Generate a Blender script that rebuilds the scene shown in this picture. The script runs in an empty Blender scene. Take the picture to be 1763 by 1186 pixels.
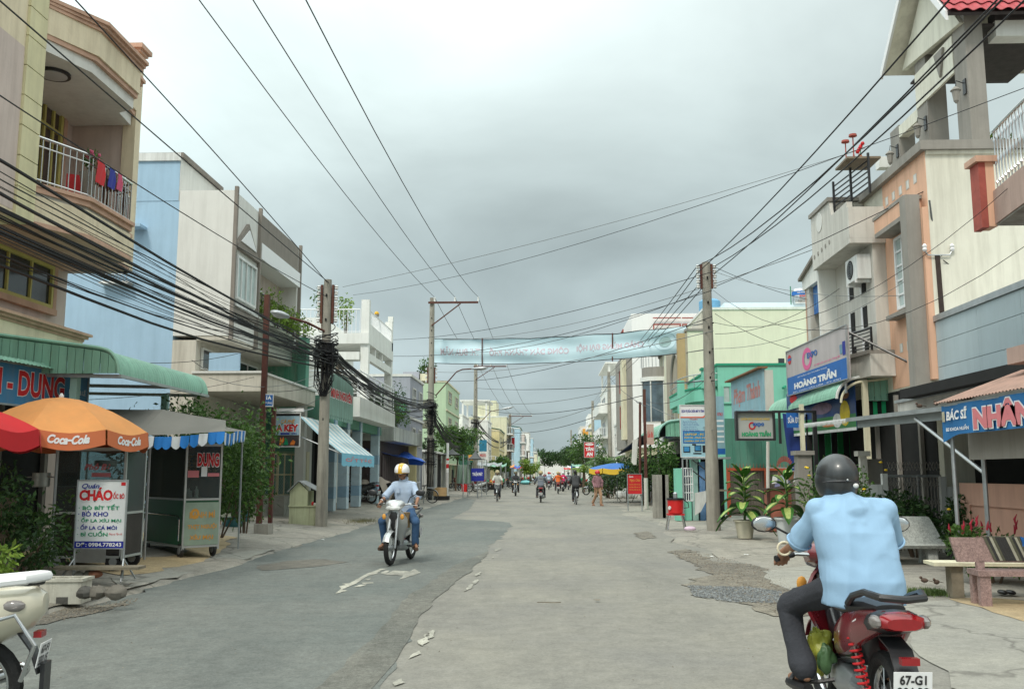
import bpy,math,random
import numpy as np
from mathutils import Vector,Matrix
random.seed(7); np.random.seed(7)
sc = bpy.context.scene
COL = sc.collection
R = math.radians
# ---------------------------------------------------------------- camera
F,CX,CY = 1600.0,881.5,593.0
CAMZ,YAW,PITCH = 1.54,0.0362,0.1379
cd = bpy.data.cameras.new('camera'); cam = bpy.data.objects.new('camera',cd); COL.objects.link(cam)
cd.sensor_width = 36; cd.sensor_fit = 'HORIZONTAL'; cd.lens = 36*F/1763.0
cd.clip_start = 0.05; cd.clip_end = 3000
cam.location = (0,0,CAMZ)
CROT = Matrix.Rotation(YAW,3,'Z') @ Matrix.Rotation(math.pi/2+PITCH,3,'X')
cam.rotation_euler = CROT.to_euler()
sc.camera = cam
# ---------------------------------------------------------------- light
SUN_EL,SUN_AZ = R(52),R(200)        # azimuth measured from +Y clockwise: behind the camera, a little to the left
w = bpy.data.worlds.new("World"); sc.world = w; w.use_nodes = True
nt = w.node_tree; nt.nodes.clear()
def N(t,tree=nt,**k):
 n = tree.nodes.new(t)
 for a,b in k.items():
  setattr(n,a,b)
 return n
def build_world():
 L = nt.links.new
 out = N('ShaderNodeOutputWorld'); bg = N('ShaderNodeBackground'); bg.inputs[1].default_value = 0.1
 sky = N('ShaderNodeTexSky'); sky.sky_type = 'NISHITA'; sky.sun_disc = False
 sky.sun_elevation = SUN_EL; sky.sun_rotation = SUN_AZ
 tc = N('ShaderNodeTexCoord'); sep = N('ShaderNodeSeparateXYZ'); L(tc.outputs['Generated'],sep.inputs[0])
 # overcast gradient by elevation
 ramp = N('ShaderNodeValToRGB'); e = ramp.color_ramp
 e.elements[0].position = 0.0; e.elements[0].color = (.36,.445,.455,1)
 e.elements[1].position = 1.0; e.elements[1].color = (1.38,1.50,1.47,1)
 for p,c in ((.10,(.33,.40,.41,1)),(.22,(.37,.445,.45,1)),(.34,(.47,.55,.545,1)),(.46,(.64,.73,.72,1)),(.62,(.98,1.08,1.06,1))):
  k = e.elements.new(p); k.color = c
 L(sep.outputs['Z'],ramp.inputs[0])
 # project the direction on a cloud layer
 ad = N('ShaderNodeMath',operation='ADD'); ad.inputs[1].default_value = .30; L(sep.outputs['Z'],ad.inputs[0])
 dv = N('ShaderNodeVectorMath',operation='DIVIDE'); cb = N('ShaderNodeCombineXYZ')
 for i in range(3): L(ad.outputs[0],cb.inputs[i])
 L(tc.outputs['Generated'],dv.inputs[0]); L(cb.outputs[0],dv.inputs[1])
 mp = N('ShaderNodeMapping'); mp.inputs['Scale'].default_value = (1.0,1.0,.0); mp.inputs['Location'].default_value = (3.1,1.3,0)
 L(dv.outputs[0],mp.inputs[0])
 n1 = N('ShaderNodeTexNoise'); n1.inputs['Scale'].default_value = 1.5; n1.inputs['Detail'].default_value = 7; n1.inputs['Roughness'].default_value = .52; n1.inputs['Distortion'].default_value = .35
 L(mp.outputs[0],n1.inputs['Vector'])
 n2 = N('ShaderNodeTexNoise'); n2.inputs['Scale'].default_value = .8; n2.inputs['Detail'].default_value = 3
 L(mp.outputs[0],n2.inputs['Vector'])
 r1 = N('ShaderNodeMapRange'); r1.inputs['From Min'].default_value = .32; r1.inputs['From Max'].default_value = .68; r1.inputs['To Min'].default_value = .90; r1.inputs['To Max'].default_value = 1.34
 L(n1.outputs[0],r1.inputs[0])
 r2 = N('ShaderNodeMapRange'); r2.inputs['From Min'].default_value = .35; r2.inputs['From Max'].default_value = .65; r2.inputs['To Min'].default_value = .84; r2.inputs['To Max'].default_value = 1.2
 L(n2.outputs[0],r2.inputs[0])
 # the sky is thinner and brighter towards the left (west)
 r3 = N('ShaderNodeMapRange'); r3.inputs['From Min'].default_value = -.62; r3.inputs['From Max'].default_value = .1; r3.inputs['To Min'].default_value = 1.42; r3.inputs['To Max'].default_value = 1.0
 r3.interpolation_type = 'SMOOTHSTEP'
 L(sep.outputs['X'],r3.inputs[0])
 m1 = N('ShaderNodeMath',operation='MULTIPLY'); m2 = N('ShaderNodeMath',operation='MULTIPLY')
 L(r1.outputs[0],m1.inputs[0]); L(r2.outputs[0],m1.inputs[1]); L(m1.outputs[0],m2.inputs[0]); L(r3.outputs[0],m2.inputs[1])
 m3 = N('ShaderNodeMath',operation='MULTIPLY'); m3.inputs[1].default_value = 10.0; L(m2.outputs[0],m3.inputs[0])
 sc_ = N('ShaderNodeVectorMath',operation='SCALE'); L(ramp.outputs[0],sc_.inputs[0]); L(m3.outputs[0],sc_.inputs['Scale'])
 mix = N('ShaderNodeMixRGB'); mix.inputs[0].default_value = .96
 L(sky.outputs[0],mix.inputs[1]); L(sc_.outputs[0],mix.inputs[2])
 L(mix.outputs[0],bg.inputs[0]); L(bg.outputs[0],out.inputs[0])
build_world()
sd = bpy.data.lights.new('sun','SUN'); sun = bpy.data.objects.new('sun',sd); COL.objects.link(sun)
sd.energy = 1.5; sd.angle = R(10); sd.color = (1.0,.94,.84)
sdir = Vector((math.sin(SUN_AZ)*math.cos(SUN_EL),math.cos(SUN_AZ)*math.cos(SUN_EL),math.sin(SUN_EL)))
sun.rotation_euler = sdir.to_track_quat('Z','Y').to_euler()
vs = sc.view_settings; vs.view_transform = 'Standard'; vs.look = 'None'; vs.gamma = 1; vs.use_curve_mapping = False
vs.exposure = 0.30
sc.render.engine = 'CYCLES'
sc.cycles.max_bounces = 6; sc.cycles.transparent_max_bounces = 16
sc.cycles.use_denoising = True
# ---------------------------------------------------------------- measuring: a pixel of the photograph at a known depth Y
def P(px,py,Y):
 d = CROT @ Vector(((px-CX)/F,-(py-CY)/F,-1))
 t = Y/d.y
 return Vector((d.x*t,Y,CAMZ+d.z*t))
def PX(px,py,X):
 d = CROT @ Vector(((px-CX)/F,-(py-CY)/F,-1))
 t = X/d.x
 return Vector((X,d.y*t,CAMZ+d.z*t))
def PG(px,py,z=0.0):
 d = CROT @ Vector(((px-CX)/F,-(py-CY)/F,-1))
 t = (z-CAMZ)/d.z
 return Vector((d.x*t,d.y*t,z))
def zleft(x):                       # height of the left pavement, which rises towards the houses
 return float(np.interp(-x,[5.2,5.6,7.2,9.0],[0.02,.06,.2,.3]))
def zright(x):
 return .03
# ---------------------------------------------------------------- materials
MATS = {}
def mat(name,rgb,rough=.8,var=.12,scale=2.5,bump=.15,bscale=30,metallic=0,streak=0.0,dirt=None,spec=.35,island=0.0,coat=0.0,sub=0.0,trans=0.0):
 if name in MATS: return MATS[name]
 m = bpy.data.materials.new(name); m.use_nodes = True; t = m.node_tree; L = t.links.new
 b = t.nodes['Principled BSDF']
 b.inputs['Roughness'].default_value = rough; b.inputs['Metallic'].default_value = metallic
 b.inputs['Specular IOR Level'].default_value = spec
 if coat: b.inputs['Coat Weight'].default_value = coat; b.inputs['Coat Roughness'].default_value = .08
 if trans: b.inputs['Transmission Weight'].default_value = trans
 tc = N('ShaderNodeTexCoord',t); col = None
 base = N('ShaderNodeRGB',t); base.outputs[0].default_value = (*rgb,1)
 n = N('ShaderNodeTexNoise',t); n.inputs['Scale'].default_value = scale; n.inputs['Detail'].default_value = 6; n.inputs['Roughness'].default_value = .6
 L(tc.outputs['Object'],n.inputs['Vector'])
 mr = N('ShaderNodeMapRange',t); mr.inputs['From Min'].default_value = .3; mr.inputs['From Max'].default_value = .7
 mr.inputs['To Min'].default_value = 1-var; mr.inputs['To Max'].default_value = 1+var*.7
 L(n.outputs[0],mr.inputs[0])
 vm = N('ShaderNodeVectorMath',t,operation='SCALE'); L(base.outputs[0],vm.inputs[0]); L(mr.outputs[0],vm.inputs['Scale'])
 col = vm.outputs[0]
 if island:
  g = N('ShaderNodeNewGeometry',t); mi = N('ShaderNodeMapRange',t)
  mi.inputs['To Min'].default_value = 1-island; mi.inputs['To Max'].default_value = 1+island
  L(g.outputs['Random Per Island'],mi.inputs[0]); v2 = N('ShaderNodeVectorMath',t,operation='SCALE')
  L(col,v2.inputs[0]); L(mi.outputs[0],v2.inputs['Scale']); col = v2.outputs[0]
 if streak:
  mp = N('ShaderNodeMapping',t); mp.inputs['Scale'].default_value = (2.6,2.6,.22); L(tc.outputs['Object'],mp.inputs[0])
  s = N('ShaderNodeTexNoise',t); s.inputs['Scale'].default_value = 1.6; s.inputs['Detail'].default_value = 8; s.inputs['Roughness'].default_value = .68
  L(mp.outputs[0],s.inputs['Vector'])
  sr = N('ShaderNodeMapRange',t); sr.inputs['From Min'].default_value = .44; sr.inputs['From Max'].default_value = .72; sr.inputs['To Max'].default_value = min(.85,streak*1.5)
  L(s.outputs[0],sr.inputs[0])
  mx = N('ShaderNodeMixRGB',t); L(sr.outputs[0],mx.inputs[0]); L(col,mx.inputs[1]); mx.inputs[2].default_value = (*[.78*a for a in (dirt or (.10,.095,.08))],1)
  g2 = N('ShaderNodeTexNoise',t); g2.inputs['Scale'].default_value = .55; g2.inputs['Detail'].default_value = 9; g2.inputs['Roughness'].default_value = .72; L(tc.outputs['Object'],g2.inputs['Vector'])
  gr = N('ShaderNodeMapRange',t); gr.inputs['From Min'].default_value = .5; gr.inputs['From Max'].default_value = .68; gr.inputs['To Max'].default_value = min(.6,streak*.9); L(g2.outputs[0],gr.inputs[0])
  m2 = N('ShaderNodeMixRGB',t); L(gr.outputs[0],m2.inputs[0]); L(mx.outputs[0],m2.inputs[1]); m2.inputs[2].default_value = (*[.6*a+.4*b_ for a,b_ in zip(dirt or (.10,.095,.08),rgb)],1)
  col = m2.outputs[0]
 L(col,b.inputs['Base Color'])
 rr = N('ShaderNodeMapRange',t); rr.inputs['To Min'].default_value = max(0,rough-.08); rr.inputs['To Max'].default_value = min(1,rough+.1)
 L(n.outputs[0],rr.inputs[0]); L(rr.outputs[0],b.inputs['Roughness'])
 if bump:
  bn = N('ShaderNodeTexNoise',t); bn.inputs['Scale'].default_value = bscale; bn.inputs['Detail'].default_value = 4
  L(tc.outputs['Object'],bn.inputs['Vector'])
  bp = N('ShaderNodeBump',t); bp.inputs['Strength'].default_value = bump; bp.inputs['Distance'].default_value = .02
  L(bn.outputs[0],bp.inputs['Height']); L(bp.outputs[0],b.inputs['Normal'])
 if sub:
  b.inputs['Subsurface Weight'].default_value = sub; b.inputs['Subsurface Radius'].default_value = (.02,.008,.004)
 MATS[name] = m
 return m
def glass(name='clear_glass',tint=(.8,.86,.84),mixf=.82,rough=.06):
 if name in MATS: return MATS[name]
 m = bpy.data.materials.new(name); m.use_nodes = True; t = m.node_tree; L = t.links.new; t.nodes.clear()
 o = N('ShaderNodeOutputMaterial',t); tr = N('ShaderNodeBsdfTransparent',t); tr.inputs[0].default_value = (*tint,1)
 g = N('ShaderNodeBsdfPrincipled',t); g.inputs['Base Color'].default_value = (.2,.22,.22,1); g.inputs['Roughness'].default_value = rough
 fr = N('ShaderNodeFresnel',t); fr.inputs[0].default_value = 1.45
 mr = N('ShaderNodeMapRange',t); mr.inputs['To Min'].default_value = 1-mixf; mr.inputs['To Max'].default_value = 1
 L(fr.outputs[0],mr.inputs[0])
 mx = N('ShaderNodeMixShader',t); L(mr.outputs[0],mx.inputs[0]); L(tr.outputs[0],mx.inputs[1]); L(g.outputs[0],mx.inputs[2]); L(mx.outputs[0],o.inputs[0])
 MATS[name] = m; return m
def leafmat(name,c1,c2,rough=.5):
 if name in MATS: return MATS[name]
 m = bpy.data.materials.new(name); m.use_nodes = True; t = m.node_tree; L = t.links.new
 b = t.nodes['Principled BSDF']; b.inputs['Roughness'].default_value = rough; b.inputs['Specular IOR Level'].default_value = .3
 g = N('ShaderNodeNewGeometry',t); r = N('ShaderNodeMixRGB',t); L(g.outputs['Random Per Island'],r.inputs[0])
 r.inputs[1].default_value = (*c1,1); r.inputs[2].default_value = (*c2,1)
 tc = N('ShaderNodeTexCoord',t); n = N('ShaderNodeTexNoise',t); n.inputs['Scale'].default_value = 2.2; L(tc.outputs['Object'],n.inputs['Vector'])
 mr = N('ShaderNodeMapRange',t); mr.inputs['From Min'].default_value = .3; mr.inputs['From Max'].default_value = .7; mr.inputs['To Min'].default_value = .6; mr.inputs['To Max'].default_value = 1.35; L(n.outputs[0],mr.inputs[0])
 v = N('ShaderNodeVectorMath',t,operation='SCALE'); L(r.outputs[0],v.inputs[0]); L(mr.outputs[0],v.inputs['Scale'])
 L(v.outputs[0],b.inputs['Base Color'])
 o = t.nodes['Material Output']; tl = N('ShaderNodeBsdfTranslucent',t); L(v.outputs[0],tl.inputs[0])
 mx = N('ShaderNodeMixShader',t); mx.inputs[0].default_value = .25; L(b.outputs[0],mx.inputs[1]); L(tl.outputs[0],mx.inputs[2]); L(mx.outputs[0],o.inputs[0])
 MATS[name] = m; return m
# ---------------------------------------------------------------- mesh building
def frame_of(d):
 d = d.normalized(); a = Vector((0,0,1)) if abs(d.z) < .95 else Vector((0,1,0))
 u = d.cross(a).normalized(); return u,u.cross(d).normalized()
class MB:
 def __init__(s): s.v = []; s.f = []
 def add(s,vs,fs):
  o = len(s.v); s.v += [tuple(v) for v in vs]; s.f += [tuple(i+o for i in f) for f in fs]; return s
 def box(s,a,b,bev=0):
  x0,x1 = sorted((a[0],b[0])); y0,y1 = sorted((a[1],b[1])); z0,z1 = sorted((a[2],b[2]))
  return s.add([(x0,y0,z0),(x1,y0,z0),(x1,y1,z0),(x0,y1,z0),(x0,y0,z1),(x1,y0,z1),(x1,y1,z1),(x0,y1,z1)],
                     [(0,3,2,1),(4,5,6,7),(0,1,5,4),(1,2,6,5),(2,3,7,6),(3,0,4,7)])
 def obox(s,O,U,V,W):             # oriented box from corner O and three edge vectors
  O,U,V,W = map(Vector,(O,U,V,W))
  p = [O,O+U,O+U+V,O+V]; p += [q+W for q in p]
  f = [(0,3,2,1),(4,5,6,7),(0,1,5,4),(1,2,6,5),(2,3,7,6),(3,0,4,7)]
  if U.cross(V).dot(W) < 0: f = [t[::-1] for t in f]
  return s.add(p,f)
 def bar(s,a,b,w,h=None,up=None):
  a,b = Vector(a),Vector(b); h = h or w; d = (b-a)
  u,v = frame_of(d)
  return s.obox(a-u*w/2-v*h/2,u*w,v*h,d)
 def tube(s,pts,r,n=8,cap=True):
  pts = [Vector(p) for p in pts]; m = len(pts)
  rs = r if hasattr(r,'__len__') else [r]*m
  vs = []; u = None
  for i,p in enumerate(pts):
   d = (pts[min(i+1,m-1)]-pts[max(i-1,0)])
   if d.length < 1e-9: d = Vector((0,0,1))
   d.normalize()
   if u is None: u,v = frame_of(d)
   else:
    u = (u-d*u.dot(d));
    if u.length < 1e-6: u,v = frame_of(d)
    u.normalize(); v = u.cross(d).normalized()
   vs += [p+(u*math.cos(2*math.pi*k/n)+v*math.sin(2*math.pi*k/n))*rs[i] for k in range(n)]
  fs = []
  for i in range(m-1):
   for k in range(n):
    a = i*n+k; b = i*n+(k+1) % n
    fs.append((a,a+n,b+n,b))
  if cap: fs.append(tuple(range(n))); fs.append(tuple((m-1)*n+k for k in range(n))[::-1])
  return s.add(vs,fs)
 def rings(s,rings,cap=True):       # loft through rings with equal point counts
  n = len(rings[0]); vs = [p for r in rings for p in r]; fs = []
  for i in range(len(rings)-1):
   for k in range(n):
    a = i*n+k; b = i*n+(k+1) % n; fs.append((a,b,b+n,a+n))
  if cap: fs.append(tuple(range(n))[::-1]); fs.append(tuple((len(rings)-1)*n+k for k in range(n)))
  return s.add(vs,fs)
 def lathe(s,c,prof,n=20,axis=None,cap=True):    # prof: (radius, height)
  c = Vector(c); ax = Vector(axis or (0,0,1)).normalized()
  if axis is None: u,v = Vector((1,0,0)),Vector((0,1,0))
  else:
   u,v = frame_of(ax)
   if u.cross(v).dot(ax) < 0: v = -v
  return s.rings([[c+ax*h+(u*math.cos(2*math.pi*k/n)+v*math.sin(2*math.pi*k/n))*max(r,1e-4) for k in range(n)] for r,h in prof],cap)
 def ell(s,c,rx,ry=None,rz=None,n=14,m=9,rot=None,z0=-1,z1=1):
  ry = ry or rx; rz = rz or rx; c = Vector(c); rg = []
  a0,a1 = math.asin(z0),math.asin(z1)
  for i in range(m):
   a = a0+(a1-a0)*i/(m-1); q = []
   for k in range(n):
    p = Vector((rx*max(math.cos(a),1e-3)*math.cos(2*math.pi*k/n),ry*max(math.cos(a),1e-3)*math.sin(2*math.pi*k/n),rz*math.sin(a)))
    if rot: p = rot @ p
    q.append(c+p)
   rg.append(q)
  return s.rings(rg)
 def cap(s,a,b,ra,rb,n=12):      # tapered capsule
  a,b = Vector(a),Vector(b); d = b-a; L = max(d.length,1e-4); d = d/L; pts = []; rs = []
  for k in range(4): t = math.pi/2*(1-k/4); pts.append(a-d*ra*math.sin(t)); rs.append(max(ra*math.cos(t),1e-4))
  for k in range(4): t = math.pi/2*(k/3); pts.append(b+d*rb*math.sin(t)); rs.append(max(rb*math.cos(t),1e-4))
  # put the straight run between the two half spheres
  return s.tube(pts,rs,n)
 def prism(s,pts,d):                # polygon extruded along d
  pts = [Vector(p) for p in pts]; d = Vector(d); n = len(pts)
  nrm = Vector((0,0,0))
  for i in range(n): nrm += (pts[i]-pts[0]).cross(pts[(i+1) % n]-pts[0])
  if nrm.dot(d) > 0: pts = pts[::-1]
  fs = [tuple(range(n)),tuple(range(n,2*n))[::-1]]+[(i,i+n,(i+1) % n+n,(i+1) % n) for i in range(n)]
  return s.add(pts+[p+d for p in pts],fs)
 def sheet(s,grid,th=0):            # grid of points -> surface, with thickness th along the local normal
  h,w_ = len(grid),len(grid[0]); vs = [Vector(p) for row in grid for p in row]
  fs = [(i*w_+j,i*w_+j+1,(i+1)*w_+j+1,(i+1)*w_+j) for i in range(h-1) for j in range(w_-1)]
  if th:
   nr = [Vector((0,0,0)) for _ in vs]
   for f in fs:
    nn = (vs[f[1]]-vs[f[0]]).cross(vs[f[3]]-vs[f[0]])
    for i in f: nr[i] = nr[i]+nn
   n0 = len(vs); vs = vs+[v+n.normalized()*th if n.length > 0 else v for v,n in zip(vs,nr)]
   fs2 = [tuple(i+n0 for i in f) for f in fs]
   bd = [i for i in range(w_)]+[i*w_+w_-1 for i in range(1,h)]+[(h-1)*w_+j for j in range(w_-2,-1,-1)]+[i*w_ for i in range(h-2,0,-1)]
   fs = [f[::-1] for f in fs]+fs2+[(bd[i],bd[(i+1) % len(bd)],bd[(i+1) % len(bd)]+n0,bd[i]+n0) for i in range(len(bd))]
  return s.add(vs,fs)
 def build(s,name,material,parent=None,smooth=False,ang=40,label=None,kind=None):
  off = Vector((0,0,0)); q = parent
  while q is not None: off += q.location; q = q.parent
  me = bpy.data.meshes.new(name)
  vs = np.array(s.v,dtype=np.float64).reshape(-1,3)-np.array(off)
  me.from_pydata(vs.tolist(),[],s.f)
  me.validate()
  if smooth:
   me.shade_smooth()
   try: me.set_sharp_from_angle(angle=R(ang))
   except Exception: pass
  me.materials.append(material)
  o = bpy.data.objects.new(name,me); COL.objects.link(o)
  if parent is not None: o.parent = parent
  if label: o['label'] = label
  if kind: o['kind'] = kind
  return o
def thing(name,label,cat,loc=(0,0,0),group=None):
 o = bpy.data.objects.new(name,None); o.empty_display_size = .1; COL.objects.link(o); o.location = loc
 o['label'] = label; o['category'] = cat
 if group: o['group'] = group
 return o
def tag(o,label,cat,group=None,kind=None):
 if label: o['label'] = label
 if cat: o['category'] = cat
 if group: o['group'] = group
 if kind: o['kind'] = kind
 return o
def dup(root,loc=None,rz=None,label=None,group=None,scale=None,swap=None):
 def cp(o,parent):
  c = o.copy(); COL.objects.link(c); c.parent = parent
  if swap and o.type == 'MESH' and o.data.materials and o.data.materials[0].name in swap:
   key = (o.data.name,tuple(sorted((a,b.name) for a,b in swap.items())))
   if key not in SWAPPED:
    d = o.data.copy(); d.materials[0] = swap[o.data.materials[0].name]; SWAPPED[key] = d
   c.data = SWAPPED[key]
  for ch in KIDS[o.name] if o.name in KIDS else kids(o): cp(ch,c)
  return c
 r = cp(root,None)
 if loc is not None: r.location = loc
 if rz is not None: r.rotation_euler = (0,0,rz)
 if scale: r.scale = (scale,)*3
 if label: r['label'] = label
 if group: r['group'] = group
 return r
SWAPPED = {}; KIDS = {}
def kids(o):
 k = [c for c in bpy.data.objects if c.parent == o]
 KIDS[o.name] = k
 return k
def box_at(name,m,a,b,parent=None,**k): return MB().box(a,b).build(name,m,parent,**k)
# ---------------------------------------------------------------- lettering on a plane
TEXTS = {}
def text_mesh(s,weight=.02,shear=0.0):
 k = (s,weight,shear)
 if k in TEXTS: return TEXTS[k]
 c = bpy.data.curves.new('txt','FONT'); c.body = s; c.size = 1; c.offset = weight; c.shear = shear; c.resolution_u = 3
 o = bpy.data.objects.new('txt',c); COL.objects.link(o)
 dg = bpy.context.evaluated_depsgraph_get(); me = bpy.data.meshes.new_from_object(o.evaluated_get(dg))
 vs = [v.co.copy() for v in me.vertices]; fs = [tuple(p.vertices) for p in me.polygons]
 bpy.data.objects.remove(o); bpy.data.curves.remove(c); bpy.data.meshes.remove(me)
 TEXTS[k] = (vs,fs); return TEXTS[k]
class Board:
 """a flat board: O lower-left corner as read, U to the right, V up, size w x h"""
 def __init__(s,O,U,V,w,h,parent): s.O = Vector(O); s.U = Vector(U).normalized(); s.V = Vector(V).normalized(); s.N = s.U.cross(s.V).normalized(); s.w = w; s.h = h; s.p = parent
 def pt(s,x,y,n=0): return s.O+s.U*(x*s.w)+s.V*(y*s.h)+s.N*n
 def panel(s,m,name='panel',th=.03,x0=0,y0=0,x1=1,y1=1,n=0,**k):
  return MB().obox(s.pt(x0,y0,n),s.U*s.w*(x1-x0),s.V*s.h*(y1-y0),-s.N*th).build(name,m,s.p,**k)
 def border(s,m,t=.03,name='frame',d=.05):
  mb = MB(); W,H = s.w,s.h; n = d*.5
  mb.obox(s.O-s.U*t-s.V*t+s.N*(n-d),s.U*(W+2*t),s.V*t,s.N*d)
  mb.obox(s.O-s.U*t+s.V*H+s.N*(n-d),s.U*(W+2*t),s.V*t,s.N*d)
  mb.obox(s.O-s.U*t+s.N*(n-d),s.U*t,s.V*H,s.N*d)
  mb.obox(s.O+s.U*W+s.N*(n-d),s.U*t,s.V*H,s.N*d)
  return mb.build(name,m,s.p)
 def rect(s,m,x0,y0,x1,y1,n=.003,name='printed_band'):
  mb = MB(); mb.add([s.pt(x0,y0,n),s.pt(x1,y0,n),s.pt(x1,y1,n),s.pt(x0,y1,n)],[(0,1,2,3)]); return mb.build(name,m,s.p)
 def poly(s,m,pts,n=.005,name='printed_shape'):
  mb = MB(); mb.add([s.pt(x,y,n) for x,y in pts],[tuple(range(len(pts)))]); return mb.build(name,m,s.p)
 def ring(s,m,cx,cy,rx,ry,t=.3,n=.006,a0=0,a1=360,name='logo'):
  K = 28; mb = MB(); vs = []
  for k in range(K+1):
   a = R(a0+(a1-a0)*k/K)
   vs += [s.pt(cx+rx*math.cos(a),cy+ry*math.sin(a),n),s.pt(cx+rx*(1-t)*math.cos(a),cy+ry*(1-t)*math.sin(a),n)]
  mb.add(vs,[(2*k,2*k+2,2*k+3,2*k+1) for k in range(K)]); return mb.build(name,m,s.p)
 def text(s,str_,m,x0,y0,x1,y1,n=.006,weight=.02,shear=0,name='lettering',th=0,warp=None):
  vs,fs = text_mesh(str_,weight,shear)
  if not vs: return None
  ax = min(v.x for v in vs); bx = max(v.x for v in vs); ay = min(v.y for v in vs); by = max(v.y for v in vs)
  mb = MB(); q = []
  for v in vs:
   a = x0+(x1-x0)*(v.x-ax)/(bx-ax); b = y0+(y1-y0)*(v.y-ay)/(by-ay)
   q.append(warp(a,b,n) if warp else s.pt(a,b,n))
  mb.add(q,fs)
  if th:
   mb.add([Vector(p)+s.N*th for p in q],fs)
  return mb.build(name,m,s.p)
# ---------------------------------------------------------------- foliage
def leaf_cloud(mb,centres,n,size,seed=0,asp=.45,droop=.3,shell=.55):
 """centres: (x, y, z, rx, ry, rz); n leaves in all, small folded leaves spread through the clumps"""
 rg = np.random.RandomState(seed+11)
 wts = np.array([c[3]*c[4]*c[5] for c in centres])**.67; wts /= wts.sum()
 idx = rg.choice(len(centres),n,p=wts)
 C = np.array(centres)[idx]
 d = rg.normal(size=(n,3)); d /= np.linalg.norm(d,axis=1)[:,None]
 rad = (shell+(1-shell)*rg.rand(n))*(1+.12*rg.normal(size=n))
 p = C[:,:3]+d*C[:,3:6]*rad[:,None]
 u = rg.normal(size=(n,3))+d*.8; u[:,2] -= droop; u /= np.linalg.norm(u,axis=1)[:,None]
 s_ = np.cross(u,rg.normal(size=(n,3))); s_ /= np.linalg.norm(s_,axis=1)[:,None]
 nn = np.cross(u,s_)
 L = size*(.6+.8*rg.rand(n))[:,None]; W = L*asp
 a = p; b = p+u*L*.5+s_*W*.5+nn*L*.06; c = p+u*L; e = p+u*L*.5-s_*W*.5+nn*L*.06
 vs = np.stack([a,b,c,e],1).reshape(-1,3)
 o = len(mb.v); mb.v += [tuple(x) for x in vs.tolist()]
 mb.f += [(o+4*i,o+4*i+1,o+4*i+2,o+4*i+3) for i in range(n)]
 return mb
LEAF_A = lambda: leafmat('leaf_mid_green',(.035,.085,.018),(.10,.19,.04))
LEAF_D = lambda: leafmat('leaf_dark_green',(.018,.05,.016),(.055,.11,.03))
LEAF_Y = lambda: leafmat('leaf_yellow_green',(.11,.20,.03),(.25,.36,.06))
BARK = lambda: mat('bark',(.14,.10,.07),.9,.3,8,.6,25)
def tree(name,label,base,h,rx,m,n=2500,size=.12,seed=0,cat='tree',group=None,trunk=.4,rz=None,nc=14,r0=.07):
 base = Vector(base); t = thing(name,label,cat,base,group); rg = random.Random(seed)
 rz = rz or h*(1-trunk)*.5; cz = base.z+h-rz; cl = []
 tr = MB(); top = base+Vector((rg.uniform(-.1,.1)*h,rg.uniform(-.1,.1)*h,h*.75))
 mid = base+Vector((rg.uniform(-.04,.04)*h,rg.uniform(-.04,.04)*h,h*trunk))
 tr.tube([base,(base+mid)/2,mid,top],[r0*1.2,r0,r0*.8,r0*.25],7)
 for i in range(nc):
  a = rg.uniform(0,6.28); q = rg.uniform(.15,.8); zz = rg.uniform(-.75,.8)
  s_ = math.sqrt(max(.1,1-zz*zz))
  c = Vector((base.x+math.cos(a)*rx*q*s_,base.y+math.sin(a)*rx*q*s_,cz+zz*rz*.85))
  k = rg.uniform(.28,.5); cl.append((*c,rx*k,rx*k,rz*k*.8))
  if i % 2 == 0: tr.tube([mid,(mid+c)/2+Vector((0,0,.05*h)),c],[r0*.5,r0*.3,r0*.12],5)
 tr.build('trunk',BARK(),t,smooth=True)
 mb = leaf_cloud(MB(),cl,n,size,seed); mb.build('crown',m,t)
 return t
def bush(name,label,base,rx,ry,h,m,n=900,size=.08,seed=0,cat='bush',group=None,nc=9,stems=6):
 base = Vector(base); t = thing(name,label,cat,base,group); rg = random.Random(seed); cl = []; st = MB()
 for i in range(nc):
  a = rg.uniform(0,6.28); q = rg.uniform(.0,.75)
  c = Vector((base.x+math.cos(a)*rx*q,base.y+math.sin(a)*ry*q,base.z+h*rg.uniform(.3,.85)))
  k = rg.uniform(.3,.5); cl.append((*c,rx*k,ry*k,h*k*.6))
  if i < stems: st.tube([base+Vector(((c.x-base.x)*.2,(c.y-base.y)*.2,-.02)),(base+c)/2+Vector((0,0,.05)),c],[.02,.014,.006],5)
 st.build('stem',BARK(),t); leaf_cloud(MB(),cl,n,size,seed).build('foliage',m,t)
 return t
# ---------------------------------------------------------------- common small builders
WHITE = mat('white_paint',(.74,.75,.73),.7,.07,2,.1,20,streak=.35,dirt=(.35,.34,.30))
WHITE_CLEAN = mat('white_lettering',(.80,.80,.80),.5,.03,5,0)
CREAM = mat('cream_plaster',(.72,.68,.50),.85,.08,1.5,.15,25,streak=.3,dirt=(.34,.30,.22))
GREYCONC = mat('concrete',(.36,.34,.30),.9,.2,3,.35,35,streak=.35)
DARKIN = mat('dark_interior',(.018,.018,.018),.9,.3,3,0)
BLACKP = mat('black_plastic',(.022,.022,.024),.35,.2,8,.05,60,spec=.5)
CHROME = mat('chrome',(.62,.62,.62),.18,.05,8,0,metallic=1)
STEEL = mat('galvanised_steel',(.45,.47,.48),.42,.15,6,.05,30,metallic=.7)
RUSTY = mat('rusty_brown_paint',(.10,.035,.028),.7,.35,4,.2,30,streak=.5,dirt=(.16,.07,.03))
WINDARK = mat('dark_window_glass',(.03,.035,.04),.12,.3,1.5,0,spec=.6)
WINPALE = mat('curtained_window_glass',(.42,.50,.48),.2,.12,3,0,spec=.6)
BLUE = mat('sign_blue',(.02,.13,.42),.55,.12,3,0)
RED = mat('sign_red',(.55,.02,.025),.55,.12,4,0)
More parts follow.
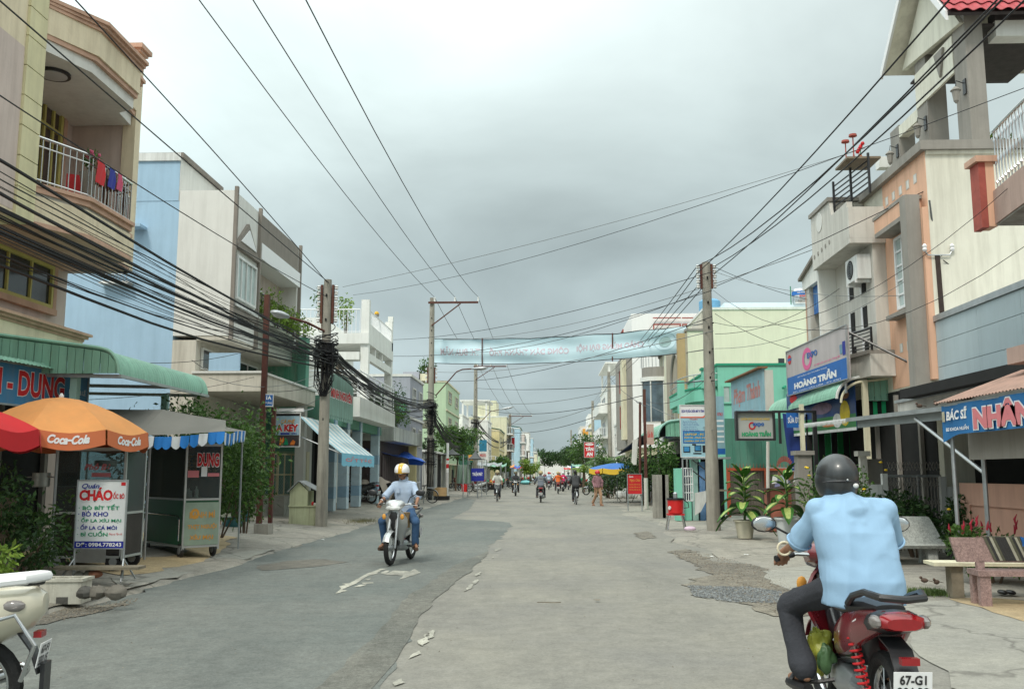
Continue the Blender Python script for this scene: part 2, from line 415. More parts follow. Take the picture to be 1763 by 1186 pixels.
NAVY = mat('navy_lettering',(.02,.03,.28),.5,.05,5,0)
GREENL = mat('green_lettering',(.0,.26,.11),.5,.05,5,0)
def railing(parent,a,b,z0,z1,m,gap=.12,r=.012,name='baluster',top=True,rail_r=.025,bottom=True):
 a,b = Vector(a),Vector(b); L = (b-a).length; n = max(2,int(L/gap))
 if top: MB().tube([(a.x,a.y,z1),(b.x,b.y,z1)],rail_r,8).build('handrail',m,parent,smooth=True)
 if bottom: MB().tube([(a.x,a.y,z0+.06),(b.x,b.y,z0+.06)],rail_r*.6,6).build('bottom_rail',m,parent,smooth=True)
 first = None
 for i in range(n+1):
  p = a.lerp(b,i/n)
  if first is None:
   first = MB().tube([(p.x,p.y,z0),(p.x,p.y,z1)],r,6).build(name,m,parent); p0 = p
  else:
   c = first.copy(); COL.objects.link(c); c.parent = parent; c.location = (p.x-p0.x,p.y-p0.y,0)
def window(parent,c0,c1,n,frame_m,pane_m,cols=2,rows=1,fr=.05,depth=.08,transom=None):
 """window on an axis-aligned wall; c0/c1 opposite corners (same x or same y), n outward unit vector"""
 c0,c1,n = Vector(c0),Vector(c1),Vector(n)
 if abs(n.x) > .5: U = Vector((0,1,0)); a,b = sorted((c0.y,c1.y)); O = Vector((c0.x,a,min(c0.z,c1.z)))
 else: U = Vector((1,0,0)); a,b = sorted((c0.x,c1.x)); O = Vector((a,c0.y,min(c0.z,c1.z)))
 W = b-a; H = abs(c1.z-c0.z); V = Vector((0,0,1)); fm = MB(); O = O+n*.003
 fm.obox(O,U*W,V*fr,n*depth); fm.obox(O+V*(H-fr),U*W,V*fr,n*depth)
 fm.obox(O+V*fr,U*fr,V*(H-2*fr),n*depth); fm.obox(O+U*(W-fr)+V*fr,U*fr,V*(H-2*fr),n*depth)
 for i in range(1,cols): fm.obox(O+U*(W*i/cols-fr*.35)+V*fr,U*fr*.7,V*(H-2*fr),n*depth*.8)
 for j in range(1,rows): fm.obox(O+U*fr+V*(H*j/rows-fr*.35),U*(W-2*fr),V*fr*.7,n*depth*.7)
 if transom: fm.obox(O+U*fr+V*(H*transom-fr*.35),U*(W-2*fr),V*fr*.8,n*depth*.85)
 f = fm.build('window',frame_m,parent)
 for i in range(cols):
  x0 = W*i/cols+fr*.5; x1 = W*(i+1)/cols-fr*.5
  MB().obox(O+U*x0+V*fr*.5,U*(x1-x0),V*(H-fr),n*depth*.35).build('pane',pane_m,f)
 return f
def corrugated(rows,cols_n,path,along,amp=.012,pitch=.12,th=.004):
 """path: list of profile points; along: extrusion vector; ribs run along the profile"""
 along = Vector(along); L = along.length; K = max(4,int(L/pitch)*4); grid = []
 path = [Vector(p) for p in path]
 for i,p in enumerate(path):
  d = path[min(i+1,len(path)-1)]-path[max(i-1,0)]; nrm = along.cross(d).normalized(); row = []
  for k in range(K+1):
   ph = (k % 4); h = amp if ph in (1,2) else 0
   row.append(p+along*(k/K)+nrm*h)
  grid.append(row)
 return MB().sheet(grid,th)
# ================================================================= THE GROUND
def groundmat(name,c1,c2,speck=.25,big=.35,crack=0.0,rough=.9,bump=.3,tint2=None):
 m = bpy.data.materials.new(name); m.use_nodes = True; t = m.node_tree; L = t.links.new; b = t.nodes['Principled BSDF']
 b.inputs['Roughness'].default_value = rough; b.inputs['Specular IOR Level'].default_value = .25
 tc = N('ShaderNodeTexCoord',t)
 def noise(s,d=5,ro=.6,stretch=None):
  n = N('ShaderNodeTexNoise',t); n.inputs['Scale'].default_value = s; n.inputs['Detail'].default_value = d; n.inputs['Roughness'].default_value = ro
  if stretch:
   mp = N('ShaderNodeMapping',t); mp.inputs['Scale'].default_value = stretch; L(tc.outputs['Object'],mp.inputs[0]); L(mp.outputs[0],n.inputs['Vector'])
  else: L(tc.outputs['Object'],n.inputs['Vector'])
  return n.outputs[0]
 def rng(x,a,b_,c,d):
  r = N('ShaderNodeMapRange',t); r.inputs[1].default_value = a; r.inputs[2].default_value = b_; r.inputs[3].default_value = c; r.inputs[4].default_value = d; L(x,r.inputs[0]); return r.outputs[0]
 def mix(f,a,b_):
  mx = N('ShaderNodeMixRGB',t); L(f,mx.inputs[0])
  for i,q in ((1,a),(2,b_)):
   if isinstance(q,tuple): mx.inputs[i].default_value = (*q,1)
   else: L(q,mx.inputs[i])
  return mx.outputs[0]
 def scl(a,f):
  v = N('ShaderNodeVectorMath',t,operation='SCALE'); L(a,v.inputs[0]); L(f,v.inputs['Scale']); return v.outputs[0]
 col = mix(rng(noise(.35,6,.62),.38,.62,0,1),c1,c2)
 if tint2: col = mix(rng(noise(.9,7,.7,(1,.25,1)),.5,.72,0,.75),col,tint2)
 col = scl(col,rng(noise(4.5,6,.7),.25,.75,1-big,1+big))
 fine = noise(75,3,.8); col = scl(col,rng(fine,.3,.7,1-speck,1+speck))
 vr = N('ShaderNodeTexVoronoi',t); vr.inputs['Scale'].default_value = 38; L(tc.outputs['Object'],vr.inputs['Vector'])
 col = scl(col,rng(vr.outputs['Color'],0,1,1-speck*.6,1+speck*.6))
 if crack:
  v = N('ShaderNodeTexVoronoi',t,feature='DISTANCE_TO_EDGE'); v.inputs['Scale'].default_value = .45
  nz = N('ShaderNodeTexNoise',t); nz.inputs['Scale'].default_value = 2.5; nz.inputs['Detail'].default_value = 5; L(tc.outputs['Object'],nz.inputs['Vector'])
  va = N('ShaderNodeVectorMath',t,operation='MULTIPLY_ADD'); L(nz.outputs['Color'],va.inputs[0]); va.inputs[1].default_value = (.7,.7,0); L(tc.outputs['Object'],va.inputs[2]); L(va.outputs[0],v.inputs['Vector'])
  col = mix(rng(v.outputs[0],0,.018,crack,0),col,(.05,.045,.04))
 L(col,b.inputs['Base Color'])
 bp = N('ShaderNodeBump',t); bp.inputs['Strength'].default_value = bump; bp.inputs['Distance'].default_value = .01; L(fine,bp.inputs['Height']); L(bp.outputs[0],b.inputs['Normal'])
 return m
M_ROAD = groundmat('worn_pale_asphalt',(.25,.24,.205),(.205,.20,.18),.16,.18,0,tint2=(.16,.158,.14))
M_ASPH = groundmat('newer_grey_asphalt',(.135,.15,.14),(.17,.178,.162),.22,.2,0,bump=.4,tint2=(.105,.115,.108))
M_COARSE = groundmat('coarse_asphalt_edge',(.13,.135,.12),(.19,.186,.16),.35,.3,0,bump=.8)
M_PAVE = groundmat('dusty_concrete_ground',(.31,.29,.245),(.24,.228,.20),.2,.22,.55,tint2=(.20,.19,.16))
M_PAVE2 = groundmat('grey_cement_apron',(.33,.32,.275),(.27,.265,.235),.14,.18,.5)
M_SAND = groundmat('yellow_sandy_ground',(.46,.35,.20),(.38,.30,.19),.2,.2,0)
M_DIRT = groundmat('brown_dirt',(.22,.20,.16),(.16,.148,.125),.5,.4,0,bump=.9)
M_WET = groundmat('damp_dark_ground',(.10,.095,.08),(.15,.14,.115),.3,.4,0,rough=.6)
M_LINE = groundmat('worn_road_paint',(.46,.45,.38),(.26,.255,.22),.35,.4,0,tint2=(.19,.19,.17))
def rag(pts,step=.35,amp=.12,seed=1):
 rg = random.Random(seed); out = []
 n = len(pts)
 for i in range(n):
  a,b = Vector((*pts[i],0)),Vector((*pts[(i+1) % n],0)); k = max(1,int((b-a).length/step))
  nr = Vector((-(b-a).y,(b-a).x,0)).normalized() if (b-a).length > 0 else Vector((0,0,0))
  for j in range(k):
   p = a.lerp(b,j/k)+nr*rg.gauss(0,amp)*(1 if j else .5); out.append((p.x,p.y))
 return out
def patch(name,m,pts,z,step=.35,amp=.1,seed=1,parent=None,zf=None,kind='structure'):
 q = rag(pts,step,amp,seed) if amp else pts
 a = sum(q[i][0]*q[(i+1) % len(q)][1]-q[(i+1) % len(q)][0]*q[i][1] for i in range(len(q)))
 if a < 0: q = q[::-1]
 mb = MB(); mb.add([(x,y,(zf(x) if zf else 0)+z) for x,y in q],[tuple(range(len(q)))])
 import bmesh
 o = mb.build(name,m,parent)
 bm = bmesh.new(); bm.from_mesh(o.data); bmesh.ops.triangulate(bm,faces=bm.faces); bm.to_mesh(o.data); bm.free()
 if parent is None: o['kind'] = kind
 return o
g = MB(); g.add([(-1500,-300,-.03),(1500,-300,-.03),(1500,2600,-.03),(-1500,2600,-.03)],[(0,1,2,3)])
g.build('ground',M_PAVE,kind='structure')
# road: one sheet with a slightly wandering edge
rows = []; rg = random.Random(3); ys = [-12+i*.8 for i in range(130)]+[95+i*12 for i in range(60)]
for y in ys:
 el = -5.35+.12*math.sin(y*.7)+rg.uniform(-.06,.06); er = 3.25+.25*math.sin(y*.45+1)+.15*math.sin(y*1.7)+rg.uniform(-.08,.08)
 if y < 10: er += (10-y)*.18
 rows.append([(el+(er-el)*k/8,y,.004) for k in range(9)])
MB().sheet(rows).build('road',M_ROAD,kind='structure')
G = lambda x,y: tuple(PG(x,y))[:2]
# newer asphalt lane on the left with its ragged edge; a slanted end at the far side
pa = [(-5.3,-6),(-5.35,6),(-5.3,20),(-5.2,24),G(600,915),G(690,872),G(770,862),G(800,869),G(775,893),G(880,900),G(878,912),G(845,945),G(760,1010),G(712,1080),G(672,1150),(-.98,5.6),(-.85,-6)]
pa = [(-5.32,-6),(-5.32,24),(-5.3,60),(-4.2,56),(-3.3,40),G(775,893),G(868,898),G(882,904),G(868,918),G(838,948),G(785,985),G(735,1030),G(705,1085),G(668,1165),(-.95,4),(-.9,-6)]
patch('asphalt_lane',M_ASPH,pa,.008,.3,.045,5)
patch('coarse_asphalt_seam',M_COARSE,[G(640,1186),(-1.15,4),(-1.9,4),G(590,1150),G(650,1090),G(700,1030),G(780,975),G(838,950),G(838,957),G(770,1015),G(722,1065),G(690,1130)],.012,.3,.02,6)
# road paint
def mark(pts,seed,amp=.008,z=.0138): return patch('painted_marking',M_LINE,[G(*p) for p in pts],z,.07,amp,seed)
mark([(718,1110),(731,1094),(739,1092),(735,1103),(727,1114)],11,.02); mark([(736,1090),(747,1086),(745,1098),(740,1101)],31,.015)
mark([(706,1130),(722,1122),(724,1127),(704,1136)],12); mark([(676,1178),(692,1170),(697,1177),(680,1183)],13)
mark([(799,1019),(808,1007),(815,1006),(812,1014)],14); mark([(813,1003),(822,998),(824,1001),(818,1007)],32); mark([(818,990),(828,985),(828,989),(820,993)],15)
mark([(851,947),(862,943),(864,946),(853,950)],16); mark([(845,962),(850,959),(850,961)],17)
mark([(578,1023),(587,1014),(584,1010),(596,1008),(588,1006),(602,1005),(622,994),(632,988),(645,984),(654,980),(668,980),(655,983),(648,989),(634,992),(624,998),(618,1003),(603,1010),(589,1016),(598,1018)],18,.006)
mark([(607,1012),(618,1008),(632,1007),(620,1011)],19,.005); mark([(622,1004),(643,1003.5),(643,1005),(626,1006)],20,.004); mark([(628,999),(640,996),(634,1000)],21,.004)
mark([(655,988),(664,983),(671,983),(665,988),(678,983),(700,984),(706,985),(713,980),(724,987),(712,991),(700,995),(687,999),(694,992),(684,991),(666,990.5)],22,.006)
# left pavement, rising towards the houses
rows = []; rg = random.Random(8)
xs = [5.28,5.45,5.7,6.2,6.8,7.4,8.2,9.0,11,16]
for y in ys[:150]:
 j = .13*math.sin(y*.7)+rg.uniform(-.05,.05)
 rows.append([(-(x+(j if i < 3 else 0)),y,(-.02 if i == 0 else zleft(-x)+(.002*math.sin(y*2.3+x*3) if i > 0 else 0))) for i,x in enumerate(xs)][::-1])
MB().sheet(rows).build('pavement_left',M_PAVE,smooth=True,kind='structure')
patch('sandy_patch',M_SAND,[(-5.75,14.2),(-6.0,13.4),(-8.6,15),(-8.8,20),(-6.9,20.5),(-5.9,17)],.010,.3,.08,9,zf=zleft)
patch('grey_cement_apron',M_PAVE2,[(-5.5,12.2),(-5.35,17),(-5.5,19),(-5.9,16.8),(-5.8,14),(-6.1,13.1)],.006,.3,.05,10,zf=zleft)
patch('damp_gutter_stain',M_WET,[G(440,975),G(500,966),G(560,963),G(600,968),G(540,976),G(450,983)],.0125,.2,.04,12)
patch('dirt_edge',M_DIRT,[(-5.55,9.8),(-5.5,11.4),(-5.55,12.9),(-5.9,11.5),(-5.9,9.9)],.008,.15,.04,13,zf=zleft)
for i,(pts,sd_) in enumerate((([G(30,1062),G(110,1050),G(180,1044),G(225,1036),G(190,1050),G(100,1070),G(40,1080)],14),)):
 patch('dirt_edge',M_DIRT,pts,.017,.15,.05,sd_)
def zrt(x): return float(np.interp(x,[3,4.2,7],[.007,.014,.03]))
# right side: cracked cement, dirt and gravel
rows = []
for y in ys[:150]:
 e = 3.2+.25*math.sin(y*.45+1)+.15*math.sin(y*1.7)
 if y < 10: e += (10-y)*.2
 rows.append([(x,y,zrt(x) if i else 0) for i,x in enumerate((e,e+.15,e+.6,e+1.4,7.2+max(0,e-5),14))])
MB().sheet(rows).build('pavement_right',M_PAVE,smooth=True,kind='structure')
patch('dirt_strip',M_DIRT,[G(1150,950),G(1180,945),G(1230,968),G(1290,972),G(1345,985),G(1370,1010),G(1400,1060),G(1330,1062),G(1270,1035),G(1195,1025),G(1180,1005),G(1225,990),G(1180,965)],.006,.18,.07,15,zf=zrt)
patch('dirt_strip',M_DIRT,[G(1090,918),G(1115,915),G(1130,925),G(1105,929)],.006,.18,.04,16,zf=zrt)
patch('cement_slab',M_PAVE2,[G(1310,985),G(1400,975),G(1450,990),G(1460,1030),G(1370,1020),G(1325,1005)],.012,.3,.04,17,zf=zrt)
patch('cement_apron',M_PAVE2,[G(1540,1044),G(1640,1034),G(1763,1072),G(1900,1130),(9,3),(3.9,3),G(1640,1186),G(1570,1110)],.006,.3,.03,18,zf=zrt)
patch('yellow_sandy_strip',M_SAND,[G(1632,1034),G(1700,1032),G(1900,1050),G(2100,1110),G(1800,1085),G(1690,1050)],.011,.3,.03,19,zf=zrt)
patch('cement_strip',M_PAVE2,[(6.0,24),(8.4,24),(8.4,34),(5.9,33)],.006,.3,.05,20,zf=zrt)
def pebbles(name,label,poly,n,size,m,z,seed):
 rg = random.Random(seed); mb = MB(); xs_ = [p[0] for p in poly]; ys_ = [p[1] for p in poly]; k = 0
 def inside(x,y):
  c = False; j = len(poly)-1
  for i in range(len(poly)):
   if (poly[i][1] > y) != (poly[j][1] > y) and x < (poly[j][0]-poly[i][0])*(y-poly[i][1])/(poly[j][1]-poly[i][1])+poly[i][0]: c = not c
   j = i
  return c
 while k < n:
  x,y = rg.uniform(min(xs_),max(xs_)),rg.uniform(min(ys_),max(ys_))
  if not inside(x,y): continue
  s = size*rg.uniform(.5,1.6); h = s*rg.uniform(.3,.6); a = rg.uniform(0,6.28)
  pts = [(x+s*math.cos(a+q*1.57)*rg.uniform(.6,1),y+s*math.sin(a+q*1.57)*rg.uniform(.6,1),z) for q in range(4)]
  mb.add(pts+[(x+rg.uniform(-.2,.2)*s,y+rg.uniform(-.2,.2)*s,z+h)],[(0,1,4),(1,2,4),(2,3,4),(3,0,4)]); k += 1
 return tag(mb.build(name,m),label,'gravel',kind='stuff')
M_GRAV = mat('blue_grey_gravel',(.16,.17,.17),.85,.3,20,0,island=.5)
M_GRAVB = mat('brown_gravel',(.20,.17,.13),.9,.3,20,0,island=.5)
pebbles('gravel','bluish crushed gravel filling the broken road edge beside the near rider',[G(1185,1010),G(1290,1012),G(1345,1020),G(1350,1040),G(1260,1038),G(1195,1028)],2600,.016,M_GRAV,.018,1)
pebbles('gravel','brown grit and dirt along the ragged right road edge',[G(1150,950),G(1200,950),G(1290,972),G(1345,985),G(1400,1060),G(1340,1060),G(1240,1000)],1800,.012,M_GRAVB,.018,2)
pebbles('gravel','loose grit at the left gutter beside the foam crate',[G(40,1075),G(110,1050),G(240,1030),G(230,1042),G(110,1070)],500,.012,M_GRAVB,.018,3)
pebbles('gravel','scattered small grit over the road surface',[(-5,5),(4,5),(3,40),(-5,40)],900,.008,M_GRAVB,.010,4)
def grass(name,label,poly,n,h,z,seed,m):
 rg = random.Random(seed); mb = MB(); xs_ = [p[0] for p in poly]; ys_ = [p[1] for p in poly]
 for _ in range(n):
  x,y = rg.gauss(sum(xs_)/len(xs_),(max(xs_)-min(xs_))*.24),rg.gauss(sum(ys_)/len(ys_),(max(ys_)-min(ys_))*.24)
  a = rg.uniform(0,6.28); l = h*rg.uniform(.4,1.2); w_ = .006; dx,dy = math.cos(a),math.sin(a); t_ = rg.uniform(.2,.8)*l
  mb.add([(x-dy*w_,y+dx*w_,z),(x+dy*w_,y-dx*w_,z),(x+dx*t_,y+dy*t_,z+l)],[(0,1,2)])
 return tag(mb.build(name,m),label,'grass',kind='stuff')
M_GRASS = leafmat('grass_green',(.07,.14,.03),(.16,.22,.06))
M_GRASSD = leafmat('dry_grass',(.12,.12,.05),(.22,.20,.10))
grass('grass','tuft of green grass in the cement between the two benches',[G(1568,1030),G(1625,1030),G(1620,1022),G(1575,1022)],1500,.07,.03,5,M_GRASS)
grass('grass','dry weeds around the foot of the left concrete pole',[G(560,905),G(640,905),G(640,897),G(570,897)],1800,.08,.06,6,M_GRASSD)
grass('grass','weeds growing in the drain below the brown steel posts',[G(490,917),G(515,917),G(515,913),G(490,913)],600,.06,.1,7,M_GRASSD)
# low blurred tree mass and hill at the far end
hm = MB(); rows = []
for i in range(60):
 x = -420+i*14.2; h = 6+5*abs(math.sin(i*.7))+4*math.sin(i*.23)**2
 rows.append([(x,900,-1),(x,915,h*.7),(x,940,h)])
hm.sheet(rows).build('far_tree_line',LEAF_D(),kind='structure')
# ================================================================= HOUSES ON THE LEFT, NEAR
Xp = lambda px,py,Y: P(px,py,Y).x
Zp = lambda px,py,Y: P(px,py,Y).z
Yp = lambda px,py,X: PX(px,py,X).y
Zx = lambda px,py,X: PX(px,py,X).z
PEACHTRIM = mat('peach_trim',(.58,.37,.27),.8,.1,3,.1,25,streak=.25,dirt=(.3,.17,.12))
YELLOWW = mat('pale_yellow_plaster',(.76,.66,.48),.85,.1,1.2,.15,20,streak=.3,dirt=(.42,.33,.22))
PALEYEL = mat('lemon_pilaster_paint',(.68,.63,.40),.85,.08,2,.1,20,streak=.2,dirt=(.4,.36,.24))
PINKW = mat('faded_pink_plaster',(.60,.50,.45),.9,.1,1.1,.15,20,streak=.25,dirt=(.36,.28,.24))
YELFRAME = mat('yellow_window_frame',(.50,.44,.14),.6,.1,4,0)
BLUEW = mat('sky_blue_plaster',(.37,.53,.67),.85,.07,1.2,.1,20,streak=.18,dirt=(.25,.38,.5))
GREYW = mat('pale_grey_plaster',(.70,.69,.65),.85,.05,1.2,.1,20,streak=.16,dirt=(.38,.36,.32))
TAUPE = mat('taupe_trim',(.25,.22,.19),.8,.1,3,.1,20,streak=.2)
BEIGEW = mat('beige_plaster',(.60,.56,.48),.85,.08,1.5,.1,20,streak=.3,dirt=(.3,.26,.2))
GREENSHEET = mat('green_metal_sheet',(.23,.45,.34),.55,.12,1.5,.05,20,streak=.4,dirt=(.10,.17,.12),spec=.4)
MINTSHEET = mat('mint_metal_sheet',(.30,.56,.43),.5,.1,1.5,.05,20,streak=.3,dirt=(.2,.33,.26),spec=.4)
SHUTTER = mat('brown_metal_shutter',(.22,.17,.12),.6,.2,5,.1,20)
def yellow_house():
 XF,XB = -8.83,-10.2; Y1 = Yp(238,250,XF)
 t = thing('yellow_house','pale yellow three storey house with recessed balcony and peach trims at the far left','house',(XF,14,0))
 zf = Zx(205,380,XF+.45)      # balcony floor level at the front
 zc = Zx(206,162,XF+.45)            # ceiling underside
 zt = P(230,100,Y1).z
 MB().box((-15,6,0),(XB,Y1,zt-.4)).build('wall',PINKW,t)
 MB().box((XB+.002,Y1-.2,zf-.7),(XF,Y1,zt)).build('side_wall',PINKW,t)
 MB().box((XF-.25,Y1-.23,zf-.7),(XF+.02,Y1+.02,zt)).build('pilaster',YELLOWW,t)
 c = MB(); c.box((XB-.1,Y1-.32,zt),(XF+.08,Y1+.08,zt+.07)); c.box((XB-.15,Y1-.38,zt+.07),(XF+.14,Y1+.14,zt+.17)); c.build('capstone',PEACHTRIM,t)
 # near pier of the facade
 yp = Yp(70,150,XF)
 MB().box((XB+.002,7,zf-.7),(XF,yp-.55,zt+1)).build('front_wall',YELLOWW,t)
 # courses of the pilaster, joints recessed
 z = zf-.7; first = None
 while z < zt+1:
  MB().box((XB+.3,yp-.547,z+.008),(XF+.05,yp,min(z+.52,zt+1))).build('pilaster_block',PALEYEL,t); z += .53
 # pink repair patch where the yellow wash has gone
 MB().box((XF,9,zf-.6),(XF+.006,yp-.57,zf+2.25)).build('plaster_patch',PINKW,t)
 # roof slab over the balcony, stepping out in the middle
 def outline(o,z): return [(XB+.01,yp+.01,z),(XF+o*.3,yp+.01,z),(XF+.5+o,yp+1.0,z),(XF+.5+o,Y1-1.15,z),(XF+.12+o,Y1-.95,z),(XF+.05+o,Y1-.26,z),(XB+.01,Y1-.26,z)]
 MB().prism(outline(-.12,zc),(0,0,.22)).build('balcony_ceiling',GREYW,t)
 MB().prism(outline(-.04,zc+.222),(0,0,.09)).build('cornice',PEACHTRIM,t)
 MB().prism(outline(0,zc+.314),(0,0,.48)).build('fascia',YELLOWW,t)
 for k,(o,h0,h1) in enumerate(((.05,.796,.86),(.10,.862,.92),(.16,.922,.99))): MB().prism(outline(o,zc+h0),(0,0,h1-h0)).build('cornice',PEACHTRIM,t)
 lamp = MB().lathe((XF-.35,yp+1.0,zc-.07),[(.02,0),(.24,.01),(.24,.068)],20).build('ceiling_lamp',mat('milk_glass',(.5,.5,.5),.4,.05,5,0),t,smooth=True)
 MB().lathe((XF-.35,yp+1.0,zc-.05),[(.27,0),(.30,.0),(.30,.048),(.27,.048)],20).build('lamp_ring',BLACKP,lamp,smooth=True)
 # balcony floor
 MB().prism(outline(-.05,zf-.16),(0,0,.16)).build('balcony_floor',GREYCONC,t)
 for o,a,b,m in ((.06,-.0,.07,PEACHTRIM),(.0,-.1,-.002,PEACHTRIM),(-.02,-.62,-.162,YELLOWW),(.03,-.70,-.622,PEACHTRIM)):
  MB().prism(outline(o,zf+a),(0,0,b-a)).build('balcony_edge' if m is PEACHTRIM else 'balcony_apron',m,t)
 pts = [Vector(p) for p in outline(-.06,0)][1:6]
 zr = zf+.07
 for a,b in zip(pts[:-1],pts[1:]):
  if (b-a).length > .2:
   railing(t,a,b,zr,zr+.82,CHROME,.13,.012,rail_r=.028)
   MB().tube([(a.x,a.y,zr+.66),(b.x,b.y,zr+.66)],.014,6).build('middle_rail',CHROME,t)
 # balcony door
 yd0,yd1 = Yp(52,240,XB),Yp(100,240,XB)
 zd1 = Zx(75,168,XB)
 window(t,(XB+.01,yd0,zf+.05),(XB+.01,yd1,zd1),(1,0,0),YELFRAME,mat('brown_door_glass',(.07,.05,.045),.2,.3,3,0,spec=.6),3,1,.09,.09,transom=.78)
 for k,e in enumerate((.0,.07,.14)):
  m = MB(); w0,w1 = .24-e,.24-e-.065
  m.box((XB,yd1+w1,zf),(XB+.06+e*.3,yd1+w0,zd1+w1)); m.box((XB,yd0,zd1+w1+.002),(XB+.06+e*.3,yd1+w0,zd1+w0)); m.build('door_surround',PEACHTRIM,t)
 # storey below: window, ledge
 zw1,zw0 = Zx(40,440,XB),Zx(85,533,XB); yw1 = Yp(84,500,XB)
 window(t,(XB+.01,yw1-2.4,zw0),(XB+.01,yw1,zw1),(1,0,0),YELFRAME,WINDARK,3,1,.07,.09)
 m = MB(); m.box((XB,yw1+.02,zw0-.1),(XB+.1,yw1+.14,zw1+.02)); m.box((XB,yw1-2.6,zw0-.12),(XB+.12,yw1+.16,zw0-.002)); m.box((XB,yw1-2.6,zw1+.022),(XB+.12,yw1+.16,zw1+.14)); m.build('window_surround',PEACHTRIM,t)
 zl = Zx(160,577,XB+1.0); yl = Yp(160,577,XB+1.0)
 MB().box((XB+.002,7,zl-.55),(XB+.85,yl-.1,zl-.16)).build('ledge',YELLOWW,t)
 for k in range(3): MB().box((XB+.002,7,zl-.158+k*.055),(XB+.87+k*.06,yl-.08+k*.05,zl-.106+k*.055)).build('ledge_moulding',PEACHTRIM,t)
 # plastic-roofed lean-to over the window
 corrugated(0,0,[(XB+.05,13,zw1+.75),(XB+1.15,13,zw1+.42)],(0,yw1+.3-13,0),.012,.09).build('window_canopy',mat('weathered_sheet',(.30,.33,.26),.6,.2,3,.1),t)
 MB().bar((XB+1.12,13,zw1+.40),(XB+1.12,yw1+.3,zw1+.40),.03).build('canopy_edge',STEEL,t)
 return t,zf,yp,Y1
YH,zf_,yp_,Y1_ = yellow_house()
# things on that balcony
def chair_red(x,y,z,rz,label):
 t = thing('balcony_chair',label,'chair',(0,0,0),'chairs on the yellow balcony')
 MB().box((-.2,-.2,.42),(.2,.2,.46)).build('seat',RED,t); MB().box((-.2,.17,.5),(.2,.21,.92)).build('backrest',RED,t)
 for sx in (-1,1):
  for sy in (-1,1): MB().tube([(sx*.18,sy*.18,0),(sx*.17,sy*.17,.42)],.014,6).build('leg',BLACKP,t)
 t.location = (x,y,z); t.rotation_euler = (0,0,rz); return t
yc = Yp(160,340,-9.0)
chair_red(-9.15,yc-.35,zf_,.5,'red chair on the yellow balcony nearer the door'); chair_red(-9.2,yc+.65,zf_,2.4,'red chair on the yellow balcony at the far end by the wall')
t = thing('plant_stand','dark wooden plant stand with turned posts on the yellow balcony','stand',(-8.75,yc,zf_))
MB().box((-8.95,yc-.45,zf_+.78),(-8.55,yc+.5,zf_+.83)).build('top',mat('dark_wood',(.09,.045,.03),.5,.3,6,.1),t)
for dx in (-.17,.17):
 for dy in (-.4,.45):
  MB().lathe((-8.75+dx,yc+dy,zf_),[(.03,0),(.02,.3),(.035,.5),(.02,.78)],8).build('leg',MATS['dark_wood'],t,smooth=True)
  MB().lathe((-8.75+dx,yc+dy,zf_+.83),[(.03,0),(.015,.08),(.04,.15),(.01,.24)],8).build('finial',CHROME,t,smooth=True)
t = bush('flowering_plant','pink orchid in a pot at the left end of the balcony plant stand',(-8.72,yc-.75,zf_+.75),.22,.22,.42,LEAF_A(),90,.1,4,'plant')
fl = MB(); rg = random.Random(2)
for k in range(9): fl.ell((-8.7+rg.uniform(-.1,.1),yc-.75+rg.uniform(-.12,.12),zf_+1.05+rg.uniform(0,.2)),.035,n=7,m=5)
fl.build('flowers',mat('pink_petals',(.65,.12,.22),.6,.2,9,0),t)
MB().lathe((-8.72,yc-.75,zf_),[(.1,0),(.14,.02),(.10,.35),(.17,.72),(.18,.76)],12).build('pot',GREYCONC,t,smooth=True)
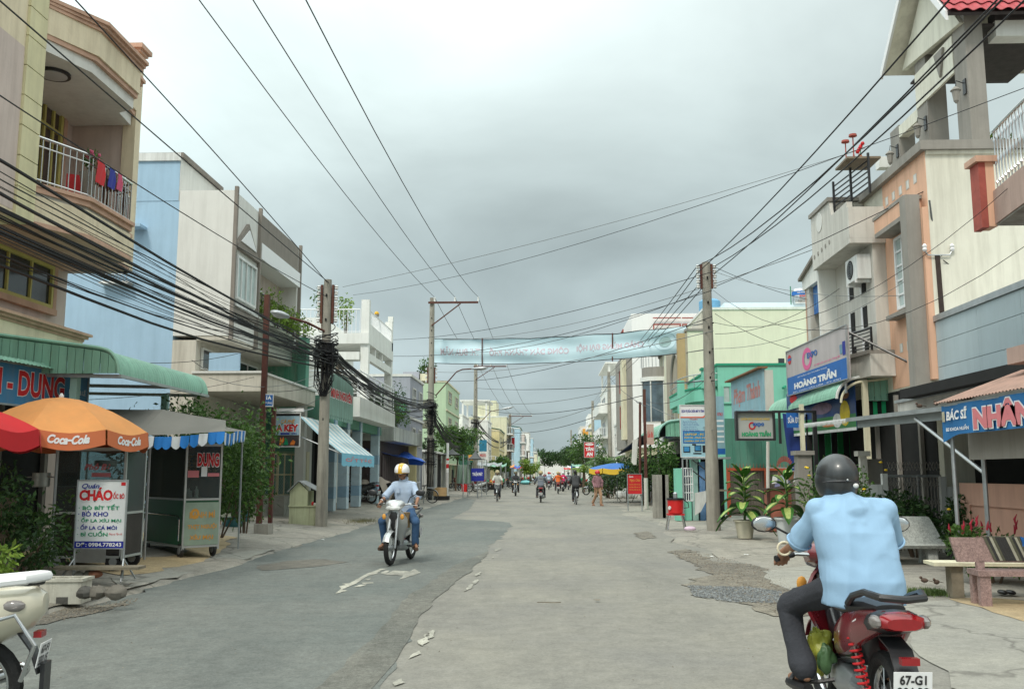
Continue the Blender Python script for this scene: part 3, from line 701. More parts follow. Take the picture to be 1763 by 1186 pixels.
def blue_white_house():
 Y0 = 25.2; XF = Xp(398,470,25.2)
 t = thing('blue_and_white_house','tall white house with a sky blue side wall, pediment window and arched balcony','house',(XF,Y0,0))
 x3 = Xp(311,300,Y0); z1 = Zp(300,272,Y0); z2 = Zp(350,328,Y0); yb = Yp(380,320,x3)
 xb = Xp(304,450,Y0)
 zb = Zp(303,578,Y0)
 yE = Yp(514,470,XF); yB = Yp(445,400,XF); XR = XF-.6
 MB().box((-18,Y0,0),(xb,yE,z2-.3)).build('rear_wall',BLUEW,t)
 MB().box((-18,Y0+.001,z2-.298),(x3,yb,z1)).build('upper_wall',GREYW,t)
 MB().box((-18,Y0-.012,z2-.298),(x3-.02,Y0-.001,z1)).build('painted_side',BLUEW,t)
 MB().box((-18,Y0-.06,z1),(x3+.08,yb+.05,z1+.14)).build('coping',TAUPE,t); MB().box((-18,Y0-.07,z1-.1),(x3+.01,Y0-.013,z1+.13)).build('coping',WHITE,t)
 # front bay with the window
 MB().box((xb+.001,Y0,zb),(XF,yB,z2)).build('front_bay',GREYW,t)
 MB().box((xb+.001,yB+.001,zb),(XR,yE-.2,z2-.001)).build('recess_wall',PINKW,t)
 zbal = zb+1.0
 MB().box((XR+.001,yB+.001,zb+.0),(XF,yE-.2,zbal)).build('balcony_base',GREYW,t)
 MB().box((xb+.001,yE-.2,zb),(XF,yE,z2)).build('end_pier',GREYW,t)
 for y in (Y0+.0,yB-.06,yE-.05): MB().box((XF+.001,y,zb-.1),(XF+.1,y+.11,z2+.12)).build('pilaster_strip',TAUPE,t)
 zfa = Zx(480,418,XF); zfb = Zx(480,455,XF)
 MB().box((XR+.001,yB+.056,z2-.95),(XF+.03,yE-.206,z2-.002)).build('parapet',TAUPE,t)
 MB().box((XR+.001,yB+.056,z2-.93),(XF+.06,yE-.206,z2-.83)).build('parapet_moulding',TAUPE,t)
 MB().box((XR+.001,yB+.056,z2-1.45),(XF+.12,yE-.206,z2-.952)).build('roof_beam',WHITE_CLEAN,t)
 # pedimented window
 ym = (Y0+yB)/2; hw = (yB-Y0)/2-.13; zp = Zx(422,384,XF); zq = Zx(405,415,XF)
 def tri(w_,za,zc,th,m,n,x=XF): return MB().prism([(x,ym-w_,za),(x,ym+w_,za),(x,ym,zc)],(th,0,0)).build(n,m,t)
 tri(hw,zq-.1,zp,.09,TAUPE,'pediment'); tri(hw*.68,zq+.05,zp-.2,.03,WHITE_CLEAN,'pediment_ornament',XF+.091)
 MB().box((XF,ym-hw-.03,zq-.2),(XF+.13,ym+hw+.03,zq-.101)).build('sill_moulding',TAUPE,t)
 zw1 = zq-.38; zw0 = Zx(418,522,XF)
 window(t,(XF+.01,ym-hw+.15,zw0),(XF+.01,ym+hw-.12,zw1),(1,0,0),WHITE,WINPALE,4,1,.07,.08)
 MB().box((XF,ym-hw,zw0-.25),(XF+.14,ym+hw,zw0-.1)).build('window_sill',WHITE,t)
 MB().box((XF,ym-hw,zw0-.42),(XF+.09,ym+hw,zw0-.252)).build('window_sill',TAUPE,t)
 # arched niche with lamp
 ya = (yB+yE)/2-.1; ra = .95; zs = z2-3.0; arc = [(XR+.02,ya+ra*math.cos(a),zs+ra*math.sin(a)) for a in [math.pi*k/16 for k in range(17)]]
 ring = MB(); ring.tube([(XR+.02,ya+ra,zbal)]+arc+[(XR+.02,ya-ra,zbal)],.06,6); ring.build('arch_moulding',WHITE_CLEAN,t,smooth=True)
 MB().prism([(XR,ya+ra*.96,zbal),*[(XR,ya+ra*.96*math.cos(math.pi*k/16),zs+ra*.96*math.sin(math.pi*k/16)) for k in range(17)],(XR,ya-ra*.96,zbal)],(.015,0,0)).build('arch_panel',mat('dusky_rose_plaster',(.33,.27,.24),.9,.1,2,.1),t)
 l = MB().lathe((XR+.25,ya,zs-.35),[(.02,-.25),(.09,-.1),(.11,.02),(.10,.06)],10).build('wall_lamp',WHITE_CLEAN,t,smooth=True)
 MB().box((XR+.02,ya-.3,zs-.27),(XR+.3,ya+.3,zs-.22)).build('lamp_bracket',TAUPE,l)
 railing(t,(XF-.05,yB+.1,0),(XF-.05,yE-.25,0),zbal,zbal+.75,BLACKP,.3,.015,rail_r=.03)
 MB().sheet([[(XF+.02,yB+.1,zbal-.1),(XF+.02,yE-.3,zbal-.1)],[(XF+.9,yB+.1,zbal-.55),(XF+.9,yE-.3,zbal-.55)]],.04).build('balcony_awning',MATS['weathered_sheet'],t)
 # storey below: set back with a dark band of glass, a slab, then the ground floor
 MB().box((XF-.02,Y0+.02,zb-.12),(XF-.9,yE,zb-.001)).build('overhang_soffit',BEIGEW,t)
 zg1 = zb-.28; zg0 = zg1-.62
 MB().box((xb+.001,Y0+.001,0),(XF-.9,yE,zb-.121)).build('lower_wall',BEIGEW,t)
 window(t,(XF-.89,Y0+.35,zg0),(XF-.89,yE-1.6,zg1),(1,0,0),GREYW,WINDARK,5,1,.05,.06)
 zs1 = zg0-.12
 MB().box((XF-.88,Y0-.25,zs1-.55),(-7.75,yE-1.2,zs1-.06)).build('porch_slab',BEIGEW,t); MB().box((XF-.88,Y0-.3,zs1-.058),(-7.7,yE-1.15,zs1)).build('porch_edge',GREYW,t)
 MB().box((-7.75-.6,Y0-.27,zs1+.01),(-9.2,Y0-.2,zs1+.5)).build('porch_wall',BLUEW,t)
 MB().box((-8.2,yE-1.9,0),(-7.9,yE-1.6,zs1-.552)).build('porch_column',GREYW,t)
 sh = MB()
 for k in range(26): sh.box((XF-.87,Y0+.8,.35+k*.1),(XF-.84+.012*(k % 2),yE-2.2,.445+k*.1))
 sh.build('roller_shutter',SHUTTER,t)
 # small blue ledge and grille on the side wall
 MB().obox(P(226,392,Y0)-Vector((.0,.45,0)),(.45,0,0),(0,.45,0),(0,0,-.08)).build('ledge',BLUEW,t)
 gx = Xp(182,480,Y0); gz = Zp(182,488,Y0); gm = MB()
 for k in range(9): gm.tube([(gx+k*.09,Y0-.28,gz),(gx+k*.09,Y0-.28,gz+.8)],.012,5)
 for k in range(5): gm.tube([(gx,Y0-.28,gz+k*.2),(gx+.72,Y0-.28,gz+k*.2)],.012,5)
 gm.build('window_grille',STEEL,t); MB().box((gx-.05,Y0-.3,gz-.06),(gx+.8,Y0-.001,gz)).build('grille_shelf',WHITE,t)
 return t,zbal,yB,yE,XF,z2
BW,zbal_,yB_,yE_,XBW,zBW = blue_white_house()
for k in range(4): bush('balcony_plant',['light green shrub on the white house balcony, farthest along the rail','light green shrub on the white house balcony, beside the farthest one','light green shrub on the white house balcony, next to the one nearest the camera','light green shrub on the white house balcony, nearest the camera'][3-k],(XBW+.1,yB_+.8+k*1.15,zbal_-.15),.6,.6,1.0-.12*k,LEAF_Y(),600,.1,30+k,'shrub','shrubs on the white house balcony')
# green curved metal awning in front of the yellow house
def green_awning():
 XO = -7.0; Ya = Yp(206,645,XO); Yb = Yp(358,683,XO); zl = Zx(206,645,XO); zh = P(200,603,Ya).z
 t = thing('curved_awning','long mint green corrugated metal awning curving down over the yellow house shopfront','awning',(XO,Ya,zl))
 xc = P(178,600,Ya).x; r = XO-xc
 prof = [(-10.1,zh+.42)]+[(-9.3,zh+.28)]+[(xc-.05,zh+.02)]+[(xc+r*math.sin(a),zl+(zh-zl)*math.cos(a)) for a in [math.pi/2*k/10 for k in range(1,11)]]
 corrugated(0,0,[(x,Ya,z) for x,z in prof],(0,Yb-Ya,0),.014,.11).build('roof_sheet',MINTSHEET,t)
 # ribbed end wall facing the near side
 x = -10.1; pr = prof
 def zat(q): return float(np.interp(q,[p[0] for p in pr],[p[1] for p in pr]))
 K = 22; w_ = (XO-.03+10.1)/K
 for k in range(K):
  a,b = -10.1+k*w_,-10.1+(k+1)*w_-.012
  MB().prism([(a,Ya-.03,zl+.02),(b,Ya-.03,zl+.02),(b,Ya-.03,max(zat(b)-.03,zl+.03)),(a,Ya-.03,max(zat(a)-.03,zl+.04))],(0,-.018-.01*(k % 2),0)).build('end_panel',GREENSHEET,t)
 tr = MB(); tr.tube([(p[0],Ya-.05,p[1]+.02) for p in prof],.03,6); tr.build('edge_trim',MINTSHEET,t,smooth=True)
 for y in (Ya+.1,(Ya+Yb)/2,Yb-.1): MB().bar((-10.1,y,zl+.05),(XO+.02,y,zl-.02),.06).build('rafter',STEEL,t)
 MB().bar((XO+.0,Ya,zl-.02),(XO+.0,Yb,zl-.02),.05).build('edge_beam',STEEL,t)
 for y in (Ya+.15,Yb-.2): MB().box((XO-.9,y,.1),(XO-.78,y+.12,zl)).build('post',mat('mint_paint',(.32,.50,.45),.6,.1,4,0),t)
 return t,Ya,Yb,zl
GA,Ya_,Yb_,zl_ = green_awning()
# dark shop interior below the awning
t = thing('shopfront','dark open shopfront under the mint green curved awning','shop',(-10,16,0))
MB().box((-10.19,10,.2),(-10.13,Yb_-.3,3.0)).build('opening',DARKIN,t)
for y in (12,13.6,15.2,16.8,18.4): MB().box((-10.12,y,.2),(-10.03,y+.1,3.0)).build('door_post',TAUPE,t)
for y in (12.1,15.3): MB().box((-10.1,y,.25),(-9.5,y+1.3,1.15)).build('counter',SHUTTER,t)
MB().box((-10.12,10,3.0),(-9.9,Yb_-.3,3.25)).build('lintel',BEIGEW,t)
# NH - DUNG sign
A = P(148,674,16.2); Bq = P(148,698,16.2)
t = thing('shop_sign','long blue shop sign with red serif letters under the green awning at far left','sign',A)
h = 44/1600*16.2*.95
O2 = P(-90,700,12.9); O1 = P(148,700,16.2); U = O1-O2; U.z = 0; W = U.length
b = Board((O2.x,O2.y,2.62),U,(0,0,1),W,.62,t)
b.panel(mat('faded_sign_blue',(.05,.22,.42),.6,.15,2,0,streak=.3,dirt=(.25,.3,.33))); b.border(STEEL,.03)
b.text('MINH - DUNG',RED,.02,.22,.80,.88,.008,.035); b.text('MINH - DUNG',WHITE_CLEAN,.017,.20,.803,.90,.005,.06)
b.text('BÁN SỈ & LẺ',WHITE_CLEAN,.84,.45,.985,.62,.008,.02)
corrugated(0,0,[b.pt(0,1.04,-.15),b.pt(0,1.16,.02),b.pt(0,1.02,.2)],U,.01,.1).build('sign_roof',GREENSHEET,t)
MB().box((A.x-.3,A.y-.1,0.2),(A.x-.2,A.y,2.6)).build('post',STEEL,t)
for i,(px,l,m) in enumerate(((168,'red cloth drying over the yellow balcony rail',RED),(188,'dark blue cloth drying beside the red one on the balcony rail',NAVY),(202,'small pink cloth at the far end of the balcony rail',mat('pink_cloth',(.6,.1,.18),.8,.1,5,.1)))):
 q = PX(px,320,-8.36); a = .16-.03*i; o = MB().sheet([[(-8.31+.015*math.sin(k*1.9+j),q.y-a+2*a*k/6,zf_+.88-(.45-.06*i)*j/5-.01*(k % 2)) for k in range(7)] for j in range(6)],.006).build('hanging_cloth',m,smooth=True); tag(o,l,'cloth')
# ---- umbrellas
def umbrella(name,label,c,rad,zr,zt,mtop,mval,mun,text=None,n=8,rot=.2,val=.2,sag=.06):
 t = thing(name,label,'umbrella',(c[0],c[1],0)); X,Y = c
 seg = 6; mb = MB(); K = n*seg
 def pt(f,a):
  k = (a-rot)/(2*math.pi/n); fr = k-math.floor(k); edge = math.cos(math.pi/n)/math.cos((fr-.5)*2*math.pi/n); edge = edge**.8
  r = rad*f*(edge if f > .05 else 1); z = zr+(zt-zr)*(1-f**1.7)-sag*math.sin(fr*math.pi)*f*f
  return Vector((X+r*math.cos(a),Y+r*math.sin(a),z))
 grid = [[pt(f,2*math.pi*k/K+rot) for k in range(K+1)] for f in (.02,.2,.4,.6,.8,.92,1)]
 mb.sheet(grid,.004); mb.build('canopy',mtop,t,smooth=True,ang=25)
 for p in range(n):
  g2 = []
  for j in range(4):
   row = []
   for k in range(seg+1):
    a = rot+2*math.pi*(p+(k/seg)*.97+.015)/n; q = pt(1.0,a); d = Vector((q.x-X,q.y-Y,0)).normalized(); row.append(q+d*(.012+.02*j/3)-Vector((0,0,val*j/3+.03*math.sin(math.pi*k/seg)*j/3)))
   g2.append(row)
  MB().sheet(g2[::-1],.004).build('valance',mval,t,smooth=True)
  a = rot+2*math.pi*p/n
  MB().tube([pt(f,a)-Vector((0,0,.025)) for f in (.03,.3,.6,.95)],.008,5).build('rib',STEEL,t)
  MB().tube([pt(.55,a)-Vector((0,0,.03)),(X,Y,zr-.15)],.006,5).build('stretcher',STEEL,t)
  if text and p in text:
   a0 = rot+2*math.pi*(p+.22)/n; a1 = rot+2*math.pi*(p+.78)/n
   def wp(s,tt,nn,a0=a0,a1=a1):
    a = a1+(a0-a1)*(1-s); q = pt(1.0,a); d = Vector((q.x-X,q.y-Y,0)).normalized(); return q+d*(.026+.012*(1-tt))-Vector((0,0,val*(1-tt)))
   Board((0,0,0),(1,0,0),(0,0,1),1,1,t).text('Coca‑Cola',WHITE_CLEAN,0,.25,1,.85,0,.045,.35,warp=wp)
 MB().lathe((X,Y,zt),[(.03,-.02),(.035,.02),(.01,.06)],10).build('finial',WHITE,t)
 MB().tube([(X,Y,.1),(X,Y,zt)],.02,8).build('pole',STEEL,t)
 return t
ORANGE = mat('sun_faded_orange_canvas',(.66,.29,.095),.8,.08,3,.08,60,streak=.15,dirt=(.5,.3,.12))
ORANGERED = mat('orange_red_canvas',(.60,.17,.07),.8,.06,3,.08,60)
REDCANVAS = mat('red_canvas',(.50,.02,.025),.8,.08,3,.08,60)
Y = 13.0; c = P(100,770,Y); c2 = P(240,765,Y)
umbrella('market_umbrella','sun faded orange market umbrella with white script lettering over the food cart',(c.x,c.y),(c2.x-c.x)*1.02,P(100,738,Y-.9).z-.0,P(100,684,Y).z,ORANGE,ORANGERED,REDCANVAS,text=range(8),rot=R(-168.5),val=.2)
c = P(-60,760,11.2)
umbrella('market_umbrella','red market umbrella cut by the left edge of the photo',(c.x,c.y),.86,P(0,735,10.8).z,P(0,712,11.2).z+.1,REDCANVAS,REDCANVAS,REDCANVAS,rot=.1)
# ================================================================= STALLS AND THINGS ON THE LEFT PAVEMENT
def sgn(name,label,px0,px1,pyb,pyt,Y,z=None,cat='sign',yaw=0,group=None):
 """camera-side facing board from its photographed extent at depth Y"""
 a = P(px0,pyb,Y); b = P(px1,pyb,Y); top = P(px0,pyt,Y)
 t = thing(name,label,cat,a,group)
 U = Vector((math.cos(yaw),math.sin(yaw),0))
 return t,Board(a,U,(0,0,1),(b-a).length,top.z-a.z,t)
# CHAO board
def chao():
 t,b = sgn('menu_board','white menu board with red and green lettering standing on thin legs at the kerb',128,213,943,827,12.5)
 m = mat('white_sign_board',(.70,.72,.72),.5,.06,3,0)
 b.panel(m,th=.02); b.border(STEEL,.012,d=.03)
 b.text('Quán',NAVY,.08,.87,.44,.955,shear=.3)
 b.text('CHÁO',RED,.04,.70,.72,.90,.007,.05); b.text('CHÁO',WHITE_CLEAN,.03,.685,.73,.905,.005,.09);
 b.text('ỐC BÒ',RED,.73,.73,.96,.84,.007,.03)
 for i,(s,mm,x1) in enumerate((('· BÒ BÍT TẾT',GREENL,.87),('· BÒ KHO',NAVY,.65),('· ỐP LA XÍU MẠI',GREENL,.92),('· ỐP LA CÁ MÒI',NAVY,.84),('· BÌ CUỐN',GREENL,.66))):
  y = .565-i*.098; b.text(s,mm,.04,y,x1,y+.085,.006,.022)
 b.text('Phục vụ Tận nơi',RED,.69,.185,.95,.225,.006,.01)
 b.rect(NAVY,0,0,1,.10,.004); b.text('DĐ: 0984.778243',WHITE_CLEAN,.04,.022,.95,.082,.008,.02)
 b.rect(RED,.88,.925,.97,.975,.004,'printed_logo')
 g = zleft(b.O.x)+.01
 for x in (0,1):
  q = b.pt(x,0,-.01); MB().tube([q+Vector((0,0,b.h)),(q.x,q.y,g+.02)],.014,8).build('leg',STEEL,t,smooth=True)
  for dy in (-.22,.22): MB().tube([(q.x,q.y,g+.28),(q.x+(x-.5)*.16,q.y+dy,g)],.012,6).build('foot_brace',STEEL,t)
 MB().tube([b.pt(0,-.27,-.01),b.pt(1,-.27,-.01)],.01,6).build('crossbar',STEEL,t)
 # stone and plank at its foot
 x,y = b.pt(.5,0).x,12.4
 s = thing('wooden_plank','weathered plank lying across stones under the menu board','plank',(x,y,g)); MB().obox((x-.5,y-.2,g+.16),(1.15,.05,0),(-.02,.3,0),(0,0,.035)).build('board',mat('weathered_wood',(.22,.19,.14),.9,.25,6,.3),s)
 rg = random.Random(4)
 def rock(lbl,px,py_,r,m,h=.7,z=None):
  p = PG(px,py_,g+.03) if z is None else Vector(P(px,py_,12.35)); mb = MB(); mb.ell((0,0,0),r,r*.8,r*h,9,7)
  mb.v = [tuple(Vector(v)*(1+rg.uniform(-.12,.12))) for v in mb.v]; o = mb.build('rock',m,smooth=True,ang=30); o.location = p+Vector((0,0,r*h*.6)); tag(o,lbl,'rock'); return o
 ST = mat('grey_stone',(.17,.155,.13),.95,.3,6,.5,20); BR = mat('brick_red_stone',(.36,.16,.10),.95,.25,8,.4,20)
 rock('large grey rock supporting the right end of the plank',200,1027,.12,ST); rock('dark grey rock under the middle of the plank',168,1026,.11,ST); rock('flat grey rock beside the foam crate',146,1026,.10,mat('dark_stone',(.10,.095,.085),.95,.3,6,.5,20))
 rock('pale stone on top of the plank at its left',136,993,.07,GREYCONC,z=1); rock('red brick lump lying on the plank',163,992,.10,BR,.5,z=1); rock('small brown stone between the pale stone and the brick lump',152,990,.06,ST,z=1)
chao()
# foam crate
def crate():
 p = PG(105,1040,.06); t = thing('foam_crate','dirty white polystyrene crate standing open on the kerb at lower left','crate',p)
 FO = mat('dirty_polystyrene',(.56,.54,.46),.9,.15,5,.3,50,streak=.55,dirt=(.22,.19,.13))
 w_,d,h = .46,.34,.21; th = .04; O = Vector((p.x-.25,p.y-.02,p.z)); U = Vector((1,.12,0)).normalized(); V = Vector((-.12,1,0)).normalized()
 MB().obox(O,U*w_,V*d,(0,0,th)).build('base',FO,t)
 m = MB(); m.obox(O+Vector((0,0,th)),U*w_,V*th,(0,0,h)); m.obox(O+V*(d-th)+Vector((0,0,th)),U*w_,V*th,(0,0,h*.97))
 m.obox(O+V*th+Vector((0,0,th)),U*th,V*(d-2*th),(0,0,h)); m.obox(O+U*(w_-th)+V*th+Vector((0,0,th)),U*th,V*(d-2*th),(0,0,h*.98)); m.build('wall',FO,t)
 m = MB(); z = Vector((0,0,th+h)); e = .02
 m.obox(O-U*e-V*e+z,U*(w_+2*e),V*(th+e),(0,0,.035)); m.obox(O-U*e+V*(d-th)+z,U*(w_+2*e),V*(th+e),(0,0,.03)); m.obox(O-U*e+V*th+z,U*(th+e),V*(d-2*th),(0,0,.03)); m.obox(O+U*(w_-th)+V*th+z,U*(th+e),V*(d-2*th),(0,0,.033)); m.build('rim',FO,t)
 MB().obox(O+U*.19-V*.004+Vector((0,0,.0)),U*.13,V*.006,(0,0,.08)).build('drain_notch',MATS['dark_stone'],t)
crate()
GLASS = glass()
ALU = mat('aluminium_frame',(.52,.54,.53),.4,.08,4,0,metallic=.6)
def cabinet(name,label,O,U,V,w,d,z0,z1,zc,base_m,wheels=True,cat='food cart'):
 """glass fronted food cart: base box to zc, glass above"""
 t = thing(name,label,cat,(O[0],O[1],z0)); O = Vector((O[0],O[1],z0)); U = Vector(U); V = Vector(V); Z = Vector((0,0,1)); e = .035
 MB().obox(O+Z*.22+U*.01+V*.01,U*(w-.02),V*(d-.02),Z*(zc-z0-.22)).build('base_cabinet',base_m,t)
 fr = MB()
 for a in (0,w-e):
  for b in (0,d-e): fr.obox(O+U*a+V*b+Z*.14,U*e,V*e,Z*(z1-z0-.14))
 for zz in (.18,zc-z0,z1-z0-e):
  fr.obox(O+U*e+Z*zz-V*.002,U*(w-2*e),V*e,Z*e); fr.obox(O+U*e+V*(d-e+.002)+Z*zz,U*(w-2*e),V*e,Z*e)
  fr.obox(O-U*.002+V*e+Z*zz,U*e,V*(d-2*e),Z*e); fr.obox(O+U*(w-e+.002)+V*e+Z*zz,U*e,V*(d-2*e),Z*e)
 fr.build('frame',ALU,t)
 hz = z1-zc-2*e
 for k,(a,b,l) in enumerate(((O+U*e+V*.012,U,w-2*e),(O+U*e+V*(d-.012),U,w-2*e),(O+V*e+U*.012,V,d-2*e),(O+V*e+U*(w-.012),V,d-2*e))):
  MB().obox(a+Z*(zc-z0+e),b*l,(V if b is U or b == U else U)*.004,Z*hz).build('glass_panel',GLASS,t)
 for f in (.45,): MB().obox(O+U*.03+V*.05+Z*(zc-z0+hz*f),U*(w-.06),V*(d*.7),Z*.008).build('shelf',ALU,t)
 MB().obox(O+Z*(z1-z0),U*w,V*d,Z*.015).build('top_panel',ALU,t)
 if wheels:
  for a,b in ((.12,.02),(w-.12,.02),(.12,d-.06),(w-.12,d-.06)):
   q = O+U*a+V*b+Z*.13; wl = MB().lathe(q,[(.02,-.02),(.12,-.02),(.13,0),(.12,.02),(.02,.02)],16,axis=V).build('wheel',BLACKP,t,smooth=True)
   MB().lathe(q,[(.001,-.028),(.06,-.028),(.06,.028),(.001,.028)],12,axis=V).build('hub',STEEL,wl)
 return t,O,U,V
# DUNG cart
gz = .1
A = Vector(PG(246,950,gz)); B_ = Vector(PG(312,962,gz)); C_ = Vector(PG(368,930,gz))
U = (B_-A); wA = U.length; U.normalize(); V = Vector((-U.y,U.x,0)); dA = .68
t,O,U,V = cabinet('glass_food_cart','glass bread cart with dark green base and red lettering on its side glass',A,U,V,wA,.66,gz,gz+1.95,gz+.98,mat('dark_green_panel',(.02,.11,.05),.4,.2,3,.05,20,spec=.5))
Z = Vector((0,0,1))
sb = Board(O+U*(wA+.004)+Z*.22,V,Z,.66,.74,t)
sb.panel(mat('pale_green_sign_glass',(.30,.38,.30),.3,.15,4,0),th=.01,x0=.04,x1=.96,y0=0,y1=.98,n=.003)
ORL = mat('orange_lettering',(.70,.33,.06),.5,.1,5,0)
sb.text('BÁNH MÌ',ORL,.16,.62,.84,.80,.008,.02); sb.text('THỊT NGUỘI',ORL,.12,.35,.9,.50,.008,.03); sb.text('XÍU MẠI',ORL,.18,.10,.82,.25,.008,.03)
sb.ring(ORL,.3,.72,.12,.12,.5,.007)
sg = Board(O+U*(wA+.006)+Z*1.05,V,Z,.66,.85,t); sg.text('DUNG',RED,.30,.60,.90,.88,.006,.05); sg.text('DUNG',WHITE_CLEAN,.29,.585,.91,.89,.004,.09)
sg.rect(mat('pink_sticker',(.65,.20,.22),.5,.05,5,0),.06,.38,.36,.52,.004); sg.rect(WHITE_CLEAN,.42,.40,.58,.6,.004); sg.rect(MATS['pink_sticker'],.60,.40,.92,.47,.004)
MB().tube([O-V*.03+U*.05+Z*.72,O-V*.05+U*(wA-.12)+Z*.72,O-V*.05+U*(wA-.05)+Z*.66,O-V*.05+U*(wA-.05)+Z*.3],.012,6).build('push_handle',CHROME,t,smooth=True)
BREAD = mat('bread_crust',(.52,.26,.07),.6,.2,10,.2,30,streak=.2)
rg = random.Random(9); k = 0
for lay in range(5):
 for i in range(5):
  q = O+U*(wA-.12-.11*(lay % 2)*.3)+V*(.1+i*.115)+Z*(1.49+lay*.062)
  mb = MB(); mb.ell((0,0,0),.11,.04,.035,9,6); o = mb.build('bread_roll',BREAD,smooth=True); o.location = q; o.rotation_euler = (0,0,math.atan2(U.y,U.x)+rg.uniform(-.15,.15))
  tag(o,'golden bread roll stacked on the shelf of the glass bread cart','bread','bread rolls in the glass cart')
LAB = [('tall white plastic bottle in the bread cart',WHITE,.3),('orange sauce bottle in the bread cart',ORL,.22),('green bottle in the bread cart',GREENL,.22),('steel tin in the bread cart',ALU,.16),('white jar at the right in the bread cart',WHITE,.2)]
for i,(lb,m,h) in enumerate(LAB):
 q = O+U*(.15+i*.2*wA)+V*.3+Z*1.02; r = .035 if i != 3 else .07
 o = MB().lathe((0,0,0),[(r,0),(r,h*.65),(r*.4,h*.8),(r*.4,h)],10).build('bottle' if i != 3 else 'tin',m,smooth=True); o.location = q; tag(o,lb,'bottle' if i != 3 else 'tin')
# grey cloth canopy with blue scalloped valance
def grey_canopy():
 Yf,Yb = 15.0,18.8; zc = P(250,752,Yf).z
 x0 = P(236,750,Yf).x; x1 = P(428,752,16.2).x+.25; a = Vector((x0-.9,Yf,zc+.35)); pk = P(236,706,Yf+.7)
 t = thing('stall_canopy','grey cloth stall canopy edged with blue and white scalloped valance','canopy',(x0,Yf,0))
 c0,c1,c2,c3 = Vector((x0,Yf,zc+.02)),P(388,742,Yf+.1),P(424,742,17.4),Vector((x0-1.4,Yb,zc+.6))
 pk = Vector((x0-.05,Yf+1.1,P(236,705,Yf+1.1).z)); back = Vector((x0-1.6,Yf+.6,zc+.5)); r2 = Vector((x0+.9,Yf+1.6,P(330,722,Yf+1.3).z))
 GC = mat('grey_tarpaulin',(.19,.185,.165),.8,.1,2,.15,15)
 def quad(a,b,c,d,sag,K=8):
  return [[(a.lerp(b,i/K)).lerp(d.lerp(c,i/K),j/K)-Vector((0,0,sag*math.sin(math.pi*i/K)*math.sin(math.pi*(j+.5)/(K+1)))) for i in range(K+1)] for j in range(K+1)]
 MB().sheet(quad(c0,c1,r2,pk,.05)).build('cloth',GC,t,smooth=True); MB().sheet(quad(c1,c2,c2+Vector((-.8,.6,.15)),r2,.03)).build('cloth',GC,t,smooth=True)
 MB().sheet(quad(back,c0,pk,pk+Vector((-1.2,.6,.05)),.03)).build('cloth',GC,t,smooth=True); MB().sheet(quad(pk+Vector((-1.2,.6,.05)),pk,r2,c3,.03)).build('cloth',GC,t,smooth=True)
 VB = mat('bright_blue_cloth',(.02,.19,.55),.7,.1,4,.1); VW = mat('white_cloth_stripe',(.62,.66,.68),.7,.1,4,.1)
 n = 26; L1 = (c1-c0).length; L2 = (c2-c1).length; run = []
 for k in range(n+1):
  s = (L1+L2)*k/n; run.append(c0.lerp(c1,s/L1) if s < L1 else c1.lerp(c2,(s-L1)/L2))
 for k in range(n):
  a,b = run[k],run[k+1]; sagz = -.05*math.sin(math.pi*((k % 9)+.5)/9) if k < 18 else 0
  K = 4; out = Vector((0,-.02-.015*(k % 2),0)); g = []
  for j in range(4): g.append([a.lerp(b,i/K)+out*(1+j*.3)+Vector((0,.012*math.sin(i*1.5+k),sagz-(.15+.06*math.sin(math.pi*i/K))*j/3)) for i in range(K+1)])
  MB().sheet(g[::-1],.003).build('valance',VW if k % 3 == 1 else VB,t,smooth=True)
 for p in (c0+Vector((.1,.3,0)),c2+Vector((-.1,.1,0)),Vector((x0-1.2,Yf+.8,zc+.4))): MB().tube([(p.x,p.y,.15),(p.x,p.y,p.z-.03)],.018,6).build('pole',STEEL,t)
 return t
grey_canopy()
o = MB().bar(P(243,965,15.6),P(222,850,15.7),.03).build('blue_pole',mat('blue_paint',(.02,.14,.45),.5,.1,4,0)); tag(o,'short blue painted stick leaning between the two food carts','pole')
# first cart with pots
gz = .14
A = Vector((P(88,900,13.6).x,13.6,0)); t,O,U,V = cabinet('glass_food_cart','old glass soup cart with open shelves behind the white menu board',A,(1,0,0),(0,1,0),P(212,900,13.6).x-A.x,.7,gz,P(100,772,13.6).z,P(100,885,13.6).z,mat('dark_cart_interior',(.05,.045,.04),.7,.3,4,.1))
wA = P(212,900,13.6).x-A.x
MB().obox(O+U*.4-V*.02+Z*.12,U*.45,V*.004,Z*.3).build('plastic_sheet',mat('greyish_plastic',(.34,.34,.32),.35,.1,5,.1),t)
POT = mat('battered_aluminium',(.50,.50,.48),.38,.15,8,.15,20,metallic=.75)
def pot(lbl,c,r,h,m=POT,handle=True,name='cooking_pot'):
 t = thing(name,lbl,'pot',c); MB().lathe(c,[(r*.9,0),(r,.02),(r,h),(r*1.05,h+.01),(r*.97,h+.012),(r*.95,.03)],20).build('body',m,t,smooth=True)
 if handle:
  for s in (-1,1): MB().tube([(c[0]+s*r,c[1]-.05,c[2]+h*.75),(c[0]+s*(r+.06),c[1]-.04,c[2]+h*.72),(c[0]+s*(r+.06),c[1]+.04,c[2]+h*.72),(c[0]+s*r,c[1]+.05,c[2]+h*.75)],.009,6).build('handle',m,t,smooth=True)
 return t
pz = lambda px,py,Y: tuple(P(px,py,Y))
pot('dented aluminium pot hanging from the left frame of the soup cart',pz(70,838,13.2),.12,.19)
sh1 = O+Z*(P(100,830,13.9).z-O.z)
pot('steel bowl on the upper shelf of the soup cart',(O.x+.62,13.9,O.z+.905+.6),.16,.08,handle=False,name='bowl'); pot('round aluminium pot inside the soup cart, behind the menu board',(O.x+.35,13.9,P(100,880,13.9).z),.17,.12)
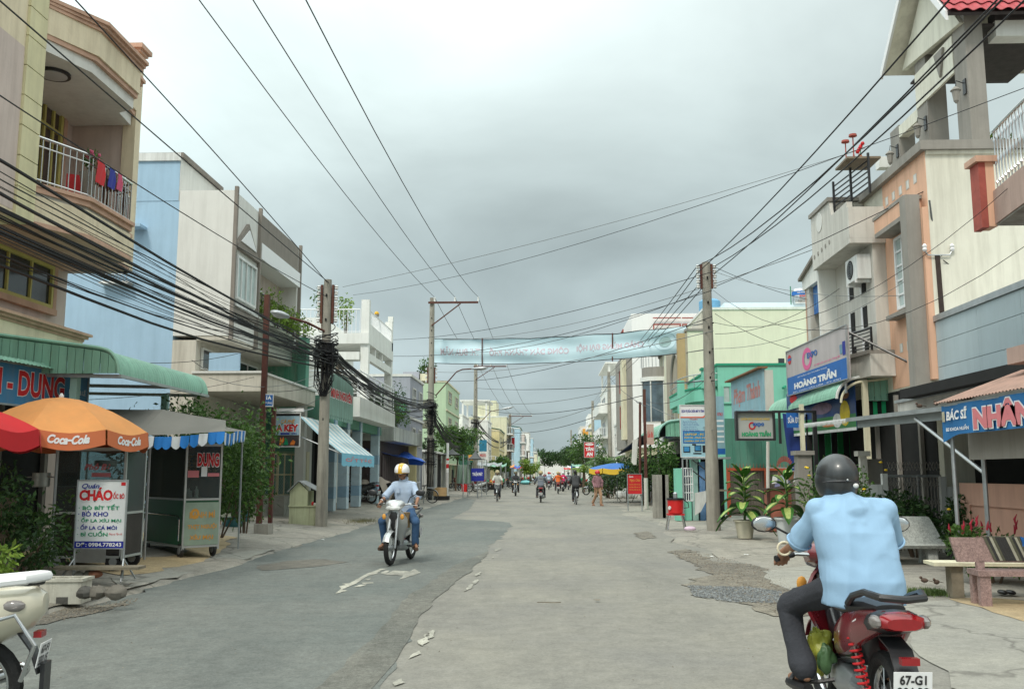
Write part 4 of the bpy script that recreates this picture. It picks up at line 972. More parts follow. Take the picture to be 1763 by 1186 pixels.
sb = Board(O+U*.42-V*.004+Z*(P(100,822,13.6).z-O.z),U,Z,.48,.22,t); sb.text('Phở Bò',MATS['pink_sticker'],.05,.5,.9,.95,.004,.04,.3); sb.rect(MATS['pink_sticker'],.3,.05,.9,.32,.004)
PLANT_BLACK = None
# plants in the left foreground
def leafy(lbl,px,py,Y,rx,h,m,n,size,seed,cat='bush',name='bush'):
 p = P(px,py,Y); return bush(name,lbl,(p.x,Y,zleft(p.x)),rx,rx,h,m,n,size,seed,cat)
leafy('tall loose green bush at the left edge below the red umbrella',5,950,11.6,.75,1.55,LEAF_D(),1500,.085,41)
leafy('low yellow green shrub at the very left edge',-5,960,10.9,.42,.6,LEAF_Y(),420,.09,42,name='shrub',cat='shrub')
leafy('sprawling leafy shrub with thin branches beside the soup cart',52,940,12.4,.62,1.2,LEAF_A(),700,.08,43,name='shrub',cat='shrub')
def strap_plant(name,lbl,c,n,L,w_,m,seed,cat='plant',droop=.5,up=.8):
 t = thing(name,lbl,cat,c); rg = random.Random(seed); first = None
 for i in range(n):
  a = 6.28*i/n+rg.uniform(-.3,.3); l = L*rg.uniform(.7,1.1); e = rg.uniform(.25,1)*(1-up)+.12; g = []
  dx,dy = math.cos(a),math.sin(a)
  for k in range(6):
   f = k/5; r = l*(e*f+droop*.5*f*f); z = l*(f*up-droop*.35*f**2.4); ww = w_*math.sin(math.pi*min(1,f*.85+.15))*.5+.002
   g.append([(c[0]+dx*r-dy*ww,c[1]+dy*r+dx*ww,c[2]+z+.01),(c[0]+dx*r,c[1]+dy*r,c[2]+z-.005),(c[0]+dx*r+dy*ww,c[1]+dy*r-dx*ww,c[2]+z+.01)])
  MB().sheet(g).build('leaf',m,t,smooth=True)
 return t
p = PG(85,985,.1); strap_plant('agave_plant','spiky agave with long grey green leaves behind the foam crate',tuple(p),11,.85,.1,leafmat('agave_green',(.10,.19,.09),(.22,.32,.18)),3)
strap_plant('agave_plant','smaller agave just left of the larger one behind the foam crate',tuple(PG(55,990,.1)),8,.6,.08,MATS['agave_green'],4)
# climbing plant mass and trees between the stalls and the white house
t = bush('climbing_shrub','dark leafy shrub filling the space behind the bread cart',(P(370,850,18.5).x,18.6,.3),1.25,1.0,2.6,LEAF_A(),3800,.10,51,'shrub',nc=16)
t = bush('climbing_shrub','dark thicket behind and between the two food carts',(P(232,850,18).x,18.2,.3),.9,.7,2.4,LEAF_A(),2400,.10,52,'shrub',nc=12)
p = P(400,760,18.8); bush('leafy_shrub','bright green leafy shrub with long sprigs beside the brown steel posts',(P(425,800,20).x,20,.3),.75,.7,2.35,LEAF_A(),1500,.13,53,'shrub',nc=12)
tree('round_tree','dense round green tree in front of the white house porch',(P(352,760,22.6).x,22.6,.3),P(352,682,22.6).z-.3,.95,LEAF_A(),3600,.10,54,trunk=.35)
# potted plants
GLZ = mat('teal_glazed_pot',(.015,.10,.11),.3,.2,5,.05,spec=.6); CLAY = mat('clay_pot',(.40,.16,.09),.9,.15,6,.2); PALEPOT = mat('pale_cement_pot',(.45,.46,.36),.8,.12,6,.2)
def potted(lbl,px,py,r,h,m,seed,ph=.55,n=260,z=.12,lm=None):
 p = PG(px,py,z); t = bush('potted_plant',lbl,(p.x,p.y,p.z+h*.8),r*1.5,r*1.5,ph,lm or LEAF_A(),n,.11,seed,'potted plant')
 MB().lathe(p,[(r*.6,0),(r*.75,.02),(r*1.0,h*.55),(r*.85,h*.9),(r*1.02,h),(r*.9,h+.003),(r*.7,h-.04)],20).build('pot',m,t,smooth=True); return t
potted('low plant in a small clay pot beside the bread cart',372,912,.12,.22,CLAY,61); potted('plant in a pale curved pot behind the bread cart',384,908,.2,.45,PALEPOT,62)
potted('plant in a wide teal glazed pot beside the pale pot',400,914,.26,.34,GLZ,63,.7,420); potted('plant in a tall teal rimmed pot nearest the steel posts',416,906,.22,.42,GLZ,64,.6,300)
# brown steel posts on a concrete block
t = thing('steel_post','tall rusty brown steel post rising above the cables on a concrete block','post',(P(448,900,22).x,22,.2))
x = P(446,900,22).x; MB().box((x-.06,21.94,.2),(x+.06,22.06,P(440,508,22).z)).build('shaft',RUSTY,t); MB().box((x-.06,21.8,.1),(x+.28,22.2,.38)).build('footing',GREYCONC,t)
t = thing('steel_post','shorter rusty brown steel post carrying the blue street plate','post',(P(462,900,22).x,22.1,.2)); x2 = P(462,900,22).x
MB().box((x2-.045,22.1,.38),(x2+.045,22.19,P(462,700,22).z)).build('shaft',RUSTY,t)
t,b = sgn('street_sign','small blue and white street plate on top of the shorter rusty post',455,470,700,678,21.95)
b.panel(WHITE_CLEAN,th=.02); b.rect(BLUE,.05,.08,.95,.92,.003); b.text('1A',WHITE_CLEAN,.2,.55,.8,.85,.006,.05); b.text('ĐƯỜNG',WHITE_CLEAN,.12,.2,.88,.42,.006)
# small shrine-like grey-yellow block with sheet roof
def shrine():
 p = PG(520,905,.12); s = 1/1600*p.y; t = thing('roadside_shrine','small pale green roadside shrine with gabled sheet roof beside the concrete pole','shrine',p)
 M = mat('moss_tinted_plaster',(.42,.44,.28),.9,.12,2,.2,20,streak=.6,dirt=(.2,.18,.12)); Y = p.y
 x0,x1,x2 = P(497,900,Y).x,P(528,900,Y).x,P(546,900,Y).x; zb = P(520,872,Y).z; zt = P(520,845,Y).z; pk = P(512,830,Y).z
 MB().box((x0,Y,.08),(x2,Y+.8,zb)).build('plinth',M,t); MB().box((x0-.02,Y-.03,zb),(x2+.02,Y+.82,zb+.03)).build('plinth_cap',M,t)
 MB().prism([(x0,Y+.02,zb+.03),(x1,Y+.02,zb+.03),(x1,Y+.02,zt),((x0+x1)/2,Y+.02,pk),(x0,Y+.02,zt)],(0,.12,0)).build('gable_wall',M,t)
 MB().box((x1-.02,Y+.14,zb+.03),(x1+.0,Y+.7,zt)).build('side_wall',M,t); MB().box((x0,Y+.14,zb+.03),(x0+.06,Y+.7,zt)).build('side_wall',M,t)
 xm = (x0+x1)/2
 for a,bb,c,d in (((x0-.05),zt-.03,xm,pk+.03),((xm),pk+.03,x1+.38,zt-.06)): MB().sheet([[(a,Y-.06,bb),(c,Y-.06,d)],[(a,Y+.75,bb),(c,Y+.75,d)]],.02).build('roof_sheet',STEEL,t)
 for x,m,h in ((x1+.1,RED,.1),(x1+.16,WHITE,.07)): MB().lathe((x,Y+.2,zb+.03),[(.03,0),(.04,h*.6),(.02,h)],10).build('incense_cup',m,t)
shrine()
# cream mesh gate
def mesh_gate():
 Y0 = 31; a = P(478,850,29); bq = P(512,848,31.2); t = thing('mesh_gate','cream steel gate filled with wire mesh and spiked top beside the green house','gate',(a.x,30,.4))
 CR = mat('cream_gate_paint',(.55,.50,.32),.7,.1,4,.1,streak=.3,dirt=(.3,.22,.12)); z0,z1 = P(478,852,30).z,P(500,782,30).z
 A,B = Vector((P(452,850,29).x,29,z0)),Vector((P(511,850,30.8).x,30.8,z0)); n = 5; H = z1-z0
 for k in range(n+1): q = A.lerp(B,k/n); MB().bar(q,q+Vector((0,0,H)),.07 if k in (0,2,5) else .035).build('gate_post',CR,t)
 for z in (0,.5,1): MB().bar(A+Vector((0,0,H*z)),B+Vector((0,0,H*z)),.04).build('gate_rail',CR,t)
 U = B-A; L = U.length; d = .075; mb = MB(); k = -H
 while k < L:
  for s in (0,1):
   p,q = (k,0),(k+H,H)
   if p[0] < 0: p = (0,-k)
   if q[0] > L: q = (L,H-(q[0]-L))
   if s: p,q = (L-p[0],p[1]),(L-q[0],q[1])
   f = lambda r: A+U*(r[0]/L)+Vector((0,0,r[1]))
   mb.tube([f(p),f(q)],.003,3,False)
  k += d*1.4
 mb.build('wire_mesh',STEEL,t)
 sp = MB()
 for k in range(30): q = A.lerp(B,k/29)+Vector((0,0,H)); sp.tube([q,q+Vector((0,0,.12))],[.01,.001],4)
 sp.build('spikes',CR,t); w_ = B+Vector((.05,.05,0)); MB().box((w_.x,w_.y,.3),(w_.x+.25,w_.y+.3,z1+.1)).build('gate_pier',CREAM,t)
 MB().box((A.x-2.4,A.y-.4,.2),(B.x+.2,B.y+.6,z0)).build('raised_floor',M_PAVE2,t)
 for i in range(2): MB().box((A.x-.2,A.y-.75-.35*i,.15),(B.x-.3,A.y-.402-.35*i,z0-.17*(i+1))).build('step',M_PAVE2,t)
mesh_gate()
bush('yard_shrub','green foliage in the yard behind the cream mesh gate',(P(490,800,33).x,32.6,.6),1.0,.7,1.9,LEAF_A(),900,.12,71,'shrub')
# A KEY sign
t,b = sgn('hanging_sign','square advertisement with red serif lettering and an arrow hanging beside the green house',472,515,768,712,27.2)
b.panel(mat('poster_pale_blue',(.35,.50,.58),.5,.25,5,0),th=.06); b.border(WHITE,.025); b.rect(DARKIN,0,.93,1,1,.004); b.rect(mat('poster_dark',(.06,.05,.05),.5,.3,8,0),0,0,1,.34,.004)
b.text('CÀ PHÊ',ORL,.25,.70,.80,.84,.006,.03,.3); b.text('A KEY',RED,.06,.45,.94,.67,.008,.06); b.text('A KEY',WHITE_CLEAN,.04,.43,.96,.69,.005,.1)
b.poly(NAVY,[(.3,.36),(.6,.36),(.6,.41),(.3,.41),(.3,.43),(.22,.385),(.3,.34)],.008); b.text('100m',NAVY,.66,.36,.9,.42,.006)
b.poly(mat('flame_orange',(.75,.20,.03),.6,.4,12,0),[(.2,.03),(.32,.05),(.4,.18),(.36,.3),(.3,.2),(.24,.28),(.22,.14)],.007,'printed_picture'); b.poly(MATS['flame_orange'],[(.62,.04),(.8,.03),(.85,.14),(.74,.2),(.66,.12)],.007,'printed_picture'); b.poly(GREENL,[(.38,.04),(.56,.04),(.52,.2),(.44,.26),(.42,.12)],.0075,'printed_picture')
MB().obox(b.pt(-.1,1.06,-.02),b.U*b.w*1.22,(0,.08,0),(0,0,.1)).build('lamp_tube',WHITE_CLEAN,t); MB().bar(b.pt(1,1.05),b.pt(1.35,1.2,-.5),.03).build('bracket',STEEL,t)
MB().bar(b.pt(-.02,-.05,-.1),b.pt(-.02,1.1,-.1),.04).build('hanger',STEEL,t)
MB().bar(b.pt(.5,.9,-.09),Vector((b.pt(.5,.9).x-.3,31.4,b.pt(.5,.9).z+.2)),.05).build('support_arm',STEEL,t)
# ================================================================= HOUSES ON THE LEFT, FARTHER
TEALW = mat('faded_sea_green_plaster',(.11,.29,.21),.85,.12,1.5,.1,20,streak=.35,dirt=(.25,.34,.28))
MINTW = mat('bright_mint_plaster',(.22,.58,.44),.8,.05,1.5,.05,20,streak=.15,dirt=(.2,.4,.32))
WHITEH = mat('bright_white_plaster',(.78,.78,.74),.85,.05,1.5,.1,20,streak=.22,dirt=(.5,.48,.42))
LILAC = mat('lilac_grey_plaster',(.36,.37,.42),.85,.08,1.5,.1,20,streak=.25,dirt=(.26,.26,.27))
LGREEN = mat('pale_green_plaster',(.48,.62,.42),.85,.06,1.5,.1,20,streak=.2,dirt=(.36,.42,.3))
LYELL = mat('butter_yellow_plaster',(.72,.62,.34),.85,.06,1.5,.1,20,streak=.2,dirt=(.45,.4,.28))
LBLUE = mat('baby_blue_plaster',(.42,.60,.70),.85,.06,1.5,.1,20,streak=.2,dirt=(.35,.42,.46))
REDTILE = mat('terracotta_tile',(.36,.09,.07),.8,.2,5,.2,20)
BRICKISH = mat('raw_brick_wall',(.33,.19,.13),.9,.25,6,.3,20)
def green_white_house():
 XF = -7.4; Y0 = 31.6
 t = thing('green_and_white_house','white concrete house with open balconies above a sea green shop','house',(XF,Y0,0))
 zg = P(520,703,Y0).z; zt = P(520,600,Y0).z
 x0 = -13; xg = P(553,700,Y0).x
 # ground floor corner, open dark doorway facing the camera
 MB().box((x0,Y0,.2),(P(524,800,Y0).x,Y0+.25,zg-.5)).build('wall',TEALW,t)
 MB().box((x0,Y0-.05,zg-.5),(xg+.1,Y0+.3,zg+.45)).build('fascia',TEALW,t)
 MB().box((P(524,800,Y0).x+.002,Y0-.03,.2),(P(533,800,Y0).x,Y0+.27,zg-.502)).build('door_pilaster',GREYW,t)
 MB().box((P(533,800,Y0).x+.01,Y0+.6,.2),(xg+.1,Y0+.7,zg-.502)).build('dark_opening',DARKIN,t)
 MB().box((x0,Y0+.302,zg-.4),(XF-.3,43,zg)).build('first_floor_slab',GREYW,t)
 MB().box((x0,Y0+.1,zg+.452),(P(512,650,Y0).x,Y0+.35,zt)).build('upper_green_wall',mat('bright_stained_green',(.07,.33,.20),.8,.2,3,.1,streak=.55,dirt=(.4,.5,.4)),t)
 MB().box((P(512,650,Y0).x+.002,Y0+.0,zg+.452),(P(526,650,Y0).x,Y0+.45,zt+.4)).build('upper_pilaster',TEALW,t)
 MB().box((x0,37,0),(XF-1.6,43,zt+2)).build('rear_wall',WHITEH,t)
 # white frame: columns and floors
 Yc = 36.0; X1 = -6.95; Ye = 41.8
 z2 = P(605,565,Yc).z; z3 = P(605,518,Yc).z; za = P(605,690,Yc).z
 for y in (Yc,Ye-.3):
  MB().box((X1-.32,y,za-.6),(X1,y+.3,z3+.05)).build('column',WHITEH,t)
 MB().box((-9.9,Yc,za),(-9.6,Yc+.3,z2-.6)).build('column',WHITEH,t)
 MB().box((-10.2,Yc-.1,z2-.62),(X1+.02,Ye,z2-.2)).build('roof_slab',WHITEH,t);
 MB().box((-10.2,Yc-.1,z2-1.25),(X1-.34,Yc+.05,z2-.95)).build('beam',WHITEH,t); MB().box((X1-.2,Yc+.302,z2-1.25),(X1-.02,Ye-.302,z2-.95)).build('beam',WHITEH,t)
 for y in (Yc+1.6,Yc+3.2): MB().box((X1-.2,y,z2-.948),(X1-.02,y+.15,z2-.622)).build('short_post',WHITEH,t)
 # terrace railings
 zt_ = z2-.198
 railing(t,(-10.1,Yc-.02,0),(X1-.35,Yc-.02,0),zt_,zt_+.95,WHITE_CLEAN,.16,.014)
 railing(t,(X1-.04,Yc+.35,0),(X1-.04,Ye-.05,0),zt_,zt_+.95,WHITE_CLEAN,.16,.014)
 MB().box((X1-.14,Yc+.302,zt_),(X1-.0,Ye,zt_+.4)).build('terrace_kerb',WHITEH,t)
 MB().box((X1-.2,Ye-.3,z3+.052),(X1+.02,Ye-.1,z3+.3)).build('corner_cap',WHITEH,t)
 MB().box((-9.8,Yc+1.6,z2-2.3),(X1-.5,Yc+1.8,z2-1.6)).build('inner_parapet',WHITEH,t)
 MB().box((-9.8,Yc+1.802,z2-2.3),(X1-.5,Ye,z2-2.2)).build('mid_floor',WHITEH,t)
 MB().box((X1-1.3,Yc+.1,za+.1),(X1-1.2,Yc+1.2,z2-1.4)).build('door_panel',SHUTTER,t)
 # first floor balcony with horizontal rails
 MB().box((-9.5,Yc-2.2,za-.75),(X1+.15,Ye,za-.02)).build('balcony_slab',WHITEH,t)
 def hrail(a,b):
  a,b = Vector(a),Vector(b); n = max(1,int((b-a).length/1.3))
  for k in range(n+1): q = a.lerp(b,k/n); MB().bar(q,q+Vector((0,0,1.0)),.045).build('rail_post',WHITE_CLEAN,t)
  for k in range(7): MB().tube([a+Vector((0,0,.12+.14*k)),b+Vector((0,0,.12+.14*k))],.016 if k < 6 else .03,6).build('rail',WHITE_CLEAN,t)
 hrail((X1+.08,Yc-2.1,za),(X1+.08,Ye-.1,za)); hrail((-9.2,Yc-2.1,za),(X1+.04,Yc-2.1,za))
 # shopfront columns tiled pale blue below
 zs = za-.752
 TI = mat('blue_white_tile',(.45,.56,.62),.35,.12,6,0,spec=.6); TB = mat('blue_tile_accent',(.26,.40,.52),.35,.1,6,0,spec=.6)
 for j,(y,w_) in enumerate(((Y0+.9,.38),(Y0+3.0,.42),(Y0+5.4,.38),(Y0+9.4,.38))):
  z = .25; k = 0; tile = None
  MB().box((XF-.30,y+.03,.2),(XF-.03,y+w_-.03,zs)).build('column',GREYW,t)
  while z < zs-.1:
   h = min(.42,zs-z)-.008
   MB().box((XF-.028,y,z),(XF+.012,y+w_,z+h)).build('tile',TB if k % 3 == 1 else TI,t); MB().box((XF-.33,y-.012,z),(XF-.0,y+.026,z+h)).build('tile',TB if k % 3 == 1 else TI,t)
   z += .42; k += 1
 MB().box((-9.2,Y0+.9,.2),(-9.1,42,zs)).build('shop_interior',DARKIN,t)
 for y in (Y0+1.8,Y0+4.2,Y0+6.2): MB().box((XF-.9,y,.25),(XF-.84,y+.08,zs-.3)).build('door_frame',STEEL,t)
 MB().box((XF-.3,Y0+.32,zs-.35),(XF-.04,42,zs-.002)).build('shop_lintel',TEALW,t)
 return t,zs,X1,za,Ye,zt_
GW,zs_,X1_,za_,Ye_,zt2_ = green_white_house()
bush('terrace_plants','leggy yellow green plant on the white terrace beside the left concrete pole',(-7.9,36.3,zt2_),.5,.4,1.5,LEAF_Y(),300,.14,81,'plant')
bush('terrace_plants','thin plant with drooping leaves at the left of the white terrace',(-8.9,36.3,zt2_+.2),.5,.4,1.7,LEAF_A(),260,.14,82,'plant')
bush('flowering_plant','red flowering potted plant behind the left white terrace railing',(-9.6,36.2,zt2_),.3,.3,.7,LEAF_D(),160,.1,83,'plant')
p = P(625,530,38); t = thing('yellow_ornament','yellow topped ornament standing on the white terrace parapet','ornament',(-7.1,38,zt2_+.4)); MB().lathe((-7.1,38.4,zt2_+.9),[(.1,0),(.06,.1),(.12,.25)],10).build('vase',GREYCONC,t); MB().ell((-7.1,38.4,zt2_+1.19),.1,n=10,m=7).build('blossom',mat('marigold_yellow',(.75,.42,.03),.7,.2,10,.3),t)
# NGUYEN sign over the shop, arched top
def nguyen():
 X = X1_+.25; ya,yb = Yp(566,700,X),Yp(608,700,X); t = thing('shop_sign','sea green arched shop sign with red letters on the green and white house','sign',(X,ya,zs_))
 b = Board((X,ya,zs_-.25),(0,1,0),(0,0,1),yb-ya,1.35,t); SG = mat('grey_green_sign',(.22,.36,.30),.7,.1,3,.1,streak=.3)
 pts = [(0,0),(1,0),(1,.75)]+[(.5+.5*math.cos(math.pi*k/10),.75+.3*math.sin(math.pi*k/10)) for k in range(1,10)]+[(0,.75)]
 MB().prism([b.pt(x,y) for x,y in pts],(-.06,0,0)).build('panel',SG,t)
 b.text('MINH NGUYÊN',RED,.06,.42,.94,.68,.006,.05); b.text('MINH NGUYÊN',WHITE_CLEAN,.05,.40,.95,.70,.004,.09)
 for k in range(12): MB().obox(b.pt(k/12+.01,-.08,0),b.U*b.w*.06,(-.03,0,0),(0,0,.1)).build('tooth',SG,t)
nguyen()
def slope_awning(name,lbl,y0,y1,x0,x1,z0,z1,ms,vm,txt=None,cat='awning',stripes=8,val=.35):
 t = thing(name,lbl,cat,(x0,y0,z1)); K = stripes; w_ = (y1-y0)/K
 for k in range(K):
  a,b = y0+k*w_,y0+(k+1)*w_-.004
  MB().sheet([[(x0,a,z0),(x0,b,z0)],[((x0+x1)/2,a,(z0+z1)/2-.05),((x0+x1)/2,b,(z0+z1)/2-.05)],[(x1,a,z1),(x1,b,z1)]],.01).build('cloth_strip',ms[k % len(ms)],t)
 b = Board((x1+.02,y0,z1-val),(0,1,0),(0,0,1),y1-y0,val,t); n = 20
 g = [[(x1+.02,y0+(y1-y0)*i/n,z1-val*(j/2)-(.05*abs(math.sin(i*1.2)) if j == 2 else 0)) for i in range(n+1)] for j in range(3)]
 MB().sheet(g[::-1],.006).build('valance',vm,t)
 if txt: b.text(txt[0],txt[1],.1,.3,.9,.75,.012,.04)
 for y in (y0+.05,y1-.05): MB().tube([(x0,y,z0-.6),(x1,y,z1-.03)],.02,6).build('arm',STEEL,t)
 return t
CB,CW = mat('pale_blue_canvas',(.35,.52,.58),.7,.1,3,.1),mat('white_canvas',(.66,.68,.66),.7,.1,3,.1)
slope_awning('striped_awning','pale blue and white striped shop awning below the arched green sign',Yp(574,740,-6.3),Yp(632,740,-6.3),-7.35,-6.05,zs_-.35,zs_-1.45,[CB,CW],mat('sky_blue_valance',(.20,.48,.62),.7,.1,3,.1),('CẮT TÓC',MATS['pink_sticker']),stripes=14)
BT = mat('blue_tarpaulin',(.01,.10,.50),.45,.15,2,.2,6,spec=.5)
def tarp(name,lbl,pts,m,posts=(),sag=.15,K=10):
 a,b,c,d = map(Vector,pts); t = thing(name,lbl,'tarpaulin',a)
 g = [[(a.lerp(b,i/K)).lerp(d.lerp(c,i/K),j/K)-Vector((0,0,sag*math.sin(math.pi*i/K)*math.sin(math.pi*j/K)+.03*math.sin(i*2.1+j))) for i in range(K+1)] for j in range(K+1)]
 MB().sheet(g,.005).build('sheet',m,t,smooth=True)
 for p in posts: MB().tube([(p[0],p[1],.1),p],.02,6).build('pole',STEEL,t)
 return t
Yt = 44
tarp('blue_tarpaulin','bright blue tarpaulin strung low over the pavement behind the front rider',[P(628,772,42),P(733,795,46),P(700,778,50),P(640,768,50)],BT,[tuple(P(730,795,46)),tuple(P(650,782,43))])
o = MB().sheet([[P(702,786,46),P(733,795,46)],[P(704,800,46),P(727,801,46)]],.005).build('blue_tarpaulin_flap',BT); tag(o,'short hanging flap of blue tarpaulin at the end of the blue sheet','tarpaulin')
# low shop with plants on its flat roof
t = thing('low_shop','low shop with weathered white fascia and shrubs on its flat roof','shop',(-7.2,43,0))
z = P(640,757,44).z
MB().box((-12,42.2,z-.1),(-6.9,52,z+.55)).build('fascia',mat('weathered_white_fascia',(.50,.51,.48),.9,.1,2,.1,streak=.8,dirt=(.12,.12,.11)),t)
MB().box((-12,42.3,.2),(-7.6,52,z-.1)).build('wall',mat('dark_brown_boards',(.07,.05,.05),.8,.3,4,.1),t); MB().box((-7.5,50.9,.2),(-7.1,51.3,z-.1)).build('pillar',LYELL,t)
for k in range(14): MB().box((-7.59,43+k*.55,.25),(-7.54,43+k*.55+.5,2.4)).build('wall_board',MATS['dark_brown_boards'],t)
for i,(px,py,Y,r,h,m) in enumerate(((650,735,44,1.1,1.9,LEAF_D()),(668,740,46,1.2,2.2,LEAF_D()),(690,748,48,1.0,1.6,LEAF_A()),(640,700,47,.9,2.4,LEAF_D()),(672,715,50,1.4,2.8,LEAF_D()))):
 p = P(px,py,Y); bush('roof_shrub',['overgrown dark shrub at the near corner of the low shop roof','bushy dark shrub above the blue tarpaulin on the low roof','lighter shrub at the far end of the low shop roof','tall narrow shrub beside the white balconies on the low roof','tall dark shrub rising behind the low roof near the cable knot'][i],(p.x-.2,Y,z+.5),r,r,h,m,1500,.12,90+i,'shrub','shrubs on the low shop roof')
# generic house for the farther stretches
def row_house(name,lbl,side,XF,Y0,Y1,H,wall,floors=3,front='balcony',trim=None,depth=9,cat='house',side_windows=0,roof=None,ground_dark=True,win=WINDARK,seed=0,over=.9,slabm=None,awn=None):
 rg = random.Random(seed); s = side; t = thing(name,lbl,cat,(XF,Y0,0)); xb = XF+s*depth; trim = trim or WHITEH; fh = H/floors; g = fh*1.05; n = (-s,0,0)
 ug = [XF,xb]
 MB().box((XF,Y0,g),(xb,Y1,H)).build('wall',wall,t); MB().box((XF+s*.5,Y0+.02,0),(xb,Y1-.02,g-.002)).build('ground_floor_wall',wall,t)
 if ground_dark:
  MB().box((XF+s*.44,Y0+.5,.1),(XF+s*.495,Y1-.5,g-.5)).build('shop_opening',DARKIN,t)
  for k in range(3): y = Y0+.4+(Y1-Y0-.9)*k/2; MB().box((XF+s*.1,y,0),(XF+s*.40,y+.22,g-.005)).build('column',trim,t)
 MB().box((XF-s*.08,Y0-.05,H),(xb,Y1+.05,H+.14)).build('coping',trim,t)
 for f in range(1,floors):
  z = g+(f-1)*(H-g)/max(1,floors-1); hh = (H-g)/max(1,floors-1); k = 2 if Y1-Y0 > 5 else 1
  kind = front if isinstance(front,str) else front[f-1]
  if kind in ('balcony','mixed'):
   MB().box((XF-s*over,Y0+.1,z-.15),(XF-s*.002,Y1-.1,z)).build('balcony_slab',slabm or trim,t)
   railing(t,(XF-s*(over-.06),Y0+.15,0),(XF-s*(over-.06),Y1-.15,0),z,z+.9,rg.choice([WHITE_CLEAN,STEEL]),.3,.02)
   railing(t,(XF-s*(over-.06),Y0+.15,0),(XF-s*.05,Y0+.15,0),z,z+.9,WHITE_CLEAN,.3,.02)
   yy = Y0+(Y1-Y0)*.3; window(t,(XF-s*.005,yy,z+.05),(XF-s*.005,yy+(Y1-Y0)*.4,z+hh*.72),n,trim,win,2,1,.07,.06)
  elif kind == 'solid':
   MB().box((XF-s*over,Y0+.1,z-.15),(XF-s*(over-.12),Y1-.1,z+.85)).build('balcony_front',wall,t); MB().box((XF-s*(over-.121),Y0+.1,z-.15),(XF-s*.002,Y1-.1,z)).build('balcony_slab',trim,t)
   MB().box((XF-s*(over-.121),Y0+.1,z+.001),(XF-s*.002,Y0+.2,z+.85)).build('balcony_end',wall,t)
   window(t,(XF-s*.005,Y0+(Y1-Y0)*.25,z+.05),(XF-s*.005,Y0+(Y1-Y0)*.75,z+hh*.72),n,trim,win,2,1,.07,.06)
  elif kind == 'window':
   for q in range(k): yy = Y0+(Y1-Y0)*(q+.28)/k; window(t,(XF-s*.005,yy,z+hh*.28),(XF-s*.005,yy+(Y1-Y0)*.44/k,z+hh*.75),n,trim,win,2,2,.07,.07)
   MB().box((XF-s*.1,Y0,z-.12),(XF-s*.002,Y1,z)).build('string_course',trim,t)
 for q in range(side_windows):
  xw = XF+s*(1.2+2.2*q); z = H-(H-g)/max(1,floors-1)*.75; window(t,(xw,Y0-.005,z),(xw+s*.9,Y0-.005,z+1.1),(0,-1,0),trim,win,2,1,.07,.07)
 if roof == 'tank':
  for sx in (0,1): MB().box((XF+s*(1.5+sx*1.2),Y0+.8,H+.14),(XF+s*(1.6+sx*1.2),Y0+2.0,H+1.0)).build('tank_stand',STEEL,t)
  MB().lathe((XF+s*2.1,Y0+1.4,H+1.0),[(.5,0),(.55,.05),(.55,1.2),(.4,1.35),(.1,1.4)],16).build('water_tank',CHROME,t,smooth=True)
 elif roof == 'tile':
  MB().prism([(XF-s*.3,Y0-.2,H+.14),(xb,Y0-.2,H+.14),((XF+xb)/2,Y0-.2,H+1.8)],(0,Y1-Y0+.4,0)).build('tiled_roof',REDTILE,t)
 elif roof == 'green':
  MB().sheet([[(XF-s*.2,Y0-.1,H+.2),(XF-s*.2,Y1+.1,H+.2)],[(XF+s*depth*.5,Y0-.1,H+1.2),(XF+s*depth*.5,Y1+.1,H+1.2)],[(xb,Y0-.1,H+.3),(xb,Y1+.1,H+.3)]][::-1 if s > 0 else 1],.04).build('sheet_roof',MATS['green_metal_sheet'],t)
  MB().prism([(XF,Y0,H+.142),(xb,Y0,H+.142),(XF+s*depth*.5,Y0,H+1.12)],(0,.1,0)).build('gable',wall,t)
 elif roof == 'pergola':
  for y in (Y0+.2,Y1-.4):
   for dx in (.1,2.8): MB().box((XF+s*dx,y,H+.14),(XF+s*(dx+.2),y+.2,H+2.3)).build('roof_post',trim,t)
  MB().box((XF-s*.2,Y0,H+2.3),(XF+s*3.2,Y1,H+2.45)).build('roof_slab',trim,t)
 elif roof == 'hut': MB().box((XF+s*1.5,Y0+.3,H+.14),(XF+s*4.8,Y1-.5,H+2.4)).build('roof_hut',wall,t)
 if awn:
  c = awn; za = g-.35; slab = [[(XF+s*.4,Y0+.1,za+.5),(XF+s*.4,Y1-.1,za+.5)],[(XF-s*1.6,Y0+.1,za-.2),(XF-s*1.6,Y1-.1,za-.2)]]
  MB().sheet(slab if s > 0 else slab[::-1],.02).build('shop_awning',c,t)
 return t
fx = lambda px,Y: P(px,800,Y).x
H = lambda px,py,Y: P(px,py,Y).z
# lilac-grey house with plants
X = -7.6
row_house('lilac_house','lilac grey house with a narrow dark pilaster beyond the white terrace house',-1,-7.7,52.5,58,H(690,648,52.5),LILAC,3,'window',GREYW,seed=1)
t = thing('corner_tower','narrow grey corner tower with small yellow balconies beside the lilac grey house','house',(-7.4,58.2,0)); h = H(705,640,58.2)
MB().box((-9.0,58.2,0),(-8.0,60.2,h)).build('shaft',LILAC,t)
for py in (655,735,700): z = H(700,py,58.2); MB().box((-7.95,58.4,z),(-7.3,60.0,z+.45)).build('balcony',CREAM,t)
for py in (690,725): z = H(700,py,58.2); MB().box((-7.99,58.6,z),(-7.9,59.6,z+.9)).build('window',WINDARK,t)
bush('roof_plant','spiky plant on top of the narrow grey corner tower',(-7.6,59,h-.2),.7,.7,1.1,LEAF_A(),260,.2,101,'plant')
MB_ = row_house('pale_green_house','tall pale green house with red tiled edge behind the banner pole',-1,-8.4,78,90,H(780,658,78),LGREEN,4,'window',CREAM,12,seed=2)
